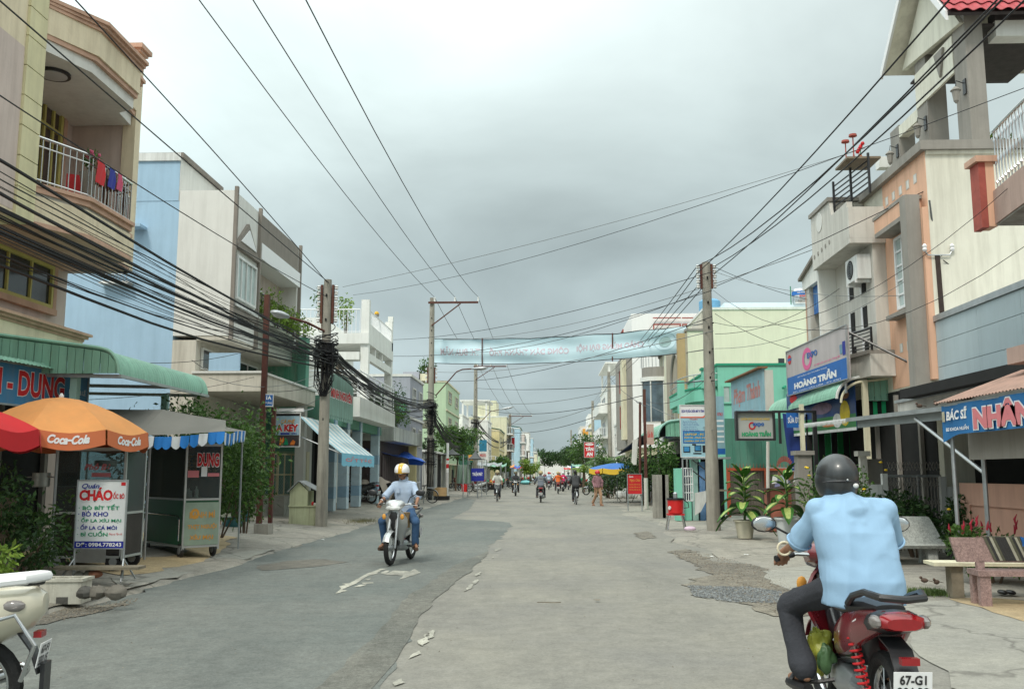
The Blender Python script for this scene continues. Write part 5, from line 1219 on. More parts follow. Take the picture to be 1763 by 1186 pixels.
for px,py in ((0,0),):
 z = H(740,657,78); o = MB().box((-18,77.9,z+.14),(-9.4,78.2,z+.5)).build('roof_edge_tiles',REDTILE,MB_)
# mint shopfront canopy bits at the cable knot
t = thing('mint_balcony','small mint balcony box poking out behind the cables','balcony',(-7.3,49.5,0)); a,b = P(664,690,50),P(686,708,50); MB().box((a.x,50,b.z),(b.x,53,a.z)).build('front',MINTW,t); MB().box((a.x-.1,49.9,a.z),(b.x+.1,53.1,a.z+.15)).build('rail',MATS['mint_paint'],t)
row_house('white_tower_house','white house with a tiled roof hut beyond the pale green house',-1,-8.6,96,104,H(800,715,96),WHITEH,3,'balcony',seed=3,roof='hut')
row_house('white_pergola_house','white house with a roof terrace frame behind the second concrete pole',-1,-6.6,106,113,H(830,725,106),WHITEH,3,('balcony','window'),seed=4,roof='pergola')
row_house('butter_yellow_house','butter yellow house with green sheet roof behind the second concrete pole',-1,-5.8,116,130,H(850,742,116),LYELL,3,'window',CREAM,11,seed=5,roof='green')
row_house('cream_house','cream house with rooftop windows beyond the butter yellow house',-1,-5.6,133,141,H(862,718,133),CREAM,4,'balcony',seed=6,roof='hut')
row_house('pale_blue_house','tall baby blue house with green roof near the middle of the street',-1,-4.2,150,162,H(890,738,150),LBLUE,4,'balcony',WHITEH,10,seed=7,roof='green')
row_house('white_corner_house','white corner house with dark banner panels near the vanishing point',-1,-3.4,190,205,H(905,745,190),WHITEH,4,('window','balcony','window'),seed=8)
row_house('small_blue_house','small pale blue house far down the left row',-1,-3.0,215,232,H(910,755,215),LBLUE,3,'balcony',seed=9)
row_house('far_cream_house','tiny cream house at the far end of the left row',-1,-2.4,250,275,H(915,778,250),CREAM,3,'window',seed=10)
row_house('far_green_house','tiny pale green house at the far end of the left row',-1,-2.0,290,330,H(922,786,290),LGREEN,3,'window',seed=11)
row_house('low_brown_shop','low dark shop with black sheet roof left of the blue sign',-1,-8.0,63,76,3.0,MATS['dark_brown_boards'],1,seed=12)
# ================================================================= HOUSES ON THE RIGHT, NEAR
PEACHW = mat('peach_plaster',(.74,.45,.31),.85,.06,1.2,.12,20,streak=.22,dirt=(.45,.25,.16))
IVORY = mat('ivory_plaster',(.76,.74,.63),.85,.06,1.0,.12,18,streak=.3,dirt=(.45,.42,.33))
STONEG = mat('warm_grey_plaster',(.30,.28,.25),.85,.1,1.5,.12,20,streak=.2)
PALEST = mat('pale_stone_paint',(.60,.58,.53),.85,.07,1.5,.12,20,streak=.3,dirt=(.3,.28,.24))
ROOFTILE = mat('red_roof_tile',(.42,.06,.07),.6,.2,4,.15,20,streak=.2)
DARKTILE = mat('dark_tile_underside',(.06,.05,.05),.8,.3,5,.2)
BLUEGREY = mat('blue_grey_cladding',(.42,.50,.53),.6,.05,1.5,.05,15,streak=.15,dirt=(.25,.3,.32),spec=.4)
def peach_house():
 XF = 8.0; Y0 = Yp(1600,400,XF); t = thing('peach_house','peach and ivory house with pillared roof terrace and red tiled gable on the right','house',(XF,Y0,0))
 zt = P(1597,243,Y0).z; Y1 = Yp(1523,400,XF); Ye = Yp(1452,400,XF)
 MB().box((XF+.01,Y0,0),(17,Ye,zt-.22)).build('side_wall',IVORY,t)
 MB().box((XF-.004,Y0-.002,3.45),(XF+.008,Y1,zt-.22)).build('front_wall',PEACHW,t)
 MB().box((XF-.12,Y0-.12,zt-.218),(17,Ye+.1,zt-.02)).build('coping',STONEG,t)
 MB().box((XF+.02,Y0-.05,zt-.3),(17,Y0-.001,zt-.222)).build('coping_band',IVORY,t)
 # square vent niches below the coping and at the base: recessed frames
 for zc,ys_ in ((zt-.75,[Y0+.45+.42*k for k in range(5)]),(P(1560,598,Y0+1).z,[Y0+.5+.42*k for k in range(4)])):
  for y in ys_:
   MB().box((XF-.012,y,zc),(XF-.005,y+.17,zc+.2)).build('vent_niche',PALEST,t)
   MB().box((XF-.016,y+.02,zc+.02),(XF-.0125,y+.10,zc+.18)).build('vent_opening',GREYW,t)
 # tall flush pillar with brackets in front of the corner
 xq = Xp(1592,400,Y0-.35)
 zb = 3.3; zp = P(1590,325,Y0-.3).z
 MB().box((XF-.42,Y0+.1,zb),(XF-.125,Y0+.42,zp)).build('pillar',STONEG,t)
 MB().box((XF-.12,Y0-.003,3.45),(XF-.005,Y0+.16,zp-.3)).build('peach_pilaster',PEACHW,t)
 # window with hood and sill
 yw0,yw1 = Yp(1584,450,XF),Yp(1546,450,XF); zw1,zw0 = Zx(1565,398,XF),Zx(1565,528,XF)
 window(t,(XF-.01,yw0,zw0),(XF-.01,yw1,zw1),(-1,0,0),WHITE_CLEAN,WINPALE,3,5,.06,.07)
 for z,o in ((zw1+.08,.4),(zw0-.2,.25)): MB().box((XF-o,yw0-.25,z),(XF-.006,yw1+.25,z+.1)).build('window_ledge',STONEG,t)
 MB().box((XF-.38,yw0-.25,zw1+.182),(XF-.006,yw1+.3,zw1+.5)).build('hood_fascia',PEACHW,t); MB().box((XF-.4,yw0-.3,zw1+.502),(XF-.006,yw1+.35,zw1+.58)).build('hood_cap',STONEG,t)
 # projecting pale part with stair parapet, balconies
 XP = 7.15; ya,yb = Y1+.02,Ye
 z1 = Zx(1500,398,XP+.3); zt1 = Zx(1455,320,XP)
 MB().box((XP+.55,ya,4.0),(XF+.009,yb,z1+.0)).build('recess_wall',PALEST,t)
 ym = ya+(yb-ya)*.45
 MB().prism([(XP,ya,z1),(XP,yb,z1),(XP,yb,zt1),(XP,ym,zt1),(XP,ym-.15,z1+.9),(XP,ya,z1+.9)],(.14,0,0)).build('parapet',PALEST,t)
 MB().box((XP,ya-.1,z1),(XF-.01,ya,z1+.75)).build('parapet_return',PALEST,t); MB().box((XP+.142,ym,z1+.2),(XF,yb,zt1-.02)).build('stair_block',PALEST,t)
 MB().box((XP-.05,ym-.05,zt1),(XF,yb+.05,zt1+.1)).build('parapet_coping',STONEG,t)
 MB().box((XP,ya-.1,z1-.12),(XF-.01,yb,z1-.002)).build('balcony_slab',PALEST,t)
 MB().lathe((XP-.012,(ym+yb)/2+.05,(z1+zt1)/2+.35),[(.001,0),(.26,0),(.26,.008),(.001,.008)],20,axis=(1,0,0)).build('round_niche',GREYW,t)
 for k in range(5): MB().lathe((XP-.01,ym+.1+k*(yb-ym-.3)/4,z1+.28-.02*k),[(.001,0),(.06,0),(.06,.006),(.001,.006)],10,axis=(1,0,0)).build('drain_hole',STONEG,t)
 # black stair railing up to the terrace
 for k in range(6): MB().bar((XP+.1,ym-.1,z1+1.0+.13*k),(XP+.55,ya-.05,z1+1.25+.13*k),.025).build('stair_rail',BLACKP,t)
 for f in (0,.5,1): q = Vector((XP+.1,ym-.1,z1+.8)).lerp(Vector((XP+.55,ya-.05,z1+1.1)),f); MB().bar(q,q+Vector((0,0,.98)),.05).build('rail_post',BLACKP,t)
 # pierced wall with white reveals
 for yy in (ya+.55,ya+1.45):
  for z in (z1-1.15,z1-2.0,z1-2.85)[0 if yy > ya+1 else 0:]:
   MB().box((XP+.53,yy,z),(XP+.545,yy+.26,z+.5)).build('wall_slot',DARKIN,t); MB().box((XP+.515,yy+.262,z-.02),(XP+.547,yy+.36,z+.52)).build('slot_reveal',WHITE_CLEAN,t)
 MB().box((XP+.1,yb-.12,4),(XF,yb,z1-.122)).build('end_fin',WHITEH,t)
 # curved lower balcony with black rails
 z0 = Zx(1500,600,XP); N_ = 12
 arc = [(XP-.0+.28*(math.cos(math.pi*k/N_)**2),ya-.25+(yb-ya+.6)*k/N_) for k in range(N_+1)]
 zlo = 3.75
 MB().prism([(XF-.01,arc[0][1],zlo)]+[(x,y,zlo) for x,y in arc]+[(XF-.01,arc[-1][1],zlo)],(0,0,z0-zlo)).build('balcony_apron',PALEST,t)
 MB().prism([(XF-.01,arc[0][1],z0+.001)]+[(x-.06,y,z0+.001) for x,y in arc]+[(XF-.01,arc[-1][1],z0+.001)],(0,0,.09)).build('balcony_coping',STONEG,t)
 for k in range(4): MB().box((arc[3+2*k][0]-.02,arc[3+2*k][1],z0-.42),(arc[3+2*k][0]+.12,arc[3+2*k][1]+.1,z0-.27)).build('drain_hole',STONEG,t)
 for j in range(6): MB().tube([(x+.05,y,z0+.18+.085*j) for x,y in arc],.014 if j < 5 else .03,6).build('rail',BLACKP,t,smooth=True)
 for k in range(0,N_+1,3): MB().bar((arc[k][0]+.05,arc[k][1],z0+.09),(arc[k][0]+.05,arc[k][1],z0+.62),.045).build('rail_post',BLACKP,t)
 # terrace columns, beams and lamps
 zb = zt-.02; zr = P(1600,30,20.4).z
 cols = [(1671,1702,20.1),(1598,1632,22.3),(1546,1573,24.3)]; cc = []
 for i,(a,b,y) in enumerate(cols):
  xa,xb_ = P(a,200,y).x,P(b,200,y).x; cc.append((xa,y)); d = .62
  MB().box((xa,y,zb),(xb_,y+d,zr-.02 if i < 2 else zb+2.35)).build('terrace_column',STONEG,t)
  l = MB().tube([(xa,y+.15,zb+1.75),(xa-.2,y+.15,zb+1.82),(xa-.22,y+.15,zb+1.66)],.012,6).build('wall_lantern',BLACKP,t,smooth=True)
  MB().lathe((xa-.22,y+.15,zb+1.35),[(.02,-.06),(.06,0),(.09,.22),(.12,.24),(.03,.33)],8).build('lantern_glass',STONEG,l)
  MB().box((xa-.03,y+.08,zb+1.5),(xa-.001,y+.22,zb+1.85)).build('lantern_plate',BLACKP,l)
 xa = cc[0][0]
 MB().box((xa+.05,20.722,zr-.75),(xa+.3,22.298,zr-.35)).build('terrace_beam',IVORY,t); MB().box((cc[1][0]+.05,22.922,zb+2.0),(cc[1][0]+.3,24.298,zb+2.3)).build('terrace_beam',IVORY,t)
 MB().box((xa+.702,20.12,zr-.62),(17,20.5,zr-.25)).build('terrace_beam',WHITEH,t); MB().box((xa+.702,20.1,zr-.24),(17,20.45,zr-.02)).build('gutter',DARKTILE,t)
 MB().box((xa-.1,25.4,zb+1.55),(17,25.7,zb+1.85)).build('far_beam',WHITEH,t); xq = P(1755,200,25.5).x; MB().box((xq,25.3,zb),(xq+.5,25.8,zb+1.9)).build('far_column',STONEG,t)
 # gable roof, ridge running away from the road
 XR,ye0,ye1,yr = P(1519,131,23.75).x,19.75,23.75,21.7; zr1 = P(1519,131,ye1).z; zr0 = P(1597,28,ye0).z; zk = zr0+2.3
 MB().prism([(xa-.1,ye0+.35,zr0),(xa-.1,ye1-.3,zr1),(xa-.1,yr,zk-.25)],(.12,0,0)).build('gable_wall',IVORY,t)
 for (y,z,s) in ((ye0,zr0,1),(ye1,zr1,-1)):
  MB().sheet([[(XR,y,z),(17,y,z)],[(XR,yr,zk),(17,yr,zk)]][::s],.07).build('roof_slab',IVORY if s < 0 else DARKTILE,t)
  MB().obox((XR-.05,y,z-.1),(.06,0,0),(0,yr-y,zk-z),(0,0,.22)).build('barge_board',WHITE_CLEAN,t)
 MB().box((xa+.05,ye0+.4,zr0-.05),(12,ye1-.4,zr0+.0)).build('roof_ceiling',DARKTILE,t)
 # tiles on the near slope
 sl = Vector((0,yr-ye0,zk-zr0)); L = sl.length; sl.normalize(); nrm = Vector((0,-sl.z,sl.y)); w_ = .30; h_ = .36; n0 = None
 for r in range(int(L/h_)):
  for c in range(30):
   q = Vector((XR-.02+c*w_,ye0-.05,zr0))+sl*(r*h_)+nrm*.075
   if q.x > 15.5: continue
   if n0 is None:
    g = []; M_ = 6
    for j in range(2): g.append([q+Vector((w_*i/M_*1.02,0,0))+sl*(h_*1.08*j)+nrm*(.03*math.sin(2*math.pi*i/M_)+.035*(1-j)) for i in range(M_+1)])
    n0 = MB().sheet(g,.012).build('roof_tile',ROOFTILE,t,smooth=True); q0 = q
   else:
    c_ = n0.copy(); COL.objects.link(c_); c_.parent = t; c_.location = q-q0
 MB().prism([(xa-.03,21.1,zr0-.1),(xa-.03,21.6,zr0-.1),(xa-.03,21.35,zr0-.75)],(-.05,0,0)).build('wedge_ornament',STONEG,t)
 MB().box((xa-.02,20.722,zr0-.9),(xa+.04,22.9,zr0-.002)).build('gable_beam',IVORY,t)
 return t,zt,z0,ya,yb,XP,z1
PH,ztP,z0P,yaP,ybP,XPP,z1P = peach_house()
tree('terrace_tree','small bright leafy tree in a pot on the peach house roof terrace',(P(1722,230,22.4).x,22.4,ztP),1.45,.55,LEAF_Y(),380,.13,201,trunk=.3,nc=10,r0=.03)
# air conditioner
c = P(1512,442,yaP+.9); t = thing('air_conditioner','white outdoor air conditioner unit with round dark fan on the peach house recess','air conditioner',(XPP+.3,yaP+.3,z1P-1.0))
x0 = XPP+.22; ya = yaP+.12; zb = z1P-.92
MB().box((x0,ya,zb),(x0+.32,ya+.85,zb+.58)).build('casing',WHITE,t)
MB().lathe((x0-.003,ya+.52,zb+.30),[(.001,0),(.23,0),(.23,-.006),(.001,-.008)],24,axis=(1,0,0)).build('fan_opening',DARKIN,t)
for k in range(5): MB().lathe((x0-.018,ya+.52,zb+.30),[(.03+.040*k,0),(.036+.040*k,0),(.036+.040*k,.008),(.03+.040*k,.008)],24,axis=(1,0,0),cap=False).build('fan_guard',STEEL,t)
for y in (ya+.1,ya+.7): MB().box((x0-.03,y,zb-.08),(x0+.42,y+.05,zb-.002)).build('bracket',WHITE,t)
# little altar table on the terrace corner
p = Vector((XPP+.35,yaP+.35,z1P+1.95)); t = thing('altar_table','small rooftop altar shelf with oil lamps and red flowers above the black stair rail','altar',p)
MB().box((p.x-.3,p.y-.4,p.z),(p.x+.5,p.y+.5,p.z+.05)).build('shelf',SHUTTER,t)
for k,(dy,h) in enumerate(((-.3,.5),(.25,.55))): MB().lathe((p.x-.1,p.y+dy,p.z+.05),[(.03,0),(.015,.1),(.015,h),(.1,h+.03),(.09,h+.08)],10).build('oil_lamp',REDTILE,t,smooth=True)
for k in range(5): MB().ell((p.x+.1+.03*k,p.y+.05*math.sin(k*3),p.z+.3+.05*k),.05,n=7,m=5).build('flower',RED,t)
MB().tube([(p.x+.15,p.y,p.z+.05),(p.x+.18,p.y,p.z+.45)],.01,5).build('flower_stem',GREENL,t); MB().lathe((p.x+.15,p.y,p.z+.05),[(.04,0),(.07,.1),(.03,.2)],10).build('vase',CLAY,t)
# neighbour with the blue banner
def neighbour():
 XF = 8.0; Y0,Y1 = ybP+.02,Yp(1410,480,8.0); t = thing('arched_house','narrow grey and tan house with arched niche and shallow gable beside the peach house','house',(XF,Y0,0))
 z1 = Zx(1450,425,XF-.4); z2 = Zx(1410,455,XF-.4); TAN = mat('tan_plaster',(.40,.30,.21),.85,.1,2,.1,streak=.3)
 MB().box((XF+.35,Y0,3),(16,Y1,z2-.05)).build('wall',TAN,t); MB().box((XF-.35,Y0+.0,z2-1.9),(XF+.349,Y0+.15,z2-.05)).build('fin',PALEST,t)
 MB().box((XF-.4,Y1-.35,3),(XF+.349,Y1,z2-.05)).build('end_column',PALEST,t); MB().box((XF-.42,Y1-.04,3),(XF-.401,Y1+.01,z2)).build('edge_strip',PEACHTRIM,t)
 MB().prism([(XF-.45,Y0,z2-.45),(XF-.45,Y1+.15,z2-.45),(XF-.45,Y1+.15,z2-.1),(XF-.45,(Y0+Y1)/2-.6,z2+.35),(XF-.45,Y0,z2+.32)],(.3,0,0)).build('gable_fascia',WHITEH,t)
 MB().sheet([[(XF-.55,Y1+.25,z2-.08),(12,Y1+.25,z2-.08)],[(XF-.55,(Y0+Y1)/2-.6,z2+.4),(12,(Y0+Y1)/2-.6,z2+.4)],[(XF-.55,Y0,z2+.36),(12,Y0,z2+.36)]],.08).build('roof',TAUPE,t)
 b = Board((XF-.3,Y1-.4,z2-1.25),(0,-1,0),(0,0,1),Y1-Y0-.7,.85,t); b.panel(BLUE,'banner');
 for k in range(9): b.rect(mat('faded_blue_mark',(.10,.25,.5),.6,.3,9,0),.05+k*.1,.15+.04*(k % 3),.10+k*.1,.85-.05*(k % 2),.004)
 yc = (Y0+Y1)/2; r = .62; zs = z2-2.3
 MB().tube([(XF+.3,yc-r,3.6)]+[(XF+.3,yc+r*math.cos(math.pi-math.pi*k/14),zs+r*math.sin(math.pi*k/14)) for k in range(15)]+[(XF+.3,yc+r,3.6)],.06,6).build('arch_moulding',PEACHTRIM,t,smooth=True)
 MB().prism([(XF+.33,yc-.35,zs+.1),(XF+.33,yc+.35,zs+.1),(XF+.33,yc,zs-.9)],(-.03,0,0)).build('niche_ornament',STONEG,t)
 MB().box((XF-.1,Y0+.1,2.8),(XF+.35,Y1,4.2)).build('lower_wall',TAN,t)
neighbour()
# nearest house: pink curved balcony at the right edge
def pink_balcony():
 X0 = P(1668,340,15.4).x; Y1 = 15.3; t = thing('pink_balcony_house','house with curved pink balcony and turned balusters cut by the right edge','house',(X0+2,13,0))
 PB = mat('dusty_pink_plaster',(.46,.33,.28),.85,.1,2,.15,20,streak=.3,dirt=(.28,.2,.17))
 zb = P(1670,400,Y1).z; zt = P(1670,290,Y1).z
 MB().box((X0,Y1-.3,zb),(X0+.11,Y1,zt)).build('corner_post_front',REDTILE,t); MB().box((X0+.112,Y1-.3,zb+.02),(X0+.25,Y1,zt)).build('corner_post',PEACHW,t)
 MB().box((X0-.06,Y1-.36,zt),(X0+.31,Y1+.06,zt+.1)).build('post_cap',PEACHTRIM,t)
 n = 16; arc = []
 for k in range(n+1):
  f = k/n; arc.append((X0+.45-.9*math.sin(f*math.pi*.5),Y1-.3-4.5*f+.0))
 arc = [(X0+.20-.22*math.sin(f*math.pi*.8),Y1-.32-4.2*f) for f in [k/n for k in range(n+1)]]
 zsl = zb+.05; z1 = zb+.62
 MB().prism([(X0+2.2,arc[0][1],zsl)]+[(x,y,zsl) for x,y in arc]+[(X0+2.2,arc[-1][1],zsl)],(0,0,.55)).build('balcony_apron',PB,t)
 MB().prism([(X0+2.2,arc[0][1],zsl-.03)]+[(x+.02,y,zsl-.03) for x,y in arc]+[(X0+2.2,arc[-1][1],zsl-.03)],(0,0,.028)).build('balcony_soffit',GREYCONC,t)
 zr = z1+1.0
 MB().tube([(x+.08,y,zr) for x,y in arc],.035,8).build('handrail',CHROME,t,smooth=True)
 pts = [Vector((x+.08,y,0)) for x,y in arc]; L = 0; first = None
 for a,b in zip(pts[:-1],pts[1:]):
  m = max(1,round((b-a).length/.13))
  for i in range(m):
   q = a.lerp(b,i/m)
   if first is None:
    first = MB().lathe((q.x,q.y,z1),[(.012,0),(.012,.1),(.026,.13),(.012,.17),(.012,.4),(.028,.47),(.012,.54),(.012,.8),(.026,.84),(.012,.88),(.012,1.0)],8).build('baluster',CHROME,t,smooth=True); q0 = q
   else: c = first.copy(); COL.objects.link(c); c.parent = t; c.location = q-q0
 MB().box((X0+2.2,5,3.3),(X0+2.6,Y1+.0,12)).build('wall',PB,t)
 MB().box((P(1745,600,13).x,9,P(1745,625,13).z),(9.5,13.2,P(1745,597,13).z)).build('lower_ledge',PB,t)
 return t
pink_balcony()
# blue grey clad wall
def clad():
 XF = 8.0; Y1 = Yp(1613,600,XF) ; Y0 = 12.5; t = thing('clad_shop','shop upper wall of blue grey cladding panels with a pale top trim','shop',(XF,Y0,0)); zt = Zx(1613,548,XF); z0 = 3.2
 rows = [z0,z0+.48,z0+1.0,zt-.06];
 for i in range(3):
  y = Y0; k = 0
  while y < Y1-.05:
   e = min(y+1.6,Y1); MB().box((XF,y+.006,rows[i]+.005),(XF+.05,e,rows[i+1]-.005)).build('cladding_panel',BLUEGREY,t); y = e; k += 1
 MB().box((XF+.052,Y0,z0),(17,Y1-.002,zt-.05)).build('wall',BLUEGREY,t); MB().box((XF-.04,Y0,zt-.058),(17,Y1+.03,zt+.06)).build('top_trim',STEEL,t)
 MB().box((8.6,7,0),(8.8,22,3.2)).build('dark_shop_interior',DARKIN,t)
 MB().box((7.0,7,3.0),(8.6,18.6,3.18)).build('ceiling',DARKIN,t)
 return Y1
Y1c = clad()
# meter post with insulators and wall cables
p = P(1620,540,Y0c := 19.15); x = P(1621,540,19.15).x
t = thing('wire_bracket','dark wooden service post with two white insulators against the ivory wall','bracket',(x,19.15,P(1620,545,19.15).z)); z1 = P(1620,440,19.15).z
MB().bar((x,19.15,P(1620,548,19.15).z),(x-.02,19.15,z1),.09).build('post',mat('dark_post_wood',(.05,.035,.03),.8,.3,6,.2),t)
MB().tube([(x-.28,19.1,z1+.1),(x-.22,19.1,z1),(x+.22,19.1,z1),(x+.28,19.1,z1+.1)],.015,6).build('crossbar',STEEL,t,smooth=True)
for dx in (-.28,.28): MB().lathe((x+dx,19.1,z1+.08),[(.03,0),(.05,.04),(.035,.07),(.05,.11),(.02,.16)],10).build('insulator',WHITE_CLEAN,t,smooth=True)
# canopies on the right
def banner_shop():
 X = 5.75; ya,yb = Yp(1624,748,X),8.6; zb = PX(1624,752,X).z+.02; h = .36
 t = thing('shop_banner','blue cloth shop banner with big pink and white serif letters under a brown canopy','banner',(X,yb,zb))
 b = Board((X,ya,zb),(0,-1,0),(0,0,1),ya-yb,.42,t); b.O = Vector((X,ya,zb));
 g = [[Vector((X+.012*math.sin(i*.9),ya-(ya-yb)*i/30,zb-(.12 if i == 0 else 0)+.42*j/4)) for i in range(31)] for j in range(5)]
 for j in range(5): g[j][0].z = zb-.10+(.52)*j/4; g[j][1].z = zb-.06+.48*j/4; g[j][2].z = zb-.02+.44*j/4
 MB().sheet(g,.004).build('cloth',mat('banner_blue',(.02,.16,.40),.6,.15,3,.1),t,smooth=True)
 b.text('BÁC SĨ',WHITE_CLEAN,.035,.48,.165,.88,.02,.04,.15); b.text('BS KHOA HUẤN',WHITE_CLEAN,.03,.12,.17,.30,.02,.03)
 b.text('NHÂN',MATS['pink_sticker'],.20,.10,.50,.92,.026,.06); b.text('NHÂN',WHITE_CLEAN,.195,.06,.505,.96,.02,.11)
 b.text('TRÂM',MATS['pink_sticker'],.56,.10,.9,.92,.026,.06)
 b.rect(mat('banner_logo',(.45,.42,.30),.6,.3,9,0),.008,.45,.026,.8,.02)
 # brown canopy
 t2 = thing('brown_canopy','brown corrugated sheet canopy sloping down above the blue banner','canopy',(X,yb,zb))
 z1 = zb+.46; corrugated(0,0,[(X-.05,ya+.15,z1),(X+1.6,ya+.15,z1+.62)],(0,-(ya+.1-yb),0),.014,.09).build('sheet',mat('faded_brown_sheet',(.38,.24,.19),.7,.12,3,.1,streak=.3),t2)
 for y in (ya,11,9.2): MB().bar((X+.05,y,z1-.04),(X+2.3,y,z1+.75),.05).build('rafter',STEEL,t2)
 MB().bar((X+.02,ya,z1-.03),(X+.02,yb,z1-.03),.04).build('edge_rail',STEEL,t2)
 for y in (ya-.05,): MB().tube([(X+.1,y,.03),(X+.1,y,z1)],.03,8).build('pole',STEEL,t2)
 MB().box((X+.3,yb,zb-.35),(X+.36,ya-.1,zb+.1)).build('inner_beam',STONEG,t2)
banner_shop()
def grey_canopy_right():
 X = 6.1; ya = Yp(1627,706,X); yb = Yp(1378,733,X-.6) ; z = Zx(1627,708,X)
 t = thing('grey_canopy','long thin grey metal canopy with scalloped edge, small birds sitting on it','canopy',(X,ya,z)); xb = X-.5
 A,B = Vector((X,ya-1.0,z+.02)),Vector((xb,yb,PX(1378,733,xb).z))
 U = B-A; K = 40
 grid = [[A+U*(i/K)+Vector((0,0,.02*(i % 2))) for i in range(K+1)],[A+U*(i/K)+Vector((1.9,0,.22+.02*(i % 2))) for i in range(K+1)]]
 MB().sheet(grid,.012).build('sheet',mat('aged_grey_sheet',(.20,.19,.18),.7,.2,3,.1,streak=.4),t)
 MB().bar(A+Vector((-.03,0,0)),A+U*.66+Vector((-.03,0,0)),.03,.07).build('edge_gutter',STEEL,t)
 tooth = MB()
 for i in range(34):
  q = A+U*(.66+.34*i/34)+Vector((-.03,0,.03)); d = U/34*.34; tooth.prism([q,q+d*.9,q+d*.45+Vector((0,0,-.1))],(.006,0,0))
 tooth.build('scalloped_edge',WHITE_CLEAN,t)
 MB().obox(A+Vector((.06,0,-.16)),U*.62,(.05,0,0),(0,0,.13)).build('beam',mat('grey_blue_beam',(.26,.29,.30),.7,.1,4,.1),t)
 for f in (.0,.33,.62): q = A+U*f; MB().bar(q+Vector((.1,0,-.05)),q+Vector((1.9,0,.2)),.05).build('rafter',STEEL,t)
 q = A+U*.28; MB().tube([q+Vector((.05,0,-.1)),(6.35,ya-.6,1.55)],.03,6).build('diagonal_strut',STEEL,t); MB().tube([(6.35,ya-.6,.03),(6.35,ya-.6,z)],.035,8).build('pole',STEEL,t)
 # upper gutter roof
 X2 = 7.3; A2 = PX(1763,647,X2); B2 = PX(1545,692,X2)
 t2 = thing('flat_gutter_roof','pale flat roof edge with gutter running below the blue grey cladding','roof',A2)
 y0,y1 = min(A2.y,12),B2.y; zz = B2.z
 MB().box((X2,11,zz-.25),(8.0,y1,zz-.03)).build('roof',PALEST,t2); MB().box((X2-.05,11,zz-.028),(X2+.08,y1+.05,zz+.03)).build('gutter',STEEL,t2)
 # birds
 rg = random.Random(12); bl = ['leftmost bird on the gutter roof','bird in the middle of the row on the gutter roof','bird at the right end of the row on the gutter roof','small bird perched on the edge of the grey canopy, nearest its middle','pair bird on the grey canopy beside the middle one','bird on the canopy just before the brown sheet','bird on the grey canopy left of the others']
 BD = mat('brown_feathers',(.09,.06,.045),.8,.3,30,0)
 def bird(lbl,c,rz):
  o = thing('bird',lbl,'bird',(0,0,0)); m = MB(); m.ell((0,0,.05),.028,.05,.032,10,7); m.ell((0,.045,.085),.02,.022,.02,8,6); m.prism([(-.012,-.04,.05),(.012,-.04,.05),(.018,-.11,.035),(-.018,-.11,.035)],(0,0,.006)); m.build('body',BD,o,smooth=True)
  MB().tube([(0,.064,.085),(0,.08,.082)],[.006,.001],5).build('beak',STONEG,o)
  for s in (-1,1): MB().tube([(s*.01,.005,.025),(s*.012,.01,0)],.002,4).build('leg',STONEG,o)
  o.location = c; o.rotation_euler = (0,0,rz)
 for i,px in enumerate((1693,1700,1710)): q = PX(px,660,X2+.02); bird('dark brown '+bl[i],(X2+.02,q.y,zz+.03),rg.uniform(0,6))
 for i,f in enumerate((.10,.16,.02,.24)): q = A+U*f; bird('dark brown '+bl[3+i],(q.x,q.y,q.z+.045),rg.uniform(0,6))
 for i,(px,py,l) in enumerate(((1592,1005,'small sparrow on the cement left of the grass tuft'),(1613,1008,'small sparrow on the cement just above the grass tuft'))): q = PG(px,py,.035); bird(l,q,1+i)
grey_canopy_right()
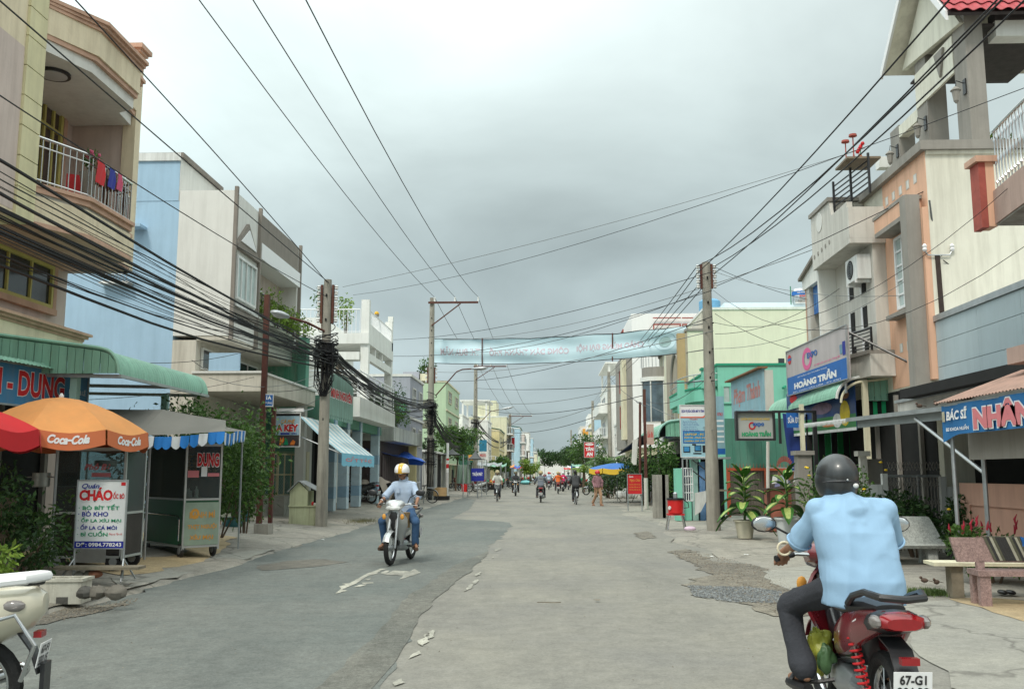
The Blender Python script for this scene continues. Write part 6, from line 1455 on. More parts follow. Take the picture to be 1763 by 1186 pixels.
# green curved awning with the phone-shop hoarding on it
def right_awning():
 XO = 6.8; Ya = Yp(1438,683,XO); Yb = Yp(1322,706,XO); zl = Zx(1438,685,XO); xc = P(1482,650,Ya).x; zh = P(1482,648,Ya).z
 t = thing('curved_awning','green corrugated metal awning curving down beside the tall phone shop hoarding','awning',(XO,Ya,zl)); r = xc-XO
 prof = [(XO+r*(1-math.sin(a)),zl+(zh-zl)*math.cos(a)) for a in [math.pi/2*(1-k/10) for k in range(11)]]+[(xc+.6,zh+.07),(9.6,zh+.5)]
 corrugated(0,0,[(x,Yb,z) for x,z in prof],(0,Ya-Yb,0),.014,.10).build('roof_sheet',GREENSHEET,t)
 MB().tube([(p[0]+.02,Ya-.05,p[1]-.02) for p in prof],.035,6).build('edge_trim',WHITE,t,smooth=True); MB().tube([(p[0]+.1,Ya-.1,p[1]-.12) for p in prof[:12]],.03,6).build('inner_trim',CREAM,t,smooth=True)
 K = 11; x0,x1 = P(1492,650,Ya).x,P(1612,650,Ya).x; w_ = (x1-x0)/K; zb = P(1550,690,Ya).z
 for k in range(K):
  a,b = x0+k*w_,x0+(k+1)*w_-.012; f = lambda q: float(np.interp(q,[p[0] for p in prof],[p[1] for p in prof]))-.05
  MB().prism([(a,Ya-.04,zb),(b,Ya-.04,zb),(b,Ya-.04,f(b)),(a,Ya-.04,f(a))],(0,-.015-.01*(k % 2),0)).build('end_panel',GREENSHEET,t)
 # striped roll blind under the panel
 for k in range(8): MB().box((P(1497,700,Ya).x+k*.1,Ya+.05,zb-.32),(P(1497,700,Ya).x+k*.1+.097,Ya+.07,zb-.01)).build('blind_stripe',mat('bright_green_stripe',(.02,.40,.16),.6,.1,4,0) if k % 2 else DARKIN,t)
 xp = P(1490,700,Ya-.1).x; MB().box((xp-.06,Ya-.16,1.75),(xp+.06,Ya-.05,zh-.1)).build('cream_post',CREAM,t)
 xq = P(1381,700,24).x; MB().box((xq-.06,24,.1),(xq+.04,24.1,zl)).build('post',CREAM,t)
 # striped green tarpaulin wall
 t2 = thing('striped_curtain','dark green and black striped tarpaulin curtain hanging under the green awning','curtain',(8,25,0)); x = 6.9; k = 0; SG = mat('deep_green_stripe',(.01,.16,.045),.6,.15,4,.1)
 while x < 10.6: MB().sheet([[(x,25+.03*math.sin(k),0.1),(x+.158,25+.03*math.sin(k+1),.1)],[(x,25+.02*math.sin(k),3.1),(x+.158,25+.02*math.sin(k+1),3.1)]],.006).build('stripe',SG if k % 2 else DARKIN,t2); x += .16; k += 1
 # poster
 yA,yB = Yp(1484,700,7.3),Yp(1378,700,6.75)
 t3 = thing('advertising_poster','large glossy colour poster hanging under the green awning','poster',(6.9,23.5,2.2)); O = Vector((6.78,26.4,P(1380,752,26.4).z)); E = Vector((7.30,Ya+.12,P(1484,738,Ya).z)); U = E-O; U.z = 0
 b = Board(O,U,(0,0,1),U.length,1.2,t3); b.panel(mat('poster_deep_blue',(.03,.07,.22),.3,.5,3,.0,spec=.5),th=.01); b.rect(mat('poster_green',(.05,.22,.07),.4,.3,3,0),0,0,1,.33,.004); b.rect(WHITE,.0,0,1,.06,.006)
 for (x,y,w_,h,m) in ((.80,.1,.13,.52,mat('poster_yellow',(.70,.52,.02),.4,.2,8,0)),(.83,.64,.10,.16,mat('poster_skin',(.32,.16,.10),.5,.2,8,0)),(.4,.4,.3,.25,mat('poster_mauve',(.25,.16,.25),.4,.5,5,0)),(.12,.35,.2,.3,mat('poster_pale',(.42,.46,.5),.4,.4,6,0)),(.55,.12,.2,.06,mat('poster_orange',(.6,.2,.05),.5,.2,8,0)),(.70,.08,.12,.3,WHITE),(.05,.12,.25,.14,MATS['poster_pale'])):
  c = [(x+w_*(.5+.5*math.cos(a)),y+h*(.5+.5*math.sin(a))) for a in [math.pi*2*k/12 for k in range(12)]]; b.poly(m,c,.007+.001*x,'printed_picture')
 b.ring(RED,.12,.85,.06,.1,.9,.009)
 # hoarding above
 X1,Yh1 = 7.05,21.6; O = P(1357,673,26.2); E = P(1461,651,21.4); U = E-O; U.z = 0; h = P(1461,560,21.4).z-E.z
 t4 = thing('shop_hoarding','tall grey and blue phone shop hoarding with a pink ring logo above the green awning','hoarding',O)
 b = Board(Vector((O.x,O.y,min(O.z,E.z))),U,(0,0,1),U.length,h,t4); b.panel(mat('hoarding_grey_pink',(.50,.45,.45),.5,.08,2,0,streak=.15),th=.06); b.rect(BLUE,0,0,1,.40,.004); b.border(STEEL,.02)
 PK = mat('logo_pink',(.70,.12,.30),.5,.05,4,0); b.ring(PK,.38,.66,.085,.24,.42,.008); b.text('EXPO',BLUE,.385,.66,.56,.78,.012,.04)
 b.text('HOÀNG TRẦN',WHITE_CLEAN,.13,.09,.84,.30,.01,.06); b.text('HỆ THỐNG SIÊU THỊ ĐIỆN THOẠI',WHITE_CLEAN,.2,.32,.7,.36,.01,.01); b.text('ĐC: CHÂU VĂN LIÊM - ĐT: 0763',WHITE_CLEAN,.1,.02,.9,.055,.01,.01)
 b.text('Đi 440 mẫu cho năm Tháng ấn',PK,.5,.44,.9,.5,.01,.01,.3); b.ring(RED,.055,.80,.035,.11,.9,.008); b.rect(BLUE,.02,.77,.09,.83,.010); b.rect(mat('phone_picture',(.15,.3,.4),.4,.3,5,0),.90,.50,.935,.68,.008); b.rect(NAVY,.94,.46,.98,.72,.008)
 MB().tube([(E.x+.05,21.5,E.z+h*.9),(8.2,20.6,E.z+.15)],.03,6).build('stay',BLACKP,t4)
 for f in (.1,.9): q = b.pt(f,0,-.1); MB().tube([(q.x,q.y,zl+.1),(q.x,q.y,b.O.z+h)],.03,6).build('support_post',STEEL,t4)
 t5,b = sgn('blue_sign','small blue sign with white letters hanging left of the glossy poster',1355,1379,736,710,25.6); b.panel(BLUE,th=.03); b.text('SỬA ĐT',WHITE_CLEAN,.08,.3,.92,.8,.006,.03)
 o = MB().sheet([[(6.7,26.0,1.5),(7.35,25.6,1.3)],[(6.6,26.2,3.2),(7.2,25.7,3.1)]],.01).build('blue_curtain',mat('dark_blue_tarp',(.01,.03,.16),.6,.2,3,.2)); tag(o,'dark blue tarpaulin hanging behind the small blue sign','tarpaulin')
right_awning()
# light box sign HOANG TRAN
t,b = sgn('light_box_sign','black framed light box with round logo and green lettering hanging over the pavement',1270,1331,755,711,24.0)
b.panel(mat('light_box_grey',(.42,.43,.40),.5,.06,4,0),th=.16); b.border(BLACKP,.05,d=.2)
b.ring(RED,.42,.50,.10,.15,.38,.012); b.text('expo',BLUE,.44,.44,.76,.62,.014,.03); b.text('HOÀNG TRẦN',mat('green_sign_letter',(.05,.36,.16),.5,.05,5,0),.12,.09,.94,.33,.012,.07); b.text('CHĂM SÓC KHÁCH HÀNG',mat('amber_lettering',(.65,.45,.08),.5,.05,5,0),.1,.72,.92,.84,.012,.03)
MB().bar(b.pt(1,1.05),b.pt(2.2,1.05),.06).build('bracket',BLACKP,t); MB().bar(b.pt(1.2,1.05),b.pt(1.2,-.2),.06).build('hanger',BLACKP,t)
MB().box((b.pt(2.2,0).x-.05,24,0.05),(b.pt(2.2,0).x+.05,24.1,b.pt(0,1.1).z)).build('post',BLACKP,t)
# thin white post + green panel wall with orange rails
def green_gate():
 Y = 33; x0 = P(1250,800,Y).x; x1 = 9.8; t = thing('green_sheet_wall','sea green sheet wall over a rusty corrugated gate with orange rails','wall',(x0,Y,0)); zr = P(1290,808,Y).z; zt = P(1290,735,Y).z+.3
 K = 14
 for k in range(K): MB().box((x0+(x1-x0)*k/K,Y,zr+.03),(x0+(x1-x0)*(k+1)/K-.006,Y+.03+.01*(k % 2),zt)).build('green_sheet',mat('sea_green_sheet',(.07,.22,.16),.6,.15,2,.05,streak=.35,dirt=(.2,.3,.25)),t)
 corrugated(0,0,[(x0,Y-.02,.1),(x0,Y-.02,zr)],(x1-x0,0,0),.014,.09).build('corrugated_gate',mat('brown_grey_sheet',(.13,.11,.09),.8,.3,3,.2,streak=.4),t)
 OG = mat('orange_rust_paint',(.42,.09,.04),.8,.2,5,.1)
 for z in (zr,): MB().box((x0,Y-.08,z-.04),(x1,Y-.04,z+.05)).build('rail',OG,t)
 for px in (1252,1317): x = P(px,800,Y).x; MB().box((x-.06,Y-.13,.05),(x+.06,Y-.082,zr+.05)).build('gate_post',OG,t)
 sp = MB()
 for k in range(30): x = x0+(x1-x0)*k/30; sp.tube([(x,Y-.06,zr+.05),(x,Y-.06,zr+.22)],[.012,.002],4)
 sp.build('spikes',OG,t)
green_gate()
o = MB().tube([P(1322,900,29),P(1322,760,29)],.05,8).build('white_post',PALEST); tag(o,'peeling white post between the light box sign and the hanging packets','post')
# faded blue sign Phạm Thành
def faded_sign():
 ya,yb = 34,29.6; X = 6.75; O = Vector((X,ya,P(1250,728,ya).z)); t = thing('faded_sign','large faded pale blue sign with red script lettering and a rusty top edge','sign',O); hh = P(1250,662,ya).z-O.z
 b = Board(O,(.03,-1,0),(0,0,1),ya-yb,hh+.1,t); b.panel(mat('faded_sky_blue',(.25,.43,.50),.7,.15,2,.1,streak=.35,dirt=(.35,.42,.42)),th=.08); b.text('Phạm Thành',mat('faded_red',(.48,.20,.18),.6,.2,6,0),.08,.32,.92,.78,.006,.03,.25); b.text('ĐT: 0763 844',MATS['faded_red'],.3,.1,.7,.2,.005,.01)
 MB().obox(b.pt(-.08,1.0,-.15),b.U*b.w*1.1,b.N*.3,(0,0,.05)).build('rusty_top',mat('rust',(.25,.13,.07),.9,.3,6,.3),t); MB().obox(b.pt(1.0,-.35,-.3),b.U*.12,b.N*.25,(0,0,hh*1.4)).build('side_board',PALEST,t)
faded_sign()
t,b = sgn('narrow_blue_sign','narrow pale blue sign board standing left of the faded blue sign',1234,1249,782,682,33.4); b.panel(MATS['faded_sky_blue'],th=.05); b.text('0763',RED,.2,.66,.8,.72,.006); b.rect(BLUE,0,0,1,.1,.004); [b.rect(WHITE_CLEAN,.1,.2+.09*k,.9,.23+.09*k,.004) for k in range(5)]
# computer repair sign
t,b = sgn('computer_repair_sign','tall white and pale blue computer repair sign with monitor pictures behind the right pole',1173,1219,786,698,27.0)
b.panel(mat('sign_pale_cyan',(.34,.56,.64),.5,.06,3,0),th=.05); b.border(WHITE,.02); b.rect(WHITE_CLEAN,0,.76,1,1,.004)
b.text('DỊCH VỤ SỬA CHỮA MÁY VI TÍNH',NAVY,.05,.85,.9,.93,.008,.05); b.poly(mat('coral_stripe',(.72,.14,.07),.5,.05,4,0),[(0,.78),(.85,.78),(.93,.82),(.95,.99),(.99,.99),(.98,.80),(.88,.755),(0,.755)],.007); b.text('Chuyên:',RED,.35,.71,.65,.745,.006)
for k,s in enumerate(('- Mua bán, sửa chữa máy tính,','cài đặt phần mềm, lắp ráp mạng','- Bảo trì máy in, màn hình','- Cung cấp camera quan sát','và thiết bị văn phòng uy tín','Giá rẻ - Nhanh chóng')): b.text(s,NAVY,.07,.67-.035*k,.6+.05*(k % 3),.695-.035*k,.006,.01)
b.rect(NAVY,.08,.26,.94,.50,.005); b.rect(mat('screen_blue',(.05,.25,.50),.4,.3,5,0),.10,.27,.92,.49,.007); b.text('LAPTOP - PC',MATS['amber_lettering'],.15,.41,.87,.455,.009,.04); b.text('MÁY IN - MỰC IN',MATS['amber_lettering'],.13,.35,.89,.39,.009,.04); b.text('CAMERA GIÁ TỐT',MATS['amber_lettering'],.13,.29,.89,.33,.009,.04)
for x0,y0,x1,y1,m in ((.08,.08,.34,.2,BLACKP),(.11,.1,.31,.19,MATS['screen_blue']),(.5,.1,.76,.22,BLACKP),(.53,.12,.73,.21,MATS['screen_blue']),(.8,.08,.93,.22,BLACKP),(.45,.05,.76,.075,BLACKP),(.42,.22,.56,.25,BLACKP)): b.rect(m,x0,y0,x1,y1,.006+(.003 if m is not BLACKP else 0),'printed_picture')
for x in (.05,.95): MB().tube([b.pt(x,1,-.06),(b.pt(x,0).x,27.06,.03)],.022,6).build('leg',STEEL,t)
# ---- kiosk, mint house and the rest of the right row
def mint_house():
 Y = 35.5; t = thing('mint_house','bright mint green house with a rounded corner balcony and steel railing','house',(7,Y,0)); xa = P(1237,700,Y).x; zt = P(1300,629,Y).z
 MB().box((xa,Y,0.1),(17,43,zt)).build('wall',MINTW,t); DM = mat('dark_mint_trim',(.03,.30,.18),.7,.1,4,0)
 MB().box((xa-.05,Y-.06,zt),(17,43,zt+.08)).build('coping',DM,t)
 z0,z1 = P(1200,696,Y).z,P(1200,668,Y).z; xl = P(1183,680,Y).x; n = 10
 pts = [(xa-.002,Y+.0)]+[(xa-(xa-xl)*math.sin(math.pi/2*k/n)**.7,Y+.1+3.0*(1-math.cos(math.pi/2*k/n))) for k in range(n+1)]+[(xl,Y+5),(xa-.002,Y+5)]
 MB().prism([(x,y,z0+.15) for x,y in pts],(0,0,z1-z0-.15)).build('balcony',MINTW,t); MB().prism([(x-.03,y,z1+.002) for x,y in pts],(0,0,.07)).build('balcony_coping',DM,t)
 MB().prism([(x+.12,y+.1,z0) for x,y in pts],(0,0,.148)).build('balcony_underside',MINTW,t)
 for dz in (.25,.5): MB().tube([(x+.02,y,z1+.07+dz) for x,y in pts[1:-1]],.022,6).build('rail',STEEL,t,smooth=True)
 for k in (1,5,9,11): MB().tube([(pts[k][0]+.02,pts[k][1],z1+.07),(pts[k][0]+.02,pts[k][1],z1+.57)],.018,6).build('rail_post',STEEL,t)
 xm = P(1210,680,Y).x; MB().box((xm,Y-.05,z1),(xm+.42,Y+.3,P(1210,637,Y).z)).build('balcony_pier',MINTW,t); MB().box((xm-.05,Y-.1,P(1210,637,Y).z),(xm+.47,Y+.35,P(1210,635,Y).z+.04)).build('pier_cap',DM,t)
 MB().box((xl-.25,Y+.6,z0-.3),(xl+.0,Y+.9,z1+.35)).build('edge_pier',MINTW,t)
 window(t,(xa+.15,Y-.005,z1-.6),(xa+.75,Y-.005,z1+.1),(0,-1,0),MINTW,WINPALE,2,1,.06,.05)
 o = MB().tube([P(1352,665,Y-.06),P(1348,668,Y-.3)],.05,6).build('drain_spout',DM,t)
 return Y,xa,zt
mint_house()
# small kiosk behind the right pole
def kiosk():
 Y = 31; t = thing('kiosk','small blue and mint kiosk with barred window behind the right concrete pole','kiosk',(P(1190,880,Y).x,Y,0)); a = lambda px,py: P(px,py,Y)
 for (p0,p1,q0,q1,m,n,th) in ((1191,1203,790,882,MATS['mint_paint'],'shutter_leaf',.05),(1203,1213,795,882,mat('kiosk_blue',(.14,.27,.48),.6,.15,4,.1),'blue_door',.06),(1173,1192,862,882,MINTW,'low_wall',.12),(1163,1173,806,882,MINTW,'gate_pier',.25)):
  A,B = a(p0,q1),a(p1,q0); MB().box((A.x,Y-(0 if n != 'gate_pier' else .3),0.03),(B.x,Y+th,B.z)).build(n,m,t)
 A,B = a(1213,882),a(1250,790); MB().box((A.x,Y+.5,.03),(B.x,Y+.55,B.z)).build('dark_interior',DARKIN,t); MB().box((A.x-.6,Y-.3,B.z),(B.x+.1,Y+.6,B.z+.06)).build('kiosk_roof',STEEL,t)
 A,B = a(1215,845),a(1248,843); MB().box((A.x,Y-.5,A.z),(B.x,Y+.1,A.z+.05)).build('counter',MATS['weathered_wood'],t)
 MB().tube([A+Vector((.1,-.4,0)),a(1235,882)+Vector((0,-.1,0))],.025,5).build('counter_strut',STEEL,t); MB().box((A.x,Y-.05,.03),(A.x+.35,Y+.0,A.z)).build('counter_front',STONEG,t)
 g = MB(); A,B = a(1174,862),a(1192,806)
 for k in range(6): x = A.x+(B.x-A.x)*k/5; g.tube([(x,Y,A.z),(x,Y,B.z)],.018,5)
 for k in range(5): z = A.z+(B.z-A.z)*k/4; g.tube([(A.x,Y,z),(B.x,Y,z)],.018,5)
 g.build('window_bars',WHITE_CLEAN,t); MB().box((A.x,Y+.3,A.z),(B.x,Y+.33,B.z)).build('dark_window',mat('deep_blue_shade',(.02,.04,.09),.6,.2,3,0),t)
 MB().sheet([[a(1192,848)+Vector((0,-.5,0)),a(1222,842)+Vector((0,-.5,0))],[a(1193,885)+Vector((0,-.4,-.02)),a(1203,880)+Vector((0,-.4,0))]],.006).build('white_cloth',WHITE,t)
 for dz in (0,.35): MB().tube([a(1190,792)+Vector((0,-.3,-dz)),a(1216,812)+Vector((0,-.3,-dz))],.02,5).build('awning_strut',BLACKP,t)
 for k in range(5): A = a(1133+k*6,880); MB().box((A.x,Y+1.5+.02*k,.03),(A.x+.11,Y+1.56,1.5)).build('grey_board',GREYCONC,t)
kiosk()
# green curved awning farther
def far_awning():
 XO = 5.2; Ya = Yp(1133,748,XO); Yb = Ya+9; zl = Zx(1133,752,XO); zh = zl+.75; t = thing('curved_awning','small green curved metal awning beside the computer repair sign','awning',(XO,Ya,zl)); xc = XO+.75
 prof = [(XO+.75*(1-math.sin(a)),zl+.75*math.cos(a)) for a in [math.pi/2*(1-k/8) for k in range(9)]]+[(xc+2.2,zh+.25)]
 corrugated(0,0,[(x,Yb,z) for x,z in prof],(0,Ya-Yb,0),.014,.12).build('roof_sheet',GREENSHEET,t); MB().tube([(p[0],Ya-.05,p[1]) for p in prof],.05,6).build('edge_trim',MATS['mint_paint'],t,smooth=True)
 for k in range(12): a = xc-.4+k*.22; MB().box((a,Ya-.02,zl+.02),(a+.2,Ya+.02*(k % 2),zh-.06)).build('end_panel',GREENSHEET,t)
 for x,y in ((xc+.55,Ya),(XO+.3,Ya+2.5),(XO+.3,Ya+6)): MB().tube([(x,y,.03),(x,y,zl+.2)],.05,8).build('post',STEEL,t)
 MB().box((XO+2.6,Ya+1,.03),(XO+2.9,Yb+6,3.2)).build('dark_shop_interior',DARKIN,t); MB().box((XO+.2,Ya-4,zh+.35),(XO+4,Ya+4,zh+.45)).build('black_sheet_roof',mat('black_sheet',(.05,.05,.05),.8,.3,4,.2),t) if False else None
far_awning()
t,b = sgn('faded_board','small faded pink board with red writing fixed to the thin rusty post',1114,1126,765,730,36); b.panel(mat('faded_pink',(.48,.34,.28),.7,.15,4,.1),th=.04); b.text('Lẩu Bò',RED,.1,.35,.9,.7,.006)
t = thing('dark_lean_to','dark lean-to shed with tilted sheet roof among the plants on the right','shed',(5.4,47,0)); a = P(1068,780,50); MB().sheet([[P(1063,782,52),P(1063,782,52)+Vector((3,0,1.2))],[P(1100,752,46),P(1100,752,46)+Vector((3,0,1.2))]],.05).build('roof_sheet',mat('black_sheet',(.05,.05,.05),.8,.3,4,.2),t); MB().box((5.6,46,.03),(9,56,2.5)).build('wall',DARKIN,t); MB().sheet([[P(1088,800,45),P(1096,800,44.5)],[P(1090,758,45),P(1099,755,44.5)]],.03).build('tilted_panel',PALEST,t)
# cream house block
def cream_block():
 Y = 46.5; t = thing('cream_block','large plain cream house wall with light blue rooftop storey and sloping parapet','house',(7.2,Y,0)); xa = P(1184,600,Y).x; zt = P(1300,533,Y).z; IV = mat('bright_cream_plaster',(.76,.74,.58),.85,.04,1,.08,15,streak=.15,dirt=(.55,.52,.4))
 x2 = P(1214,600,Y).x; z2 = P(1190,570,Y).z
 MB().box((x2,Y,0),(24,58,zt)).build('wall',IV,t); MB().box((xa,Y+.01,0),(x2-.002,58,z2)).build('wing_wall',IV,t); MB().box((x2-.05,Y-.05,zt),(24,58,zt+.12)).build('coping',WHITEH,t); MB().box((xa-.1,Y-.05,z2),(x2-.003,58,z2+.12)).build('coping',STONEG,t)
 MB().prism([(xa+.2,Y+.5,z2+.12),(x2,Y+.5,z2+.12),(x2,Y+.5,zt)],(0,.2,0)).build('sloping_parapet',PALEST,t)
 z3 = P(1300,521,50).z; MB().box((P(1247,530,50).x,50,zt-.5),(26,57,z3)).build('rooftop_storey',mat('ice_blue_plaster',(.60,.72,.78),.8,.04,1,.05),t)
 x4 = P(1340,625,Y).x; MB().box((x4,Y-.02,P(1340,626,Y).z),(x4+.3,Y-.002,P(1340,617,Y).z)).build('vent_window',WINDARK,t)
 # facade towards the road: arch and balcony
 ys = Y+.4; MB().box((xa-.12,Y+.02,P(1184,725,Y).z),(xa-.002,54,z2-.1)).build('tan_facade',mat('tan_facade',(.42,.36,.28),.85,.1,2,.1,streak=.3),t); MB().box((xa-.5,Y+.0,3.5),(xa-.122,Y+.4,z2-.1)).build('facade_pier',mat('ochre_pier',(.45,.32,.17),.85,.1,2,.1),t)
 yc,r,zs = Y+3.4,1.6,P(1170,660,50).z; MB().tube([(xa-.15,yc-r,3.5)]+[(xa-.15,yc-r*math.cos(math.pi*k/12),zs+r*math.sin(math.pi*k/12)) for k in range(13)]+[(xa-.15,yc+r,3.5)],.1,6).build('arch_moulding',STONEG,t,smooth=True)
 MB().box((xa-.6,Y+.4,3.3),(xa-.13,54,3.6)).build('balcony_slab',WHITEH,t)
 # round glazed bay
 c = Vector((6.9,57,0)); bz = P(1150,725,56).z; tz = P(1150,655,56).z
 MB().lathe((c.x,c.y,bz),[(1.0,0),(1.0,tz-bz)],14).build('glazed_bay',mat('blue_grey_glass',(.10,.14,.17),.15,.4,2,0,spec=.6),t); MB().lathe((c.x,c.y,tz),[(1.1,0),(1.1,.25)],14).build('bay_slab',WHITEH,t); MB().lathe((c.x,c.y,tz+.25),[(1.0,0),(1.0,.6)],14).build('round_balcony',STONEG,t)
 for k in range(14): a = 2*math.pi*k/14; MB().tube([(c.x+1.02*math.cos(a),c.y+1.02*math.sin(a),tz+.85),(c.x+1.02*math.cos(a),c.y+1.02*math.sin(a),tz+1.7)],.02,5).build('baluster',STEEL,t)
 for k in range(8): a = 2*math.pi*k/8+.2; MB().tube([(c.x+1.02*math.cos(a),c.y+1.02*math.sin(a),bz),(c.x+1.02*math.cos(a),c.y+1.02*math.sin(a),tz)],.04,5).build('mullion',WHITE,t)
 MB().lathe((c.x,c.y,tz+1.68),[(.98,0),(1.05,0),(1.05,.05),(.98,.05)],14).build('handrail',STEEL,t)
 return zt
ztc = cream_block()
p = P(1378,521,50); t = thing('water_tank','steel rooftop water tank with blue band and lettering on the light blue storey','water tank',p); zz = p.z
MB().lathe((p.x,p.y,zz-.1),[(.40,0),(.42,.05),(.42,.72),(.36,.82),(.1,.86)],20).build('tank',CHROME,t,smooth=True); MB().lathe((p.x,p.y,zz+.36),[(.43,0),(.43,.22)],20,cap=False).build('blue_band',BLUE,t,smooth=True)
b = Board((p.x-.34,p.y-.445,zz+.38),(1,0,0),(0,0,1),.68,.18,t); b.text('ĐẠI THÀNH',WHITE_CLEAN,.08,.2,.92,.8,.03,.04); b.text('GIA DỤNG',RED,.25,-.9,.75,-.2,.03,.03)
for s in (-1,1): MB().tube([(p.x+s*.5,p.y,zz-.1),(p.x+s*.5,p.y,zz+.9)],.03,6).build('frame_leg',mat('green_pipe',(.05,.2,.12),.6,.1,4,0),t)
p = P(1222,533,60); t = thing('water_tank','pale blue rooftop tank peeking above the white house behind the right pole','water tank',p); MB().lathe((p.x,p.y,p.z-.3),[(.7,0),(.7,.8),(.5,.95),(.1,1.0)],16).build('tank',mat('tank_blue',(.15,.36,.55),.5,.1,4,0),t,smooth=True)
def white_block():
 Y = 68; t = thing('white_block','tall blank white house with brown rooftop frames behind the street banner','house',(6.6,Y,0)); xa = P(1088,600,Y).x; zt = P(1100,540,Y).z; BRW = mat('dazzling_white_plaster',(.82,.82,.80),.8,.03,1,.05,15,streak=.08,dirt=(.6,.6,.58))
 MB().box((xa,Y,3.4),(16,80,zt)).build('wall',BRW,t); MB().box((xa+.4,Y+.3,0),(16,80,3.398)).build('ground_floor_wall',CREAM,t)
 xm = P(1122,600,Y).x; MB().box((xm,Y-1.2,4.0),(xm+2.6,Y-.002,P(1130,625,Y).z)).build('light_blue_box',mat('very_pale_blue',(.62,.70,.78),.8,.04,1,.05),t) if False else None
 MB().box((xa-.4,Y+.1,P(1080,770,Y).z),(xa-.002,79,P(1080,600,Y).z)).build('side_bay',STONEG,t)
 for k in range(3): z = 5+k*2.8; window(t,(xa-.41,Y+2,z),(xa-.41,Y+6,z+1.8),(-1,0,0),REDTILE,WINDARK,3,1,.1,.08)
 z = zt
 for px in (1125,1175):
  xx = P(px,560,Y-.2).x; zz = P(px,548,Y).z
  fr = MB(); fr.box((xx-.03,Y-.3,zz-.55),(xx+2.0,Y-.2,zz-.45)); fr.box((xx-.03,Y-.3,zz-.05),(xx+2.0,Y-.2,zz+.02)); fr.box((xx-.03,Y-.3,zz-1.2),(xx+.05,Y-.2,zz-.56)); fr.box((xx+1.9,Y-.3,zz-1.2),(xx+2.0,Y-.2,zz-.56)); fr.build('brown_frame',REDTILE,t)
 p = P(1083,618,Y); MB().box((p.x-.5,Y+.5,4),(p.x-.1,Y+2,p.z)).build('side_pilaster',CREAM,t)
white_block()
fxr = lambda px,Y: P(px,800,Y).x
row_house('white_terrace_house','white house with an open roof terrace and blue side strip behind the third right pole',1,fxr(1048,92),92,104,H(1060,700,92)+2,WHITEH,4,('solid','balcony','solid'),seed=21,roof='pergola')
row_house('grey_infill_house','pale grey house squeezed between the white block and the terrace house',1,6.6,82,90,6.0,GREYW,2,'window',seed=22,awn=STEEL)
row_house('slim_blue_house','slim pale house with a red roof line and blue band farther along the right',1,fxr(1024,128),128,136,H(1030,705,128),LBLUE,4,'balcony',seed=23,roof='hut')
row_house('white_shop_house','white house with dark roofed floor just behind the red vertical sign',1,fxr(1040,112),112,122,H(1050,735,112),WHITEH,3,'balcony',seed=24)
row_house('white_orange_house','small white house with an orange panel far along the right',1,fxr(1000,170),170,182,H(1000,735,170),WHITEH,3,'balcony',seed=25,roof='hut')
o = MB().box((fxr(1003,169)+.1,169.5,H(1003,748,169.5)),(fxr(1015,169),169.9,H(1003,738,169.5))).build('orange_panel',ORL); tag(o,'orange advertising panel on the small white house far right row','sign')
row_house('far_grey_house','small grey house at the far end of the right row',1,6.9,200,215,8,GREYW,3,'window',seed=26); row_house('far_white_house','tiny white house at the far end of the right row',1,7.0,235,260,8,WHITEH,3,'balcony',seed=27)
row_house('distant_cross_building','pale flat building closing the far end of the street',1,-3,420,430,9,GREYW,3,'window',depth=26,seed=28,side_windows=8)
# ---- right pavement things
# hanging packets, red shelf
t = thing('snack_rack','string of snack packets and a red round fan shape hanging by the grey pillar','snack rack',(P(1345,800,24).x,24.2,1)); c = P(1347,812,24.2)
MB().tube([c+Vector((-.35,0,.1)),c+Vector((.3,0,.1))],.01,5).build('line',STEEL,t)
for k in range(14): a = math.pi*(k+.5)/14; MB().obox(c+Vector((.05+.16*math.cos(a),0,.1+.16*math.sin(a))),(.05*math.cos(a),0,.12*math.sin(a)+.02),(.03,0,0),(0,.02,0)).build('red_packet',REDTILE,t)
rg = random.Random(5)
for k in range(9): q = c+Vector((-.28+.07*k,-.02+.01*(k % 3),-.15-.25*rg.random())); MB().obox(q,(.13,0,rg.uniform(-.05,.05)),(rg.uniform(-.05,.05),0,.2),(0,.02,0)).build('packet',[WHITE,mat('lilac_packet',(.25,.25,.42),.3,.3,9,0),mat('brown_packet',(.25,.13,.08),.4,.3,9,0),MATS['poster_pale']][k % 4],t)
o = thing('red_cabinet','faded red wooden cabinet behind the right potted dumb cane','cabinet',(P(1345,880,25).x,25,0)); a,bq = P(1325,898,25),P(1362,843,25); MB().box((a.x,25,.05),(bq.x,25.5,bq.z)).build('body',mat('faded_red_wood',(.42,.15,.10),.8,.2,4,.2,streak=.3),o); MB().box((a.x-.03,24.97,bq.z),(bq.x+.03,25.53,bq.z+.04)).build('top',MATS['dark_wood'],o); MB().box((a.x-.05,24.93,.04),(a.x+.02,24.99,bq.z)).build('leg',MATS['dark_wood'],o)
# grey gate pillar
def pillar(name,lbl,px0,px1,pyt,Y,m,cap=True,cat='pillar',z0=.03):
 a,b = P(px0,pyt,Y),P(px1,pyt,Y); t = thing(name,lbl,cat,((a.x+b.x)/2,Y,0)); MB().box((a.x,Y,z0),(b.x,Y+(b.x-a.x),a.z)).build('shaft',m,t)
 if cap: MB().box((a.x-.06,Y-.06,a.z),(b.x+.06,Y+b.x-a.x+.06,a.z+.1)).build('cap',m,t)
 return t
pillar('gate_pillar','square grey rendered gate pillar with flat cap beside the near rider',1373,1397,783,22.5,STONEG)
pillar('gate_pillar','grey gate pillar partly behind the near rider, right of his helmet',1481,1492,785,19,PALEST); pillar('gate_pillar','dark grey broad pier right of the helmet',1493,1519,790,19.3,STONEG,False)
pillar('white_gate_pier','pale gate pier left of the sliding grille',1519,1528,815,18.6,WHITE,False); pillar('white_gate_pier','pale gate pier right of the sliding grille',1619,1629,820,18.6,WHITE,False)
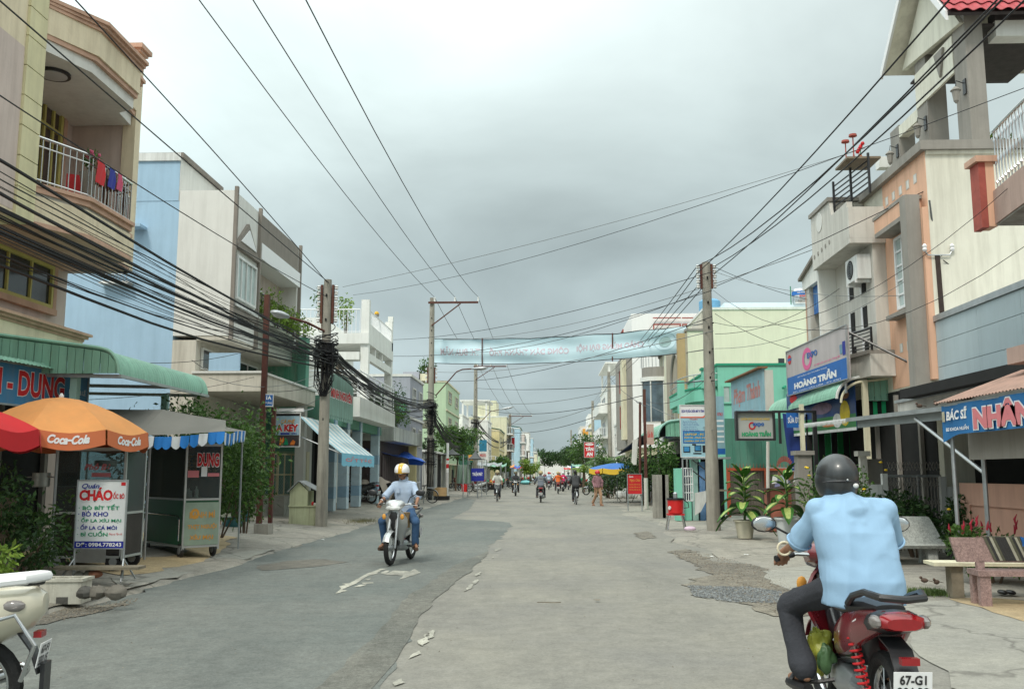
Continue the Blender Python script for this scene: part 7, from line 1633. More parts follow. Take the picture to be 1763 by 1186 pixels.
t = thing('low_white_wall','low white plastered wall right of the sliding grille','wall',(8,18.7,0)); a,bq = P(1629,838,18.6),P(1655,838,18.6); MB().box((a.x,18.6,.03),(bq.x,18.8,a.z)).build('wall',WHITE,t)
t = thing('low_white_wall','low white plastered wall left of the sliding grille','wall',(6.6,18.7,0)); a,bq = P(1490,834,18.6),P(1519,834,18.6); MB().box((a.x,18.6,.03),(bq.x,18.8,a.z)).build('wall',WHITE,t)
# folding grille
t = thing('folding_grille','dark folding steel grille gate behind the terrazzo bench','gate',(7.2,18.7,0)); a,bq = P(1528,817,18.7),P(1619,817,18.7)
w_ = bq.x-a.x; zt = a.z; MB().box((a.x,18.68,zt-.05),(bq.x,18.74,zt)).build('top_rail',STEEL,t); MB().box((a.x+w_*.55,18.66,.03),(a.x+w_*.57,18.72,zt)).build('stile',STEEL,t)
for k in range(17): x = a.x+w_*k/16; MB().box((x-.008,18.7,.05),(x+.008,18.72,zt-.05)).build('bar',STONEG,t)
lat = MB(); n = 16
for j in range(5):
 for k in range(n): x0 = a.x+w_*k/n; lat.tube([(x0,18.695,.2+j*.35),(x0+w_/n,18.695,.37+j*.35)],.005,4,False); lat.tube([(x0,18.695,.37+j*.35),(x0+w_/n,18.695,.2+j*.35)],.005,4,False)
lat.build('lattice',STONEG,t)
# dark back of shops between
t = thing('dark_shopfront','dark recessed shopfront under the grey canopy on the right','shop',(8.6,20,0)); MB().box((6.9,23.2,.03),(9.5,23.3,3.0)).build('back_wall',DARKIN,t) if False else None; MB().box((8.0,19.4,.03),(8.05,24.9,3.4)).build('inner_wall',DARKIN,t)
for y in (20,21.3,22.6): MB().box((7.9,y,.03),(7.98,y+.1,3.3)).build('door_post',STONEG,t)
# pink garden wall
t = thing('pink_garden_wall','low salmon pink garden wall with a raised panel behind the red flowers','wall',(8,15,0)); PW = mat('salmon_wall',(.56,.33,.25),.85,.08,2,.15,25,streak=.25,dirt=(.35,.22,.18)); X = 7.25; ya = Yp(1656,860,X); zt = PX(1656,833,X).z
MB().box((X,6,.03),(X+.14,ya,zt)).build('wall',PW,t); MB().box((X-.03,ya-.35,.03),(X-.001,ya+.0,zt+.02)).build('pier',PW,t); MB().box((X-.04,6,zt-.35),(X-.001,ya-.352,zt+.02)).build('top_band',PW,t)
# plants on the right
def bushp(lbl,px,py,Y,rx,h,m,n,size,seed,flowers=None,fm=None,name='bush',spike=False):
 p = P(px,py,Y); t = bush(name,lbl,(p.x,Y,.03),rx,rx*.8,h,m,n,size,seed); rg = random.Random(seed)
 if flowers:
  for k in range(flowers):
   q = Vector((p.x+rg.uniform(-.95,.95)*rx,Y+rg.uniform(-.7,.2)*rx,h*rg.uniform(.8,1.08)))
   if spike: MB().tube([q,q+Vector((rg.uniform(-.02,.02),0,.06)),q+Vector((rg.uniform(-.03,.03),0,.13))],[.013,.018,.004],6).build('flower_spike',fm,t)
   else: MB().ell((q.x,q.y-.2,q.z-.2*rg.random()),.035,.035,.02,7,5).build('flower',fm,t)
 return t
RF = mat('dark_red_petals',(.33,.02,.04),.7,.2,9,.1); YF = mat('yellow_petals',(.75,.5,.02),.6,.1,9,0)
bushp('leafy bed with dark red flower spikes in front of the pink garden wall',1706,900,13.6,.62,.8,LEAF_A(),1500,.10,301,14,RF,'flower_bed',True)
bushp('dark green shrub behind the right end of the terrazzo bench',1650,900,16.8,.75,1.15,LEAF_D(),1400,.10,302,3,YF,'shrub'); bushp('dark leafy shrub in front of the folding grille',1575,880,17.6,.85,1.1,LEAF_D(),1400,.10,303,name='shrub'); bushp('broad leaved shrub just right of the near rider',1510,880,17,.6,1.0,LEAF_A(),700,.14,304,name='shrub')
bushp('small yellow flowering bush left of the near rider helmet',1408,860,19,.42,1.75,LEAF_A(),500,.09,305,5,YF,'shrub'); bushp('small yellow flowering bush right of the near rider helmet',1484,850,17.8,.4,1.65,LEAF_A(),500,.09,306,4,YF,'shrub')
# dumb cane pots
DC = leafmat('variegated_leaf_edge',(.035,.13,.02),(.06,.20,.03)); DCI = mat('pale_yellow_leaf_centre',(.34,.42,.12),.5,.3,25,0)
def dumbcane(lbl,px,py,hpot,rpot,hplant,seed,m,n=15):
 p = PG(px,py,.035); t = thing('dumb_cane',lbl,'potted plant',p); rg = random.Random(seed)
 MB().lathe(p,[(rpot*.72,0),(rpot*.95,hpot*.9),(rpot*1.08,hpot*.92),(rpot*1.08,hpot),(rpot*.95,hpot),(rpot*.9,hpot-.06)],24).build('pot',m,t,smooth=True,ang=30)
 MB().lathe(p,[(rpot*.7,hpot-.05),(rpot*.93,hpot-.05),(rpot*.93,hpot-.04),(.01,hpot-.03)],20).build('soil',M_DIRT,t)
 top = p+Vector((0,0,hpot)); MB().tube([top-Vector((0,0,.05)),top+Vector((.03,0,hplant*.4)),top+Vector((.0,0,hplant*.7))],[.03,.028,.012],7).build('stem',mat('green_stem',(.09,.17,.05),.6,.2,6,.1),t,smooth=True)
 for i in range(n):
  f = i/(n-1); a = i*2.4+rg.uniform(-.3,.3); L = hplant*(.42-.12*f) ; z0 = top.z+hplant*(.08+.62*f); el = .15+.95*f; W = L*.25; g = []; gi = []
  dx,dy = math.cos(a),math.sin(a); pr = (0,0)
  for k in range(7):
   q = k/6; r = L*(q*math.cos(el)*.95+.1+.12*q); z = z0+L*(q*math.sin(el)*1.1-q*q*(.95-.55*f)); ww = W*(math.sin(math.pi*(q*.92+.06))**.8); x,y = top.x+dx*r,top.y+dy*r
   P_ = lambda s,dz: (x-dy*ww*s,y+dx*ww*s,z+dz)
   g.append([P_(-1,.03*L),P_(-.5,.01),P_(0,-.01),P_(.5,.01),P_(1,.03*L)]); gi.append([P_(-.52,.016),P_(0,-.004),P_(.52,.016)])
  lf = MB().sheet(g,.003).build('leaf',DC,t,smooth=True); MB().sheet(gi[:6],.0).build('leaf_centre',DCI,lf,smooth=True); MB().sheet([[Vector(v)-Vector((0,0,.008)) for v in r_][::-1] for r_ in gi[:6]],.0).build('leaf_centre',DCI,lf,smooth=True)
  MB().tube([(top.x,top.y,z0-.04),(top.x+dx*L*.1,top.y+dy*L*.1,z0)],.008,5).build('leaf_stalk',MATS['green_stem'],lf)
dumbcane('variegated dumb cane in a cream pot just right of the concrete pole',1283,926,.42,.24,1.5,1,mat('cream_plastic_pot',(.52,.49,.38),.6,.1,5,0),26); dumbcane('variegated dumb cane in a tall white bucket nearer the grey pillar',1356,934,.55,.26,1.35,2,mat('white_plastic_pot',(.55,.58,.58),.5,.08,5,0),19)
# red ice box on a steel stool
p = PG(1164,912,.03); t = thing('steel_stool','steel legged stool carrying the red ice bucket','stool',p); zs = P(1164,884,p.y).z
MB().box((p.x-.22,p.y-.15,zs-.04),(p.x+.22,p.y+.2,zs)).build('seat',RED,t)
for sx in (-1,1):
 for sy in (-1,1): MB().tube([(p.x+sx*.17,p.y+sy*.13,zs-.04),(p.x+sx*.2,p.y+sy*.15,zs-.15),(p.x+sx*.25,p.y+sy*.18,.03)],.018,8).build('leg',CHROME,t,smooth=True)
t = thing('ice_bucket','bright red ice bucket with black rim and a side handle on the steel stool','bucket',(p.x,p.y,zs)); zt = P(1164,859,p.y).z
MB().lathe((p.x,p.y,zs),[(.17,0),(.2,.02),(.22,zt-zs-.02)],20).build('body',mat('glossy_red_plastic',(.62,.02,.02),.35,.05,4,0,spec=.5),t,smooth=True); MB().lathe((p.x,p.y,zt-.02),[(.24,0),(.24,.05),(.2,.05),(.2,.0)],20).build('rim',BLACKP,t,smooth=True); MB().tube([(p.x+.2,p.y,zt),(p.x+.34,p.y,zt-.1),(p.x+.36,p.y,zt-.22),(p.x+.22,p.y,zt-.24)],.015,6).build('handle',BLACKP,t,smooth=True); MB().lathe((p.x,p.y,zt+.03),[(.06,0),(.06,.12),(.03,.16)],10).build('cup',STEEL,t); MB().lathe((p.x-.17,p.y-.13,zs+.16),[(.001,0),(.05,0),(.05,.02),(.001,.02)],12,axis=(-.8,-.6,0)).build('round_sticker',WHITE,t)
p = PG(1188,914,.03); o = MB().ell((0,0,.06),.16,.1,.07,12,7,z0=-.5).build('plastic_bag',mat('pinkish_plastic',(.66,.5,.62),.5,.1,9,.3),smooth=True); o.location = p; tag(o,'small crumpled pinkish plastic bag on the pavement by the right pole','plastic bag')
# thin rusty post, red sign
x,y = PG(1113,876,.03)[:2]; t = thing('rusty_post','thin rusty post with white lower half in front of the plants on the right','post',(x,y,.03)); zz = P(1112,670,y).z; MB().tube([(x,y,.03),(x,y,1.35)],.09,10).build('white_base',PALEST,t); MB().box((x-.06,y-.06,1.352),(x+.06,y+.06,zz)).build('shaft',RUSTY,t)
t,b = sgn('red_sign','square red sign with faint yellow handwriting standing on thin legs on the right',1081,1105,850,816,38.5); b.panel(RED,th=.04); b.border(STEEL,.02); b.text('Quán',WHITE_CLEAN,.1,.82,.4,.92,.006); b.text('Ngọc Châu',ORL,.15,.6,.9,.76,.006,.01,.3); [b.text('bò kho lẩu bò né',ORL,.12,.45-k*.13,.9,.52-k*.13,.006) for k in range(3)]
for x in (0,1): q = b.pt(x,1,-.03); MB().tube([q,(q.x,q.y,.03)],.025,6).build('leg',STEEL,t)
# plants and hedge in the middle distance
for i,(px,py,Y,r,h,m,n,l) in enumerate(((1092,850,46,1.6,2.6,LEAF_D(),2200,'large dark hedge behind the red sign'),(1060,845,52,1.9,2.2,LEAF_D(),2000,'dark hedge behind the seated man on the motorbike'),(1038,842,58,1.6,2.4,LEAF_D(),1600,'dark hedge behind the walking woman'),(1125,800,43,1.0,3.0,LEAF_A(),1200,'tall leafy shrub behind the thin rusty post'),(1045,812,66,1.8,2.8,LEAF_A(),1400,'bushy green tree line left of the hedge'))): p = P(px,py,Y); bush('hedge',l,(p.x+.6,Y,0),r,r,h,m,n,.17,320+i,'hedge')
def palm(lbl,px,pyb,pyt,Y,n,L,seed,m):
 p = P(px,pyb,Y); zt = P(px,pyt,Y).z; t = thing('palm_plant',lbl,'palm',(p.x,Y,0)); MB().tube([(p.x,Y,0),(p.x,Y,zt*.62)],[.14,.08],8).build('trunk',BARK(),t); rg = random.Random(seed)
 for i in range(n):
  a = 6.28*i/n+rg.uniform(-.2,.2); up = rg.uniform(.5,1.1); g = MB(); dx,dy = math.cos(a),math.sin(a); pr = None; K = 9
  for k in range(K+1):
   f = k/K; c = Vector((p.x+dx*L*f*(.75),Y+dy*L*f*.75,zt*.6+L*(up*f-.75*f*f)));
   if pr is not None:
    for s in (-1,1):
     w_ = L*.22*math.sin(math.pi*(f*.9+.1)); g.add([pr,c,c+Vector((-dy*s*w_+dx*.1,dx*s*w_+dy*.1,-w_*.5))],[(0,1,2)])
   pr = c
  g.build('frond',m,t)
for a in (('palm with arching fronds in front of the third right pole',1046,850,765,60,12,1.9,1,LEAF_A()),('taller palm beside the red vertical sign',1032,845,772,72,11,2.0,2,LEAF_A()),('low palm left of the red vertical sign',1005,840,790,78,11,1.9,3,LEAF_Y())): palm(*a)
t = umbrella('market_umbrella','blue and yellow market umbrella over the hedge on the right',(P(1062,803,50).x,50),1.5,P(1060,806,50).z,P(1060,797,50).z,BLUE,mat('yellow_valance',(.7,.45,.04),.7,.1,4,0),BLUE,val=.25)
t,b = sgn('red_vertical_sign','tall red shop sign with white capital letters on a pole',1006,1024,787,761,70); b.panel(RED,th=.12); b.border(WHITE,.02); b.text('TÂN',WHITE_CLEAN,.12,.42,.88,.70,.008,.06); b.text('AN',WHITE_CLEAN,.2,.08,.8,.34,.008,.06); b.ring(WHITE_CLEAN,.5,.86,.4,.09,.999,.007); b.text('TIỆM VÀNG',RED,.2,.82,.8,.9,.01,.03)
MB().tube([b.pt(1.05,1),(b.pt(1.05,1).x,70,0)],.08,8).build('pole',STEEL,t)
# benches
TERR = groundmat('grey_terrazzo',(.33,.35,.33),(.40,.41,.38),.4,.12,0,rough=.6,bump=.1); PKT = groundmat('pink_terrazzo',(.33,.23,.21),(.27,.18,.17),.4,.15,0,rough=.6,bump=.1)
def terrazzo_bench():
 p = PG(1490,972,.035); Y = p.y; x0 = P(1490,900,Y).x; x1 = P(1637,900,Y).x; t = thing('terrazzo_bench','grey terrazzo garden bench with curved one piece seat and back','bench',((x0+x1)/2,Y,.03)); zs = P(1600,942,Y).z; zt = P(1560,889,Y+.5).z
 pr = [(Y-.02,zs-.02),(Y-.05,zs+.03),(Y,zs+.06),(Y+.25,zs+.03),(Y+.36,zs+.06),(Y+.48,zs+.3),(Y+.56,zt-.03),(Y+.6,zt),(Y+.64,zt-.03),(Y+.54,zs+.2),(Y+.45,zs-.02)]
 xs_ = [x0,x0+.03]+[x0+.03+(x1-x0-.06)*k/6 for k in range(1,7)]+[x1]
 rings = []
 for i,x in enumerate(xs_): s = .95 if i in (0,len(xs_)-1) else 1; cy = Y+.3; cz = zs+.2; rings.append([Vector((x-(.16*max(0,(z-zs-.1))/(zt-zs) if i > len(xs_)-3 else 0),cy+(y-cy)*s,cz+(z-cz)*s)) for y,z in pr])
 MB().rings(rings).build('seat_and_back',TERR,t,smooth=True,ang=50)
 for x in (x0+.3,x1-.38):
  for s in (-1,1): MB().prism([(x,Y+.25+s*.02,zs),(x,Y+.25+s*.14,zs),(x,Y+.25+s*.24,.03),(x,Y+.25+s*.12,.03)],(.16,0,0)).build('leg',TERR,t)
terrazzo_bench()
def pink_bench():
 Y = PG(1690,1040,.035).y; a = math.radians(-4); x0 = P(1637,950,Y).x; L = 1.5; t = thing('pink_bench','pink terrazzo bench with number on its back and cloths hung over it','bench',(x0,Y,.03))
 U = Vector((math.cos(a),math.sin(a),0)); V = Vector((-U.y,U.x,0)); Z = Vector((0,0,1)); O = Vector((x0+.0,Y,0)); z1,z0b = P(1640,925,Y).z,P(1640,967,Y).z; zs = P(1690,985,Y).z
 # we see the bench from behind its back: backrest nearest, seat beyond and below
 MB().prism([O+Z*z1,O+U*L+Z*z1,O+U*(L-.05)+Z*z0b,O+U*.07+Z*z0b],V*.05).build('backrest',PKT,t)
 MB().obox(O+U*.25-V*.12+Z*(zs-.03),U*(L-.3),V*.36,Z*.06).build('seat',PKT,t)
 for x in (.27,1.2):
  MB().obox(O+U*x-V*.1+Z*.03,U*.12,V*.09,Z*(zs-.062)).build('leg',PKT,t); MB().obox(O+U*x+V*.14+Z*.03,U*.12,V*.09,Z*(zs-.062)).build('leg',PKT,t)
  MB().obox(O+U*(x+.01)+V*.0+Z*zs,U*.09,V*.05,Z*(z0b-zs+.02)).build('back_support',PKT,t)
 b = Board(O+U*.9-V*.004+Z*(z0b+.06),U,Z,.5,.2,t); b.text('UBND',WHITE,.1,.55,.6,.85,.002,.02); b.text('0969671',WHITE,.0,.05,.9,.38,.002,.02)
 # table plank behind
 t2 = thing('wooden_table','cream topped wooden bench table behind the pink bench','table',O+V*.7); MB().obox(O+V*.55-U*.02+Z*(z0b-.10),U*1.8,V*.4,Z*.04).build('top',CREAM,t2)
 for x in (.2,1.4): MB().obox(O+U*x+V*.62+Z*.03,U*.14,V*.2,Z*(z0b-.132)).build('leg',MATS['weathered_wood'],t2)
 # cloths
 c1 = thing('patterned_scarf','dark patterned striped cloth hung over the pink bench back','cloth',O+U*.5+Z*z1); K = 10
 for k in range(14):
  u0,u1 = .37+k*.031,.37+(k+1)*.031-.002; col = [mat('olive_cloth',(.10,.10,.07),.9,.2,9,.2),mat('pale_thread',(.36,.35,.28),.9,.2,9,.2),mat('charcoal_cloth',(.04,.04,.04),.9,.2,9,.2)][(k*2) % 3 if k not in (4,5,6) else 2]
  g = [[O+U*(uu+.12*j/K*.9)+V*(-.012-.005*math.sin(uu*30))+Z*(z1+.01-.27*j/K) for uu in (u0,u1)] for j in range(K+1)]; MB().sheet(g[::-1],.004).build('woven_stripe',col,c1)
 MB().obox(O+U*.37-V*.012+Z*(z1+.008),U*.43,V*.075,Z*.008).build('fold_over_back',MATS['olive_cloth'],c1)
 c2 = thing('blue_cloth','crumpled blue cloth hung over the pink bench back','cloth',O+U*.95+Z*z1); g = [[O+U*(.78+.22*i/6+.03*j/5)+V*(-.014-.012*math.sin(i*1.7+j))+Z*(z1+.015-.15*j/5-.01*math.sin(i*2)) for i in range(7)] for j in range(6)]; MB().sheet(g[::-1],.005).build('cloth',BLUE,c2,smooth=True)
 sh = PG(1733,1025,.035); t = thing('dark_sandal','pair of dark sandals lying under the pink bench','shoes',sh);
 for dx in (0,.1): m = MB(); m.ell((sh.x+dx,sh.y+.1,sh.z+.03),.045,.12,.03,10,6); m.build('shoe',BLACKP,t,smooth=True)
pink_bench()
# ================================================================= POLES AND CABLES
POLEC = mat('weathered_concrete_pole',(.34,.32,.27),.9,.15,3,.3,25,streak=.5)
CAB = mat('black_cable',(.015,.015,.017),.6,.2,9,0)
CABG = mat('grey_wire',(.16,.17,.17),.5,.2,9,0)
def qpoly(a,b,sag,n=12):
 a,b = Vector(a),Vector(b)
 return [a.lerp(b,i/n)-Vector((0,0,sag*4*(i/n)*(1-i/n))) for i in range(n+1)]
def cable(lbl,pts,r,group=None,m=None,name='overhead_cable',n=5): return tag(MB().tube(pts,r,n,False).build(name,m or CAB,smooth=True),lbl,'cable',group)
def pole(lbl,px,pyb,pyt,z0=.1,r0=.17,r1=.11,lean=0):
 b = PG(px,pyb,z0); zt = P(px,pyt,b.y).z; t = thing('utility_pole',lbl,'utility pole',b)
 k = 14; MB().lathe((b.x,b.y,z0-.05),[(r0+(r1-r0)*i/k+(.004 if i % 2 else 0),(zt-z0+.05)*i/k) for i in range(k+1)],12).build('shaft',POLEC,t,smooth=True,ang=60)
 for i in range(6): z = zt-.5-i*.7; MB().box((b.x-.02,b.y-r1-.03*(1-i/9)-.02,z),(b.x+.02,b.y-r1+.02,z+.07)).build('climbing_hole',DARKIN,t)
 return t,b,zt
def rack(t,b,z0,z1,n,s=1,dy=0):
 for sx in (-1,1):
  x = b.x+sx*.16*s; MB().box((x-.03,b.y-.05+dy,z0),(x+.03,b.y+.05+dy,z1)).build('insulator_rack',RUSTY,t)
  for k in range(n): z = z0+(z1-z0)*(k+.5)/n; MB().lathe((x+sx*.09,b.y+dy,z-.03),[(.02,-.03),(.06,0),(.04,.03),(.06,.06),(.02,.09)],8).build('insulator',WHITE,t,smooth=True)
def tangle(t,b,z,r,h,n,seed):
 rg = random.Random(seed); mb = MB()
 for k in range(n):
  a0 = rg.uniform(0,6.28); rr = r*rg.uniform(.6,1.25); zz = z+rg.gauss(0,h); tl = rg.uniform(-.4,.4)
  mb.tube([(b.x+rr*math.cos(a0+2*math.pi*i/10),b.y+rr*math.sin(a0+2*math.pi*i/10),zz+tl*r*math.cos(2*math.pi*i/10)) for i in range(rg.choice([8,11]))],rg.choice([.008,.012,.018]),4,False)
 for k in range(n//2): x,y = b.x+rg.uniform(-1,1)*r*.9,b.y-r*rg.uniform(.5,1); mb.tube([(x,y,z+h),(x+rg.uniform(-.05,.05),y,z-h*rg.uniform(1,3.5)),(b.x+rg.uniform(-.1,.1),b.y-r*.7,z-h*4)],.01,4,False)
 mb.build('cable_tangle',CAB,t,kind='stuff')
def lamp_arm(t,pts,head=(1,0),L=.55,lbl=None):
 MB().tube(pts,.035,8).build('lamp_arm',RUSTY,t,smooth=True); e = Vector(pts[-1]); d = (e-Vector(pts[-2])).normalized(); rot = d.to_track_quat('X','Z').to_matrix()
 MB().ell(e+d*L*.5,L*.55,.14,.09,12,8,rot).build('lamp_head',STEEL,t,smooth=True); MB().ell(e+d*L*.6-Vector((0,0,.03)),L*.35,.11,.09,10,6,rot).build('lamp_cover',MATS['milk_glass'],t,smooth=True)
def crossarm(t,b,zt,L,s=1):
 MB().box((b.x-.2,b.y-.2,zt-.35),(b.x+L,b.y-.12,zt-.24)).build('cross_arm',RUSTY,t); MB().bar((b.x,b.y-.16,zt-1.6),(b.x+L*.62,b.y-.16,zt-.36),.06).build('brace',RUSTY,t); o = []
 for f in (.06,.5,1): x = b.x+.0+L*f; MB().lathe((x,b.y-.16,zt-.24),[(.05,0),(.06,.08),(.04,.12),(.06,.18),(.03,.26)],8).build('insulator',WHITE,t,smooth=True); o.append(Vector((x,b.y-.16,zt)))
 return o
tL1,bL1,zL1 = pole('leaning concrete pole with two insulator racks and a knot of black cables on the left',553,905,482,.12)
rack(tL1,bL1,zL1-1.25,zL1-.15,7); zk = P(566,610,bL1.y).z; tangle(tL1,bL1,zk,.30,.30,60,1)
lamp_arm(tL1,[P(567,590,bL1.y),P(558,570,bL1.y-.1),P(530,556,bL1.y-.5),P(498,546,bL1.y-.9)])
tL2,bL2,zL2 = pole('tall concrete pole with cross arm and lamp holding the left end of the banner',740,861,513,.1,.2,.13); HV2 = crossarm(tL2,bL2,zL2,2.6); rack(tL2,bL2,P(745,660,bL2.y).z,P(745,632,bL2.y).z,4,1.2)
zk2 = P(740,705,bL2.y).z; tangle(tL2,bL2,zk2,.34,.35,50,2); tangle(tL2,bL2,zk2-2.3,.3,.7,36,3)
lamp_arm(tL2,[P(750,681,bL2.y),P(786,640,bL2.y-.3),P(796,636,bL2.y-.4),P(812,635,bL2.y-.5)],L=.9)
tL3,bL3,zL3 = pole('concrete pole with cross arm and lamp in front of the butter yellow house',818,842,626,.05,.24,.16); HV3 = crossarm(tL3,bL3,zL3,3.0); lamp_arm(tL3,[P(824,730,bL3.y),P(845,708,bL3.y),P(860,705,bL3.y)],L=1.4); tangle(tL3,bL3,P(818,730,bL3.y).z,.4,.4,26,4)
tL4,bL4,zL4 = pole('distant concrete pole with cross arm by the pale blue house',878,833,713,.05,.26,.2); HV4 = crossarm(tL4,bL4,zL4,3.2); tangle(tL4,bL4,P(878,770,bL4.y).z,.45,.5,16,5)
for i,(px,b_,t_) in enumerate(((900,824,745),(908,822,760))): pole(['small far pole before the white corner house','smallest far pole near the vanishing point'][i],px,b_,t_,.05,.25,.2)
tR1,bR1,zR1 = pole('tall concrete pole with insulators carrying four wires on the right pavement',1229,912,452,.03,.19,.12); rack(tR1,bR1,zR1-.75,zR1-.05,5,.9)
tR2,bR2,zR2 = pole('plain concrete pole behind the red vertical sign palms',1051,842,640,.03,.22,.15); tR3,bR3,zR3 = pole('concrete pole with curved lamp farther along the right',1022,836,690,.03,.22,.16); pole('thin far pole on the right near the blue street sign',984,828,740,.03,.2,.15)
t = thing('service_post','thin dark post with two small insulators behind the thin rusty post','post',(P(1102,790,44).x,44,0)); MB().tube([P(1102,850,44),P(1102,692,44)],.06,8).build('shaft',RUSTY,t); MB().tube([P(1095,690,44),P(1097,693,44),P(1107,693,44),P(1109,690,44)],.03,6).build('crossbar',STEEL,t)
# left cable bundle: from behind the camera to pole 1
rg = random.Random(21); zA = [292,303,318,330,342,352,362,372,384,392,398,404,412,420,428,436,446,458,470,408,388,395,402,380,368,426]
for i,py in enumerate(zA):
 A = PX(0,py+rg.uniform(-3,3),-6.55+rg.uniform(-.12,.12)); B = Vector((bL1.x+rg.uniform(-.25,.25),bL1.y-.1,zk+rg.uniform(-.35,.3))); C = Vector((-6.6+rg.uniform(-.2,.2),-9,5.6+rg.uniform(-.4,.2)))
 ys_ = [B.y+(C.y-B.y)*k/16 for k in range(17)]
 def lag(y,a,b,c,f): return f(a)*(y-b.y)*(y-c.y)/((a.y-b.y)*(a.y-c.y))+f(b)*(y-a.y)*(y-c.y)/((b.y-a.y)*(b.y-c.y))+f(c)*(y-a.y)*(y-b.y)/((c.y-a.y)*(c.y-b.y))
 wob = rg.uniform(0,6)
 pts = [Vector((B.x+(C.x-B.x)*k/16,y,lag(y,A,B,C,lambda v: v.z)+.02*math.sin(k*1.3+wob))) for k,y in enumerate(ys_)]
 cable('black cable in the thick sagging bundle over the left pavement',pts,rg.choice([.005,.007,.009,.012,.016]) if i % 6 else .022,'cables of the sagging bundle on the left')
for i in range(16):
 B = Vector((bL1.x+rg.uniform(-.25,.25),bL1.y,zk+rg.uniform(-.4,.3))); C = Vector((bL2.x+rg.uniform(-.2,.2),bL2.y,zk2+rg.uniform(-.4,.5)))
 cable('black cable strung between the first and second pole on the left',qpoly(B,C,rg.uniform(.2,1.1)),rg.choice([.012,.018,.026,.035]),'cables between the first two left poles')
for i in range(9): cable('black cable strung from the banner pole to the next pole on the left',qpoly((bL2.x,bL2.y,zk2+rg.uniform(-.5,.5)),(bL3.x,bL3.y,P(818,735,bL3.y).z+rg.uniform(-.5,.5)),rg.uniform(.5,2.2)),rg.choice([.02,.03,.04]),'cables beyond the banner pole')
for i in range(6): cable('cable strung between the far left poles',qpoly((bL3.x,bL3.y,6.5+rg.uniform(-.5,.5)),(bL4.x,bL4.y,6.5+rg.uniform(-.5,.5)),rg.uniform(.8,2)),.04,'cables between the far left poles')
for i,(e,px) in enumerate(zip(HV2,(352,445,537))):
 A = PX(px,0,e.x+.1); C = Vector((e.x,-12,A.z+.8)); ys_ = [e.y+(C.y-e.y)*k/16 for k in range(17)]
 cable('%s of the three power lines crossing the sky to the banner pole' % ('leftmost','middle','rightmost')[i],[Vector((e.x,y,lag(y,A,e,C,lambda v: v.z))) for y in ys_],.012,'power lines on the left',CAB,'power_line')
 cable('%s power line between the banner pole and the next cross arm' % ('left','middle','right')[i],qpoly(e,HV3[i],.5),.014,'power lines beyond the banner',CAB,'power_line'); cable('%s power line between the far cross arms' % ('left','middle','right')[i],qpoly(HV3[i],HV4[i],.8),.02,'far power lines',CABG,'power_line')
for i,(a,c) in enumerate(((60,-5),(0,25))): A = PX(a+60,c+(0,0)[i],-6.3) if i == 0 else PX(0,22,-6.4); e = Vector((bL1.x+.05*i,bL1.y,zL1-.1)); C = Vector((-6.4,-10,A.z+.3)); cable(['upper thin wire running from the top of the leaning pole past the yellow house','lower thin wire running from the top of the leaning pole past the yellow house'][i],[Vector((e.x+(C.x-e.x)*k/16,e.y+(C.y-e.y)*k/16,lag(e.y+(C.y-e.y)*k/16,A,e,C,lambda v: v.z))) for k in range(17)],.011,None,CAB)
A = PX(0,196,-6.5); e = Vector((bL1.x,bL1.y,zL1-.5)); C = Vector((-6.5,-10,A.z+.2)); cable('thin wire sagging from the leaning pole across the blue side wall',[Vector((e.x,e.y+(C.y-e.y)*k/16,lag(e.y+(C.y-e.y)*k/16,A,e,C,lambda v: v.z))) for k in range(17)],.009)
for i,(px,py) in enumerate(((1700,0),(1742,0),(1590,28),(1668,30))):
 e = Vector((bR1.x+(-.25,.25,-.25,.25)[i],bR1.y,zR1-.1-.2*(i//2))); A = PX(px,py,e.x); C = Vector((e.x+.3,-10,e.z+.3))
 cable(['second thick wire from the right pole rising past the gable','rightmost thick wire from the right pole rising past the gable','leftmost thin wire from the right pole rising past the gable','third thick wire from the right pole rising past the gable'][i],[Vector((e.x+(C.x-e.x)*k/16,e.y+(C.y-e.y)*k/16,lag(e.y+(C.y-e.y)*k/16,A,e,C,lambda v: v.z))) for k in range(17)],.012,'power lines on the right',CAB,'power_line')
 cable('wire running from the right pole down the street to the plain pole',qpoly(e,(bR2.x+.1*i,bR2.y,zR2-.2-.25*i),.3),.014,'wires between the right poles',CAB,'power_line'); cable('wire between the far right poles',qpoly((bR2.x+.1*i,bR2.y,zR2-.2-.25*i),(bR3.x+.1*i,bR3.y,zR3-.2-.25*i),.3),.016,'wires between the far right poles',CABG,'power_line')
XW = [(590,494,26,1490,255,22,.2),(608,508,37,1763,152,14,.5),(650,585,50,1226,468,25.3,.5),(748,585,54,1480,400,24,.8),(650,612,45,1226,500,25.3,.6),(748,604,54,1590,330,19.3,1.2),(745,640,54,1228,570,25.3,.4),(750,655,54,1226,545,25.3,.6),(820,668,90,1230,655,25.4,.2),(822,690,90,1050,672,70,.6),(818,700,90,1110,680,44,.8),(1231,460,25.4,1410,520,27,.1),(1231,468,25.4,1600,505,19.5,.3),(1231,540,25.4,1360,600,26,.1),(1231,575,25.4,1480,470,24,.4),(1231,600,25.4,1622,440,19.1,.5),(1228,555,25.4,1763,300,14,.9),(1228,500,25.4,1763,425,14,1.2),(1108,692,44,1228,740,25.4,.1),(1113,690,36,1228,640,25.4,.4),(1050,650,70,1113,700,36,.2),(880,730,150,1022,700,118,.6),(880,745,150,1040,712,95,.6),(60,690,17,470,640,26,.2),(360,650,19,553,640,26,.3),(330,620,24.9,553,660,26,.5),(250,625,17,440,600,22,.1),(400,690,26,560,680,26,.4)]
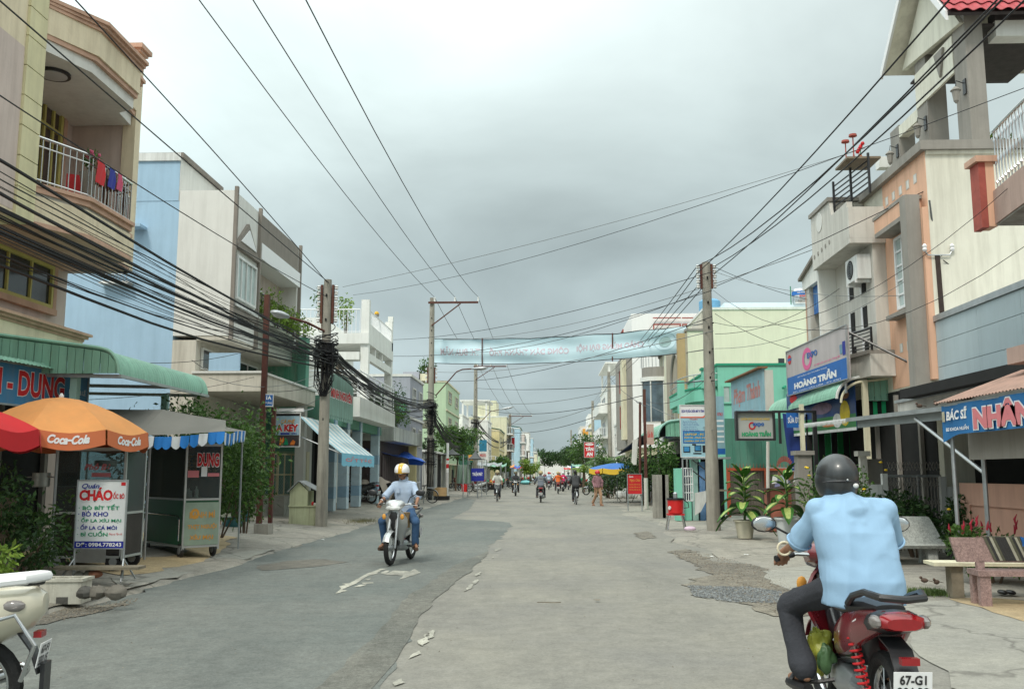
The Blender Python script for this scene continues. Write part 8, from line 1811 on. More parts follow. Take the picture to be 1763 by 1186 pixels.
nm = ['from the leaning pole to the altar shelf','from the white terrace to the pink balcony','upper one from the white house to the right pole','from the banner pole to the peach house recess','lower one from the white house to the right pole','from above the banner to the peach pillar','just under the banner','across the banner cloth','low over the far street','between the far left and plain right poles','to the service post','from the right pole to the arched house','from the right pole to the peach window','from the right pole behind the hoarding','rising from the right pole to the peach house','from the right pole to the two white insulators','upper one from the right pole to the pink balcony','lower one from the right pole to the pink balcony','from the service post down to the repair sign','from the thin rusty post to the right pole','from the plain pole to the thin rusty post','upper one over the vanishing point','lower one over the vanishing point','from the green awning to the leaning pole','pale one from the curved awning tip to the leaning pole','from the blue side wall to the leaning pole','from the green awning to the tall rusty post','drooping below the porch slab']
for i,(a,b,y,c,d,y2,s) in enumerate(XW): cable('thin wire crossing the street '+nm[i],qpoly(P(a,b,y),P(c,d,y2),s),max(.006,.00028*(y+y2)/2),'wires crossing the street',CAB if i % 3 else CABG,'street_wire',4)
# cables looped on the ivory wall
cable('grey cable looped along the ivory side wall down to the blue grey roof',[P(1600,345,19.0),P(1606,390,19.2),P(1625,409,19.35),P(1680,410,19.4),P(1722,408,19.4),P(1732,425,19.4),P(1735,505,19.4)],.02,None,CABG,'wall_cable')
cable('thin black cable drooping from the white insulators across the ivory wall',[P(1624,448,19.1),P(1660,475,19.3),P(1700,490,19.35),P(1728,505,19.35)],.01,None,CAB,'wall_cable')
# street banner
a0,a1,b0,b1 = P(743,583,53),P(743,625,53),P(1182,562,47),P(1182,607,47); t = thing('street_banner','pale blue cloth banner seen from behind strung right across the street','banner',(a0+b0)/2)
BM = bpy.data.materials.new('thin_blue_cloth'); BM.use_nodes = True; T_ = BM.node_tree; pb = T_.nodes['Principled BSDF']; pb.inputs['Base Color'].default_value = (.70,.84,.89,1); pb.inputs['Roughness'].default_value = .9
tl = N('ShaderNodeBsdfTranslucent',T_); tl.inputs[0].default_value = (.70,.84,.89,1); mx = N('ShaderNodeMixShader',T_); mx.inputs[0].default_value = .35; T_.links.new(pb.outputs[0],mx.inputs[1]); T_.links.new(tl.outputs[0],mx.inputs[2]); T_.links.new(mx.outputs[0],T_.nodes['Material Output'].inputs[0])
def bp_(u,v,n=0): q = a1.lerp(b1,u).lerp(a0.lerp(b0,u),v); f = 4*u*(1-u); return q+Vector((0,-n+.10*math.sin(v*9+u*3)*(.4+.6*math.sin(u*5)**2)+.06*math.sin(u*22+v*4),-.25*f+.03*math.sin(u*40)*v))
MB().sheet([[bp_(i/90,j/14) for i in range(91)] for j in range(15)],.004).build('cloth',BM,t,smooth=True)
for u in (.22,.735,0,1): MB().tube([bp_(u,0,.03)-Vector((0,0,.1)),bp_(u,.5,.03),bp_(u,1,.03)+Vector((0,0,.05))],.035,6).build('batten',RUSTY,t)
bb = Board((0,0,0),(1,0,0),(0,0,1),1,1,t); FR = mat('washed_out_red',(.56,.47,.52),.8,.1,5,0)
for s,x0,x1 in (('CHÀO MỪNG ĐẠI HỘI',.60,.85),('CÔNG DÂN THÀNH PHỐ',.25,.57),('THI ĐUA NĂM',.04,.21)): bb.text(s,FR,0,0,1,1,0,.03,warp=lambda q,r_,n: bp_(x1+(x0-x1)*q,.33+.36*r_,.02))
K = 24; rg2 = MB(); rg2.add([bp_(.925+.04*f*math.cos(2*math.pi*k/K),.5+.34*f*math.sin(2*math.pi*k/K),.03) for k in range(K+1) for f in (1,.9)],[(2*k,2*k+2,2*k+3,2*k+1) for k in range(K)]); rg2.build('round_emblem',mat('pale_emblem',(.45,.6,.66),.8,.1,5,0),t); rg2 = MB(); rg2.add([bp_(.925+.022*math.cos(2*math.pi*k/K),.5+.2*math.sin(2*math.pi*k/K),.03) for k in range(K)],[tuple(range(K))]); rg2.build('emblem_centre',mat('dull_olive',(.30,.42,.42),.8,.1,5,0),t)
for v in (0,1): cable(['rope','rope'][v]+' stretched along the %s edge of the street banner' % ('bottom','top')[v],[tuple(P(738,(627,582)[v],54))]+[bp_(k/12,v,.01) for k in range(13)]+[tuple(P(1228,(600,556)[v],25.4))],.02,None,CAB,'banner_rope')
# ================================================================= MIDDLE LEFT
tree('street_tree','feathery green street tree between the banner pole and the next pole',(P(795,840,74).x-.5,74,.1),5.4,2.6,LEAF_A(),5200,.2,401,trunk=.45)
tree('street_tree','smaller green tree behind the banner pole',(P(716,830,66).x,66,.1),3.9,1.7,LEAF_D(),2200,.2,402,trunk=.4)
tree('street_tree','bushy dark tree left of the vanishing point',(P(937,810,330).x,330,0),10,4.5,LEAF_D(),1600,.8,403); tree('street_tree','rounded green tree right of the vanishing point',(P(985,810,240).x,240,0),8,4.5,LEAF_A(),1600,.7,404); tree('street_tree','dark tree just right of the far cross building',(P(972,810,300).x,300,0),9,5,LEAF_D(),1600,.8,405)
GT = mat('dark_grey_tarp',(.06,.065,.065),.7,.2,2,.2)
def tent(lbl,x0,x1,y0,y1,z,zp,m=GT,cat='canopy'):
 t = thing('market_tent',lbl,cat,((x0+x1)/2,y0,0)); cx,cy = (x0+x1)/2,(y0+y1)/2; K = 8; c = [(x0,y0),(x1,y0),(x1,y1),(x0,y1)]
 for i in range(4):
  a,b = Vector((*c[i],z)),Vector((*c[(i+1) % 4],z)); p = Vector((cx,cy,zp)); MB().sheet([[a.lerp(b,k/K).lerp(p,j/K)-Vector((0,0,.35*(zp-z)*math.sin(math.pi*j/K))) for k in range(K+1)] for j in range(K)]+[[p+Vector((.01*k,0,0)) for k in range(K+1)]],.0).build('roof',m,t,smooth=True); MB().tube([(*c[i],.05),(*c[i],z)],.03,6).build('pole',STEEL,t)
 return t
g = lambda px,Y: P(px,800,Y).x
tent('peaked dark grey tent roof beside the striped post',g(752,58),g(800,58),57,60.5,2.7,P(770,772,58).z); tent('low black sheet canopy right of the peaked tent',g(800,62),g(838,66),61,66,2.5,3.1)
o = MB().sheet([[P(786+k*2.4,832,63+.1*math.sin(k*2)) for k in range(12)],[P(788+k*2.2,800,63.3) for k in range(12)]],.01).build('green_curtain',mat('grey_green_tarp',(.20,.28,.22),.8,.15,2,.2)); tag(o,'grey green pleated tarpaulin hanging beside the peaked tent','tarpaulin')
for i,(l,px0,px1,b0,b1,Y,m,s,sm) in enumerate((('dark blue advertising board with white lettering behind the parked motorbikes',811,833,828,806,60,NAVY,'THUẬN PHÁT',WHITE_CLEAN),('blue hanging shop sign on the second concrete pole',825,838,777,757,76,mat('sign_teal',(.03,.20,.32),.5,.2,4,0),'',WHITE_CLEAN),('white hanging sign with red words below the blue hanging sign',825,838,791,778,76,WHITE,'PHOTO',RED),('orange box sign beyond the street tree',806,814,792,783,70,ORL,'',WHITE_CLEAN),('tiny red vertical sign in the far left row',881,886,771,753,140,RED,'',WHITE_CLEAN),('pale blue shop banner in the far left row',859,872,798,788,110,LBLUE,'',NAVY),('small red awning board in the far left row',907,918,810,804,150,RED,'',WHITE_CLEAN),('dark panel banner on the white corner house',890,909,800,778,180,DARKIN,'',WHITE_CLEAN),('small blue street sign at the far right kerb',983,991,808,801,100,BLUE,'',WHITE_CLEAN))):
 t,b = sgn('hanging_sign' if i else 'advertising_board',l,px0,px1,b0,b1,Y); b.panel(m,th=.08); s and b.text(s,sm,.1,.35,.9,.75,.01,.04)
 if i in (0,4,6,8): MB().tube([b.pt(.5,0,-.1),(b.pt(.5,0).x,Y+.1,0)],.04,5).build('post',STEEL,t)
# red and white banded post, box, street items
x,y = PG(770,858,.1)[:2]; t = thing('banded_post','white post with red bands at the pavement corner','post',(x,y,.1)); z = .1
for k,(h,m) in enumerate(((1.5,MATS['very_pale_grey'] if 'very_pale_grey' in MATS else mat('very_pale_grey',(.5,.5,.48),.7,.1,4,0)),(.25,WHITE),(.25,RED),(.2,WHITE),(.12,RED),(.9,WHITE))): MB().lathe((x,y,z),[(.08,0),(.08,h)],10).build('band',m,t); z += h
p = PG(757,860,.12); t = thing('cardboard_box','brown cardboard box on a low dark rack by the banner pole','box',p); MB().box((p.x-.5,p.y,.1),(p.x+.5,p.y+.5,.32)).build('low_rack',DARKIN,t); MB().box((p.x-.4,p.y,.322),(p.x+.35,p.y+.45,.78)).build('box',mat('cardboard',(.42,.28,.14),.9,.1,5,.1),t)
p = PG(800,847,.1); t = thing('red_bucket','red plastic bucket beside the parked motorbikes','bucket',p); MB().lathe(p,[(.2,0),(.28,.55),(.3,.55),(.3,.6),(.25,.58)],14).build('body',MATS['glossy_red_plastic'],t,smooth=True)
o = MB().ell((0,0,.3),.8,.5,.32,12,7).build('cyan_bundle',mat('cyan_plastic',(.18,.5,.52),.5,.15,4,.2),smooth=True); o.location = PG(905,834,0); tag(o,'pale cyan plastic bundle in the road beside the far stalls','bundle')
p = PG(1078,858,.03); t = thing('plastic_sacks','pale plastic sacks piled beside the red sign legs','sacks',p)
for dx,r in ((-.4,.28),(.1,.36),(.5,.24)): MB().ell((p.x+dx,p.y,.03+r*.8),r,r*.8,r,9,6).build('sack',WHITE,t,smooth=True)
# ================================================================= STALLS FARTHER DOWN THE STREET
YH_2 = mat('dull_yellow_canvas',(.6,.45,.08),.8,.1,4,0)
def stall(l,px,Y,m,w_=2.2,z=2.3,goods=(ORL,RED,GREENL),s=-1,kind='awning',var=0):
 x = P(px,820,Y).x; t = thing('market_stall',l,'stall',(x,Y,0)); MB().sheet([[(x-w_/2+w_*i/6,Y+d*1.8,z+.25*d+.05*math.sin(i*2+d)-(.12 if i % 2 else 0)) for i in range(7)] for d in (0,.5,1)],.02).build('cloth_roof',m,t)
 for a in (-1,1):
  for d in (.05,1.75): MB().tube([(x+a*w_*.46,Y+d,0),(x+a*w_*.46,Y+d,z)],.03,5).build('pole',STEEL,t)
 MB().box((x-w_*.4,Y+.2,.65),(x+w_*.4,Y+1.1,.72)).build('table',MATS['weathered_wood'],t); MB().box((x-w_*.38,Y+.25,.1),(x+w_*.38,Y+.3,.65)).build('table_front',MATS['greyish_plastic'] if var else DARKIN,t)
 for k in range(6): MB().ell((x-w_*.34+k*w_*.136,Y+.5,.82),.13,.13,.12+.04*(k % 3),8,6).build('goods',goods[k % 3],t,smooth=True)
for a in (('far stall with green cloth roof on the left before the blue banner',852,92,GREENSHEET),('far stall with orange cloth roof on the left behind the sideways bikes',868,104,ORANGE),('far stall with blue roof left of the far riders',880,116,BT),('far stall with red roof left of the far traffic',894,134,RED),('far stall with white roof at the left of the far traffic',905,150,WHITE),('farthest stall with yellow roof on the left',915,180,YH_2),('stall with grey roof behind the cyclist in white',842,84,STEEL),('far stall with pale roof on the right by the blue street sign',992,120,WHITE),('far stall with green roof on the right behind the low palm',1003,98,GREENSHEET),('farthest stall with red roof on the right',982,160,RED)): stall(*a)
for i,(l,px,Y,h,r,m) in enumerate((('leafy street tree on the right beyond the red vertical sign',1008,92,5.5,2.2,LEAF_A()),('small dark street tree on the right farther along',992,126,5.5,2.4,LEAF_D()),('bright green street tree among the far left stalls',912,128,3.6,1.7,LEAF_Y()),('dark street tree on the right near the vanishing point',985,165,6.5,3.0,LEAF_D()),('green street tree beside the far left orange stall',862,98,3.4,1.5,LEAF_A()))): tree('street_tree',l,(P(px,820,Y).x,Y,0),h,r,m,1500,.28,420+i,trunk=.4)
row_house('yellow_shop_house','narrow yellow house squeezed right of the slim pale house',1,6.8,140,150,9,LYELL,3,'balcony',seed=31); row_house('pink_shop_house','narrow pink house far along the left row before the white corner house',-1,-3.9,168,182,8.5,PINKW,3,'balcony',seed=32); row_house('teal_shop_house','low teal house beside the white pergola house',-1,-6.9,92,95.5,5,TEALW,2,'balcony',seed=33)
# litter on the road
rg = random.Random(77)
for i,(px,py,l) in enumerate(((925,1037,'thin dark twig lying in the middle of the right lane'),(1025,1034,'small tan scrap of paper right of the twig'),(1283,955,'small white scrap on the dirt at the right road edge'),(553,929,'scrap of white paper at the left gutter'),(1222,958,'white scrap of paper at the upper end of the dirt strip'))):
 p = PG(px,py,.02); o = MB().sheet([[(p.x+.03*a+rg.uniform(-.02,.02),p.y+.025*b,p.z+.012*rg.random()) for a in range(3)] for b in range(3)] if i else [[(p.x+.04*a,p.y+.02*math.sin(a),p.z+.01*b) for a in range(8)] for b in range(2)],.003).build('paper_scrap' if i else 'twig',WHITE if i not in (0,1) else MATS['weathered_wood'],smooth=True); tag(o,l,'litter')
# ================================================================= MOTORBIKES, BICYCLES, PEOPLE
from mathutils import noise as mnoise
def loft(mb,secs,n=12,p=2.6,axis='y'):
 rg_ = []
 for (x,y,z,a,b) in secs:
  r_ = []
  for k in range(n):
   t_ = 2*math.pi*k/n; c,s = math.cos(t_),math.sin(t_); u = a*math.copysign(abs(c)**(2/p),c); v = b*math.copysign(abs(s)**(2/p),s)
   r_.append((x+u,y,z+v) if axis == 'y' else (x+u,y-v,z))
  rg_.append(r_)
 if (secs[-1][1] if axis == 'y' else secs[-1][2]) > (secs[0][1] if axis == 'y' else secs[0][2]): pass
 return mb.rings(rg_)
def torus(mb,c,R_,r,n=26,m=8,ax=(1,0,0),w=1.0):
 c = Vector(c); ax = Vector(ax); u,v = frame_of(ax); g = []
 for i in range(n+1):
  a = 2*math.pi*i/n; d = u*math.cos(a)+v*math.sin(a); g.append([c+d*(R_+r*math.cos(2*math.pi*k/m))+ax*(r*w*math.sin(2*math.pi*k/m)) for k in range(m+1)])
 return mb.sheet(g)
TYRE = mat('tyre_rubber',(.02,.02,.02),.85,.2,20,.3,60)
def motorbike(name,lbl,c1,c2,plate='67-F1|332.15',seat=None,detail=True,fairing=None):
 t = thing(name,lbl,'motorbike',(0,0,0)); B = lambda mb,n,m,par=t,**k: mb.build(n,m,par,smooth=True,**k); seat = seat or BLACKP; fairing = fairing or c1
 for y in (.62,-.62):
  w = B(torus(MB(),(0,y,.285),.245,.043),'wheel',TYRE); B(torus(MB(),(0,y,.285),.205,.016,m=6),'rim',CHROME,w); sp = MB()
  for k in range(14): a = 2*math.pi*k/14; sp.tube([(.02*(-1)**k,y,.285),(0,y+.2*math.cos(a),.285+.2*math.sin(a))],.003,3,False)
  B(sp,'spokes',STEEL,w); B(MB().lathe((-.06,y,.285),[(.001,0),(.05,0),(.05,.12),(.001,.12)],12,axis=(1,0,0)),'hub',STEEL,w)
 g = [[(s*.055,.62+.305*math.cos(a),.285+(.305-.03*abs(s))*math.sin(a)) for s in (-1,-.5,0,.5,1)] for a in [R(25+125*k/10) for k in range(11)]]; B(MB().sheet(g,.006),'front_fender',c1)
 fk = MB();
 for s in (-1,1): fk.tube([(s*.075,.62,.285),(s*.075,.52,.62)],.022,8); fk.tube([(s*.07,.52,.6),(s*.06,.42,.88)],.03,8)
 B(fk,'fork',STEEL)
 g = []
 for z,w_,y,cv in ((.98,.06,.44,.04),(.9,.13,.47,.07),(.78,.20,.46,.11),(.66,.19,.40,.11),(.52,.13,.32,.08),(.38,.10,.26,.05),(.28,.07,.24,.03)): g.append([(w_*s,y-cv*abs(s)**2-(.04 if abs(s) == 1 else 0),z-.02*abs(s)) for s in (-1,-.8,-.45,0,.45,.8,1)])
 B(MB().sheet(g[::-1],.02),'leg_shield',fairing); B(loft(MB(),[(0,.47,.88,.045,.03),(0,.49,.8,.075,.02),(0,.43,.6,.05,.02),(0,.36,.45,.03,.02)],axis='z'),'front_panel',BLACKP)
 B(loft(MB(),[(0,.24,1.0,.06,.04),(0,.32,1.01,.16,.07),(0,.42,1.0,.17,.085),(0,.50,.97,.13,.06),(0,.53,.95,.05,.03)][::-1]),'handlebar_cover',c1); B(loft(MB(),[(0,.545,.94,.05,.02),(0,.52,.945,.125,.04),(0,.45,.955,.15,.05)]),'headlight',mat('headlamp_glass',(.62,.64,.62),.12,.1,20,0,spec=.8))
 for s in (-1,1):
  B(MB().tube([(s*.1,.34,1.0),(s*.24,.30,1.01),(s*.36,.24,.99)],.014,8),'handlebar',CHROME); B(MB().tube([(s*.26,.295,1.008),(s*.385,.228,.985)],.021,10),'grip',BLACKP); B(MB().tube([(s*.24,.33,1.0),(s*.37,.29,.98)],.006,6),'brake_lever',CHROME)
  B(MB().tube([(s*.2,.32,1.02),(s*.25,.33,1.12),(s*.36,.34,1.18)],.008,6),'mirror_stalk',BLACKP); mh = B(MB().ell((s*.43,.34,1.2),.085,.02,.055,14,8),'mirror',BLACKP); B(MB().ell((s*.43,.324,1.2),.075,.006,.047,14,6),'mirror_glass',CHROME,mh)
  B(MB().ell((s*.16,.5,.8),.035,.02,.05,8,6),'indicator',ORL)
  B(MB().tube([(s*.03,.0,.3),(s*.2,.02,.27),(s*.28,.02,.27)],.014,6),'footpeg',BLACKP); sh = B(MB().tube([(s*.11,-.62,.3),(s*.12,-.45,.62)],.012,6),'shock_absorber',CHROME)
  if detail: B(MB().tube([(s*(.11+.01*k/60)+.03*math.cos(k*.9),-.60+.15*k/60+.03*math.sin(k*.9),.34+.27*k/60) for k in range(61)],.007,5),'coil_spring',RED,sh)
  B(MB().bar((s*.07,-.62,.285),(s*.07,-.15,.30),.03),'swingarm',STEEL)
  B(loft(MB(),[(s*.07,.05,.50,.02,.06),(s*.10,-.15,.56,.045,.10),(s*.115,-.35,.62,.045,.12),(s*.10,-.6,.70,.04,.09),(s*.06,-.82,.76,.03,.05)]),'side_panel',c1)
  if detail: B(loft(MB(),[(s*.118,-.05,.53,.006,.006),(s*.150,-.3,.62,.006,.008),(s*.135,-.58,.73,.006,.006)]),'side_stripe',WHITE)
 B(loft(MB(),[(0,.38,.72,.06,.08),(0,.2,.52,.07,.09),(0,.0,.48,.08,.10),(0,-.3,.55,.09,.12)]),'spine_cover',c2)
 B(loft(MB(),[(0,.12,.72,.05,.02),(0,.05,.745,.10,.045),(0,-.15,.75,.14,.05),(0,-.35,.77,.14,.055),(0,-.6,.80,.12,.05),(0,-.74,.81,.08,.02)]),'seat',seat)
 B(loft(MB(),[(0,-.6,.71,.12,.07),(0,-.78,.75,.135,.065),(0,-.88,.76,.11,.045),(0,-.92,.76,.06,.02)]),'tail_cowl',BLACKP); B(loft(MB(),[(0,-.84,.76,.105,.05),(0,-.90,.76,.125,.045),(0,-.935,.755,.09,.03)]),'tail_light',mat('red_lens',(.27,.008,.012),.15,.1,20,0,spec=.8))
 for s in (-1,1): B(MB().ell((s*.125,-.86,.76),.03,.07,.036,10,6),'rear_indicator',mat('smoky_lens',(.22,.20,.19),.12,.2,20,0,spec=.8))
 B(MB().tube([(.14,-.45,.80),(.155,-.6,.86),(.15,-.78,.90),(.11,-.93,.89),(0,-.97,.885),(-.11,-.93,.89),(-.15,-.78,.90),(-.155,-.6,.86),(-.14,-.45,.80)],.02,8),'grab_rail',BLACKP)
 g = [[(s*.06,y,z) for s in (-1,0,1)] for y,z in ((-.70,.66),(-.86,.62),(-.95,.5),(-1.0,.36))]; B(MB().sheet(g,.01),'rear_fender',BLACKP); B(MB().box((-.045,-1.0,.565),(.045,-.955,.6)),'reflector',MATS['red_lens'])
 b = Board((-.095,-.995,.40),(1,0,0),(0,-.18,1),.19,.14,t); b.panel(WHITE_CLEAN,'number_plate',th=.004); a_,d_ = plate.split('|'); b.text(a_,BLACKP,.15,.54,.85,.90,.003,.03); b.text(d_,BLACKP,.08,.08,.92,.46,.003,.03)
 B(loft(MB(),[(0,.26,.30,.06,.06),(0,.15,.30,.10,.09),(0,-.08,.29,.12,.10),(0,-.2,.30,.08,.07)]),'engine',STEEL); B(loft(MB(),[(0,.33,.36,.05,.05),(0,.2,.34,.06,.06)]),'cylinder_head',BLACKP)
 B(MB().tube([(.05,.28,.28),(.12,.15,.17),(.13,-.2,.19),(.15,-.45,.25)],.018,8),'exhaust_pipe',CHROME); B(MB().tube([(.15,-.40,.24),(.155,-.55,.27),(.16,-.85,.35),(.16,-.88,.355)],[.03,.045,.045,.02],12),'muffler',CHROME)
 return t
def remesh(mb,voxel,it=2,wr=0,seed=0):
 me = bpy.data.meshes.new('tmp'); me.from_pydata([tuple(v) for v in mb.v],[],mb.f); o = bpy.data.objects.new('tmp',me); COL.objects.link(o); m = o.modifiers.new('r','REMESH'); m.mode = 'VOXEL'; m.voxel_size = voxel; s = o.modifiers.new('s','SMOOTH'); s.factor = .5; s.iterations = it
 dg = bpy.context.evaluated_depsgraph_get(); e = bpy.data.meshes.new_from_object(o.evaluated_get(dg)); out = MB(); nr = [v.normal.copy() for v in e.vertices]
 out.v = [tuple(v.co+(nr[i]*wr*(1-3.2*abs(mnoise.noise(Vector((v.co.x*6+seed,v.co.y*6,v.co.z*2.2+abs(v.co.x)*4))))+.5*mnoise.noise(Vector((v.co.x*6,v.co.y*6,v.co.z*14-8*abs(v.co.x))))) if wr else Vector((0,0,0)))) for i,v in enumerate(e.vertices)]
 out.f = [tuple(p.vertices) for p in e.polygons]; bpy.data.objects.remove(o); bpy.data.meshes.remove(me); bpy.data.meshes.remove(e); return out
SKIN = mat('tan_skin',(.32,.165,.10),.6,.1,8,.05,60,sub=.05)
V3 = Vector
def lr(a): return V3((-a[0],a[1],a[2]))
def human(lbl,J,shirt,trousers,vox=.012,helmet=None,hair=True,sleeve=.85,fat=1.0,shoes=None,wr=.006,hem=.02,tuck=0,skin=None,short=1.0):
 """J: joints of the left side (x<0) and centre; right side mirrored unless given as ..R"""
 t = thing('person',lbl,'person',(0,0,0)); g = lambda k,s: (V3(J[k+'R']) if k+'R' in J else lr(V3(J[k]))) if s > 0 else V3(J[k]); skin = skin or SKIN
 pel,ch,nk,hd = V3(J['pel']),V3(J['ch']),V3(J['nk']),V3(J['hd']); fw = V3(J.get('fw',(0,1,0))).normalized(); rt = V3((fw.y,-fw.x,0)).normalized(); up = rt.cross(fw)
 b = MB(); sh = MB(); tr = MB(); f = fat
 b.cap(pel,ch,.10,.10); b.cap(ch,nk,.075,.052); b.cap(nk-V3((0,0,.03)),hd-up*.03,.055,.05); rot = Matrix((rt,fw,up)).transposed()
 b.ell(hd,.075,.092,.112,16,12,rot); b.ell(hd+fw*.035-up*.055,.055,.055,.058,12,8,rot); b.cap(hd+fw*.088+up*.015,hd+fw*.108-up*.022,.008,.014); b.ell(hd+fw*.085-up*.055,.024,.012,.010,8,6,rot)
 for s in (-1,1): b.ell(hd+rt*s*.077-up*.005,.010,.018,.03,8,6,rot); b.ell(hd+fw*.082+rt*s*.03+up*.022,.022,.012,.01,8,6,rot)
 for s in (-1,1):
  S,E,W = g('sh',s),g('el',s),g('wr',s); b.cap(ch,S,.07,.045); b.cap(S,E,.046,.038); b.cap(E,W,.04,.025); d = V3(J.get('hdir',(s*-.0,.75,-.5))).normalized(); kn = W+d*.075
  b.cap(W,kn,.026,.032); sd = V3(J.get('hside',(1,-.2,0))).normalized()
  for q in range(4): r_ = kn+sd*(.024*(q-1.5)) ; l = (.9,1,.95,.75)[q]; k2 = r_+(d+V3((0,0,-.35))).normalized()*.034*l; k3 = k2+V3((d.x*.2,d.y*.2,-1)).normalized()*.028*l; b.cap(r_,k2,.0105,.0095,8); b.cap(k2,k3,.0095,.0085,8); b.cap(k3,k3-d*.018,.0085,.008,8)
  th = W+d*.03-sd*s*.025; b.cap(th,th+d*.035-sd*s*.02-V3((0,0,.015)),.013,.010,8)
  H,K,A,T = g('hi',s),g('kn',s),g('an',s),g('to',s); b.cap(pel,H,.1,.085); b.cap(H,K,.075,.052); b.cap(K,A,.05,.034); b.cap(A-V3((0,0,.02)),T,.036,.024); b.cap(A-V3((0,0,.03)),A-V3((0,0,.045))-(T-A).normalized()*.04,.03,.026)
  Es = S.lerp(E,min(1,sleeve)); sh.cap(S-V3((s*.01,0,.01)),Es,.060*f**.6,.066*f**.5); sh.cap(nk-V3((0,0,.055)),S-V3((0,0,.005)),.055,.056*f**.5)
  if sleeve > 1: sh.cap(E,E.lerp(W,sleeve-1),.058,.045)
  sh.cap(ch+V3((0,0,.03)),S-V3((s*.03,0,.03)),.11*f**.5,.07*f**.5)
  tr.cap(H,K,.098*f**.5,.075); A2 = K.lerp(A,short); tr.cap(pel,H,.12*f,.10); tr.cap(K,K.lerp(A2,.5),.074,.064); tr.cap(K.lerp(A2,.4),A2+V3((0,0,hem)),.066,J.get('fl',.066))
 loft(sh,[(*q,a*f**1.5*J.get('wd',1),c*f) for q,a,c in ((pel-V3((0,0,.06+tuck)),.172,.14),(pel+V3((0,0,.03)),.172,.14),(pel.lerp(ch,.5),.160,.125),(ch,.168,.115),(ch.lerp(nk,.4),.170,.100),(ch.lerp(nk,.7),.13,.085),(nk,.065,.062))],24,2.7,'z'); sh.cap(ch+V3((0,0,.12)),nk-V3((0,0,.0)),.09,.062); 0
 tr.ell(pel-V3((0,0,.01)),.15*f,.13*f,.13,16,10)
 bo = remesh(b,vox*.75,1).build('body',skin,t,smooth=True,ang=180); remesh(sh,vox,3,wr,3).build('shirt',shirt,t,smooth=True,ang=180); remesh(tr,vox,3,wr,7).build('trousers',trousers,t,smooth=True,ang=180)
 if vox < .02:
  for s in (-1,1): MB().ell(hd+fw*.089+rt*s*.03+up*.012,.013,.007,.007,8,6,rot).build('eye',DARKIN,t)
  MB().ell(hd+fw*.094-up*.052,.022,.006,.005,8,6,rot).build('mouth',mat('lip_brown',(.16,.055,.045),.6,.1,9,0),t)
  co = MB(); co.tube([nk+rt*(.07*math.cos(a))+fw*(.06*math.sin(a))+V3((0,0,.03*-math.sin(a)+.015)) for a in [R(-250+320*k/16) for k in range(17)]],.014,8); co.build('collar',shirt,t,smooth=True)
 if vox < .012:
  for s in (-1,1):
   S,E = g('sh',s),g('el',s); Es = S.lerp(E,sleeve*1.04); u_,v_ = frame_of(E-S); r_ = .070*f**.5; MB().tube([Es+u_*r_*math.cos(a)+v_*r_*math.sin(a) for a in [math.pi*k/10 for k in range(21)]],.007,6).build('sleeve_hem',shirt,t,smooth=True)
 for s in (-1,1):
  A,T = g('an',s),g('to',s); d = (T-A); d.z = 0; d.normalize(); sl = MB(); c = (A+T)/2; zb = min(T.z,A.z)-.035; sl.tube([V3((A.x,A.y,zb))-d*.05,V3((c.x,c.y,zb)),V3((T.x,T.y,zb))+d*.03],[.035,.04,.03],8); sl.tube([c+V3((-d.y,d.x,0))*.045-V3((0,0,.03)),c+V3((0,0,.035)),c-V3((-d.y,d.x,0))*.045-V3((0,0,.03))],.014,6); sl.build('sandal',shoes or BLACKP,t,smooth=True)
 if helmet:
  hc = hd+up*.025-fw*.01; h = MB(); h.ell(hc,.125,.145,.135,22,14,rot,z0=-.35); ho = h.build('helmet',helmet,t,smooth=True,ang=60)
  rim = MB(); rim.tube([hc+rt*(.12*math.cos(a))+fw*(.138*math.sin(a))-up*.045 for a in [2*math.pi*k/24 for k in range(25)]],.008,6); rim.build('helmet_rim',BLACKP,ho,smooth=True)
  for s in (-1,1): MB().tube([hc+rt*s*.11-up*.05,hd+rt*s*.08-up*.07+fw*.02,hd+fw*.03-up*.118],.006,6).build('chin_strap',BLACKP,ho)
 elif hair: h = MB(); h.ell(hd+up*.02-fw*.015,.083,.098,.108,16,10,rot,z0=-.1); h.ell(hd-fw*.04-up*.02,.075,.06,.08,12,8,rot); h.build('hair',mat('black_hair',(.012,.01,.01),.5,.2,40,.3,80),t,smooth=True)
 return t
SIT = dict(pel=(0,-.20,.88),ch=(0,-.13,1.20),nk=(0,-.10,1.42),hd=(0,-.06,1.54),sh=(-.175,-.12,1.335),el=(-.30,.02,1.12),wr=(-.325,.19,1.03),hi=(-.10,-.16,.86),kn=(-.19,.20,.72),an=(-.20,.02,.34),to=(-.22,.15,.29),hdir=(0,.8,-.5),hside=(1,-.3,0))
def put(o,x,y,rz,z=.012): o.location = (x,y,z); o.rotation_euler = (0,0,rz); return o
SILV = mat('silver_bike_paint',(.50,.52,.52),.3,.06,3,0,metallic=.5,spec=.6,coat=.5); DRED = mat('dark_red_bike_paint',(.16,.012,.018),.25,.1,3,0,spec=.6,coat=.6); CREMB = mat('cream_scooter_paint',(.58,.54,.42),.3,.06,3,0,spec=.6,coat=.5); BLKB = mat('black_bike_paint',(.025,.027,.03),.25,.1,3,0,spec=.6,coat=.5); BLUB = mat('dark_blue_bike_paint',(.02,.05,.16),.3,.1,3,0,coat=.5)
JEAN = mat('blue_denim',(.05,.11,.22),.9,.2,6,.3,60); DTR = mat('charcoal_trousers',(.04,.042,.05),.9,.15,6,.3,60); LSH = mat('pale_striped_shirt',(.42,.52,.66),.85,.06,12,.15,60); BSH = mat('light_blue_polo',(.29,.45,.62),.9,.05,5,.08,120)
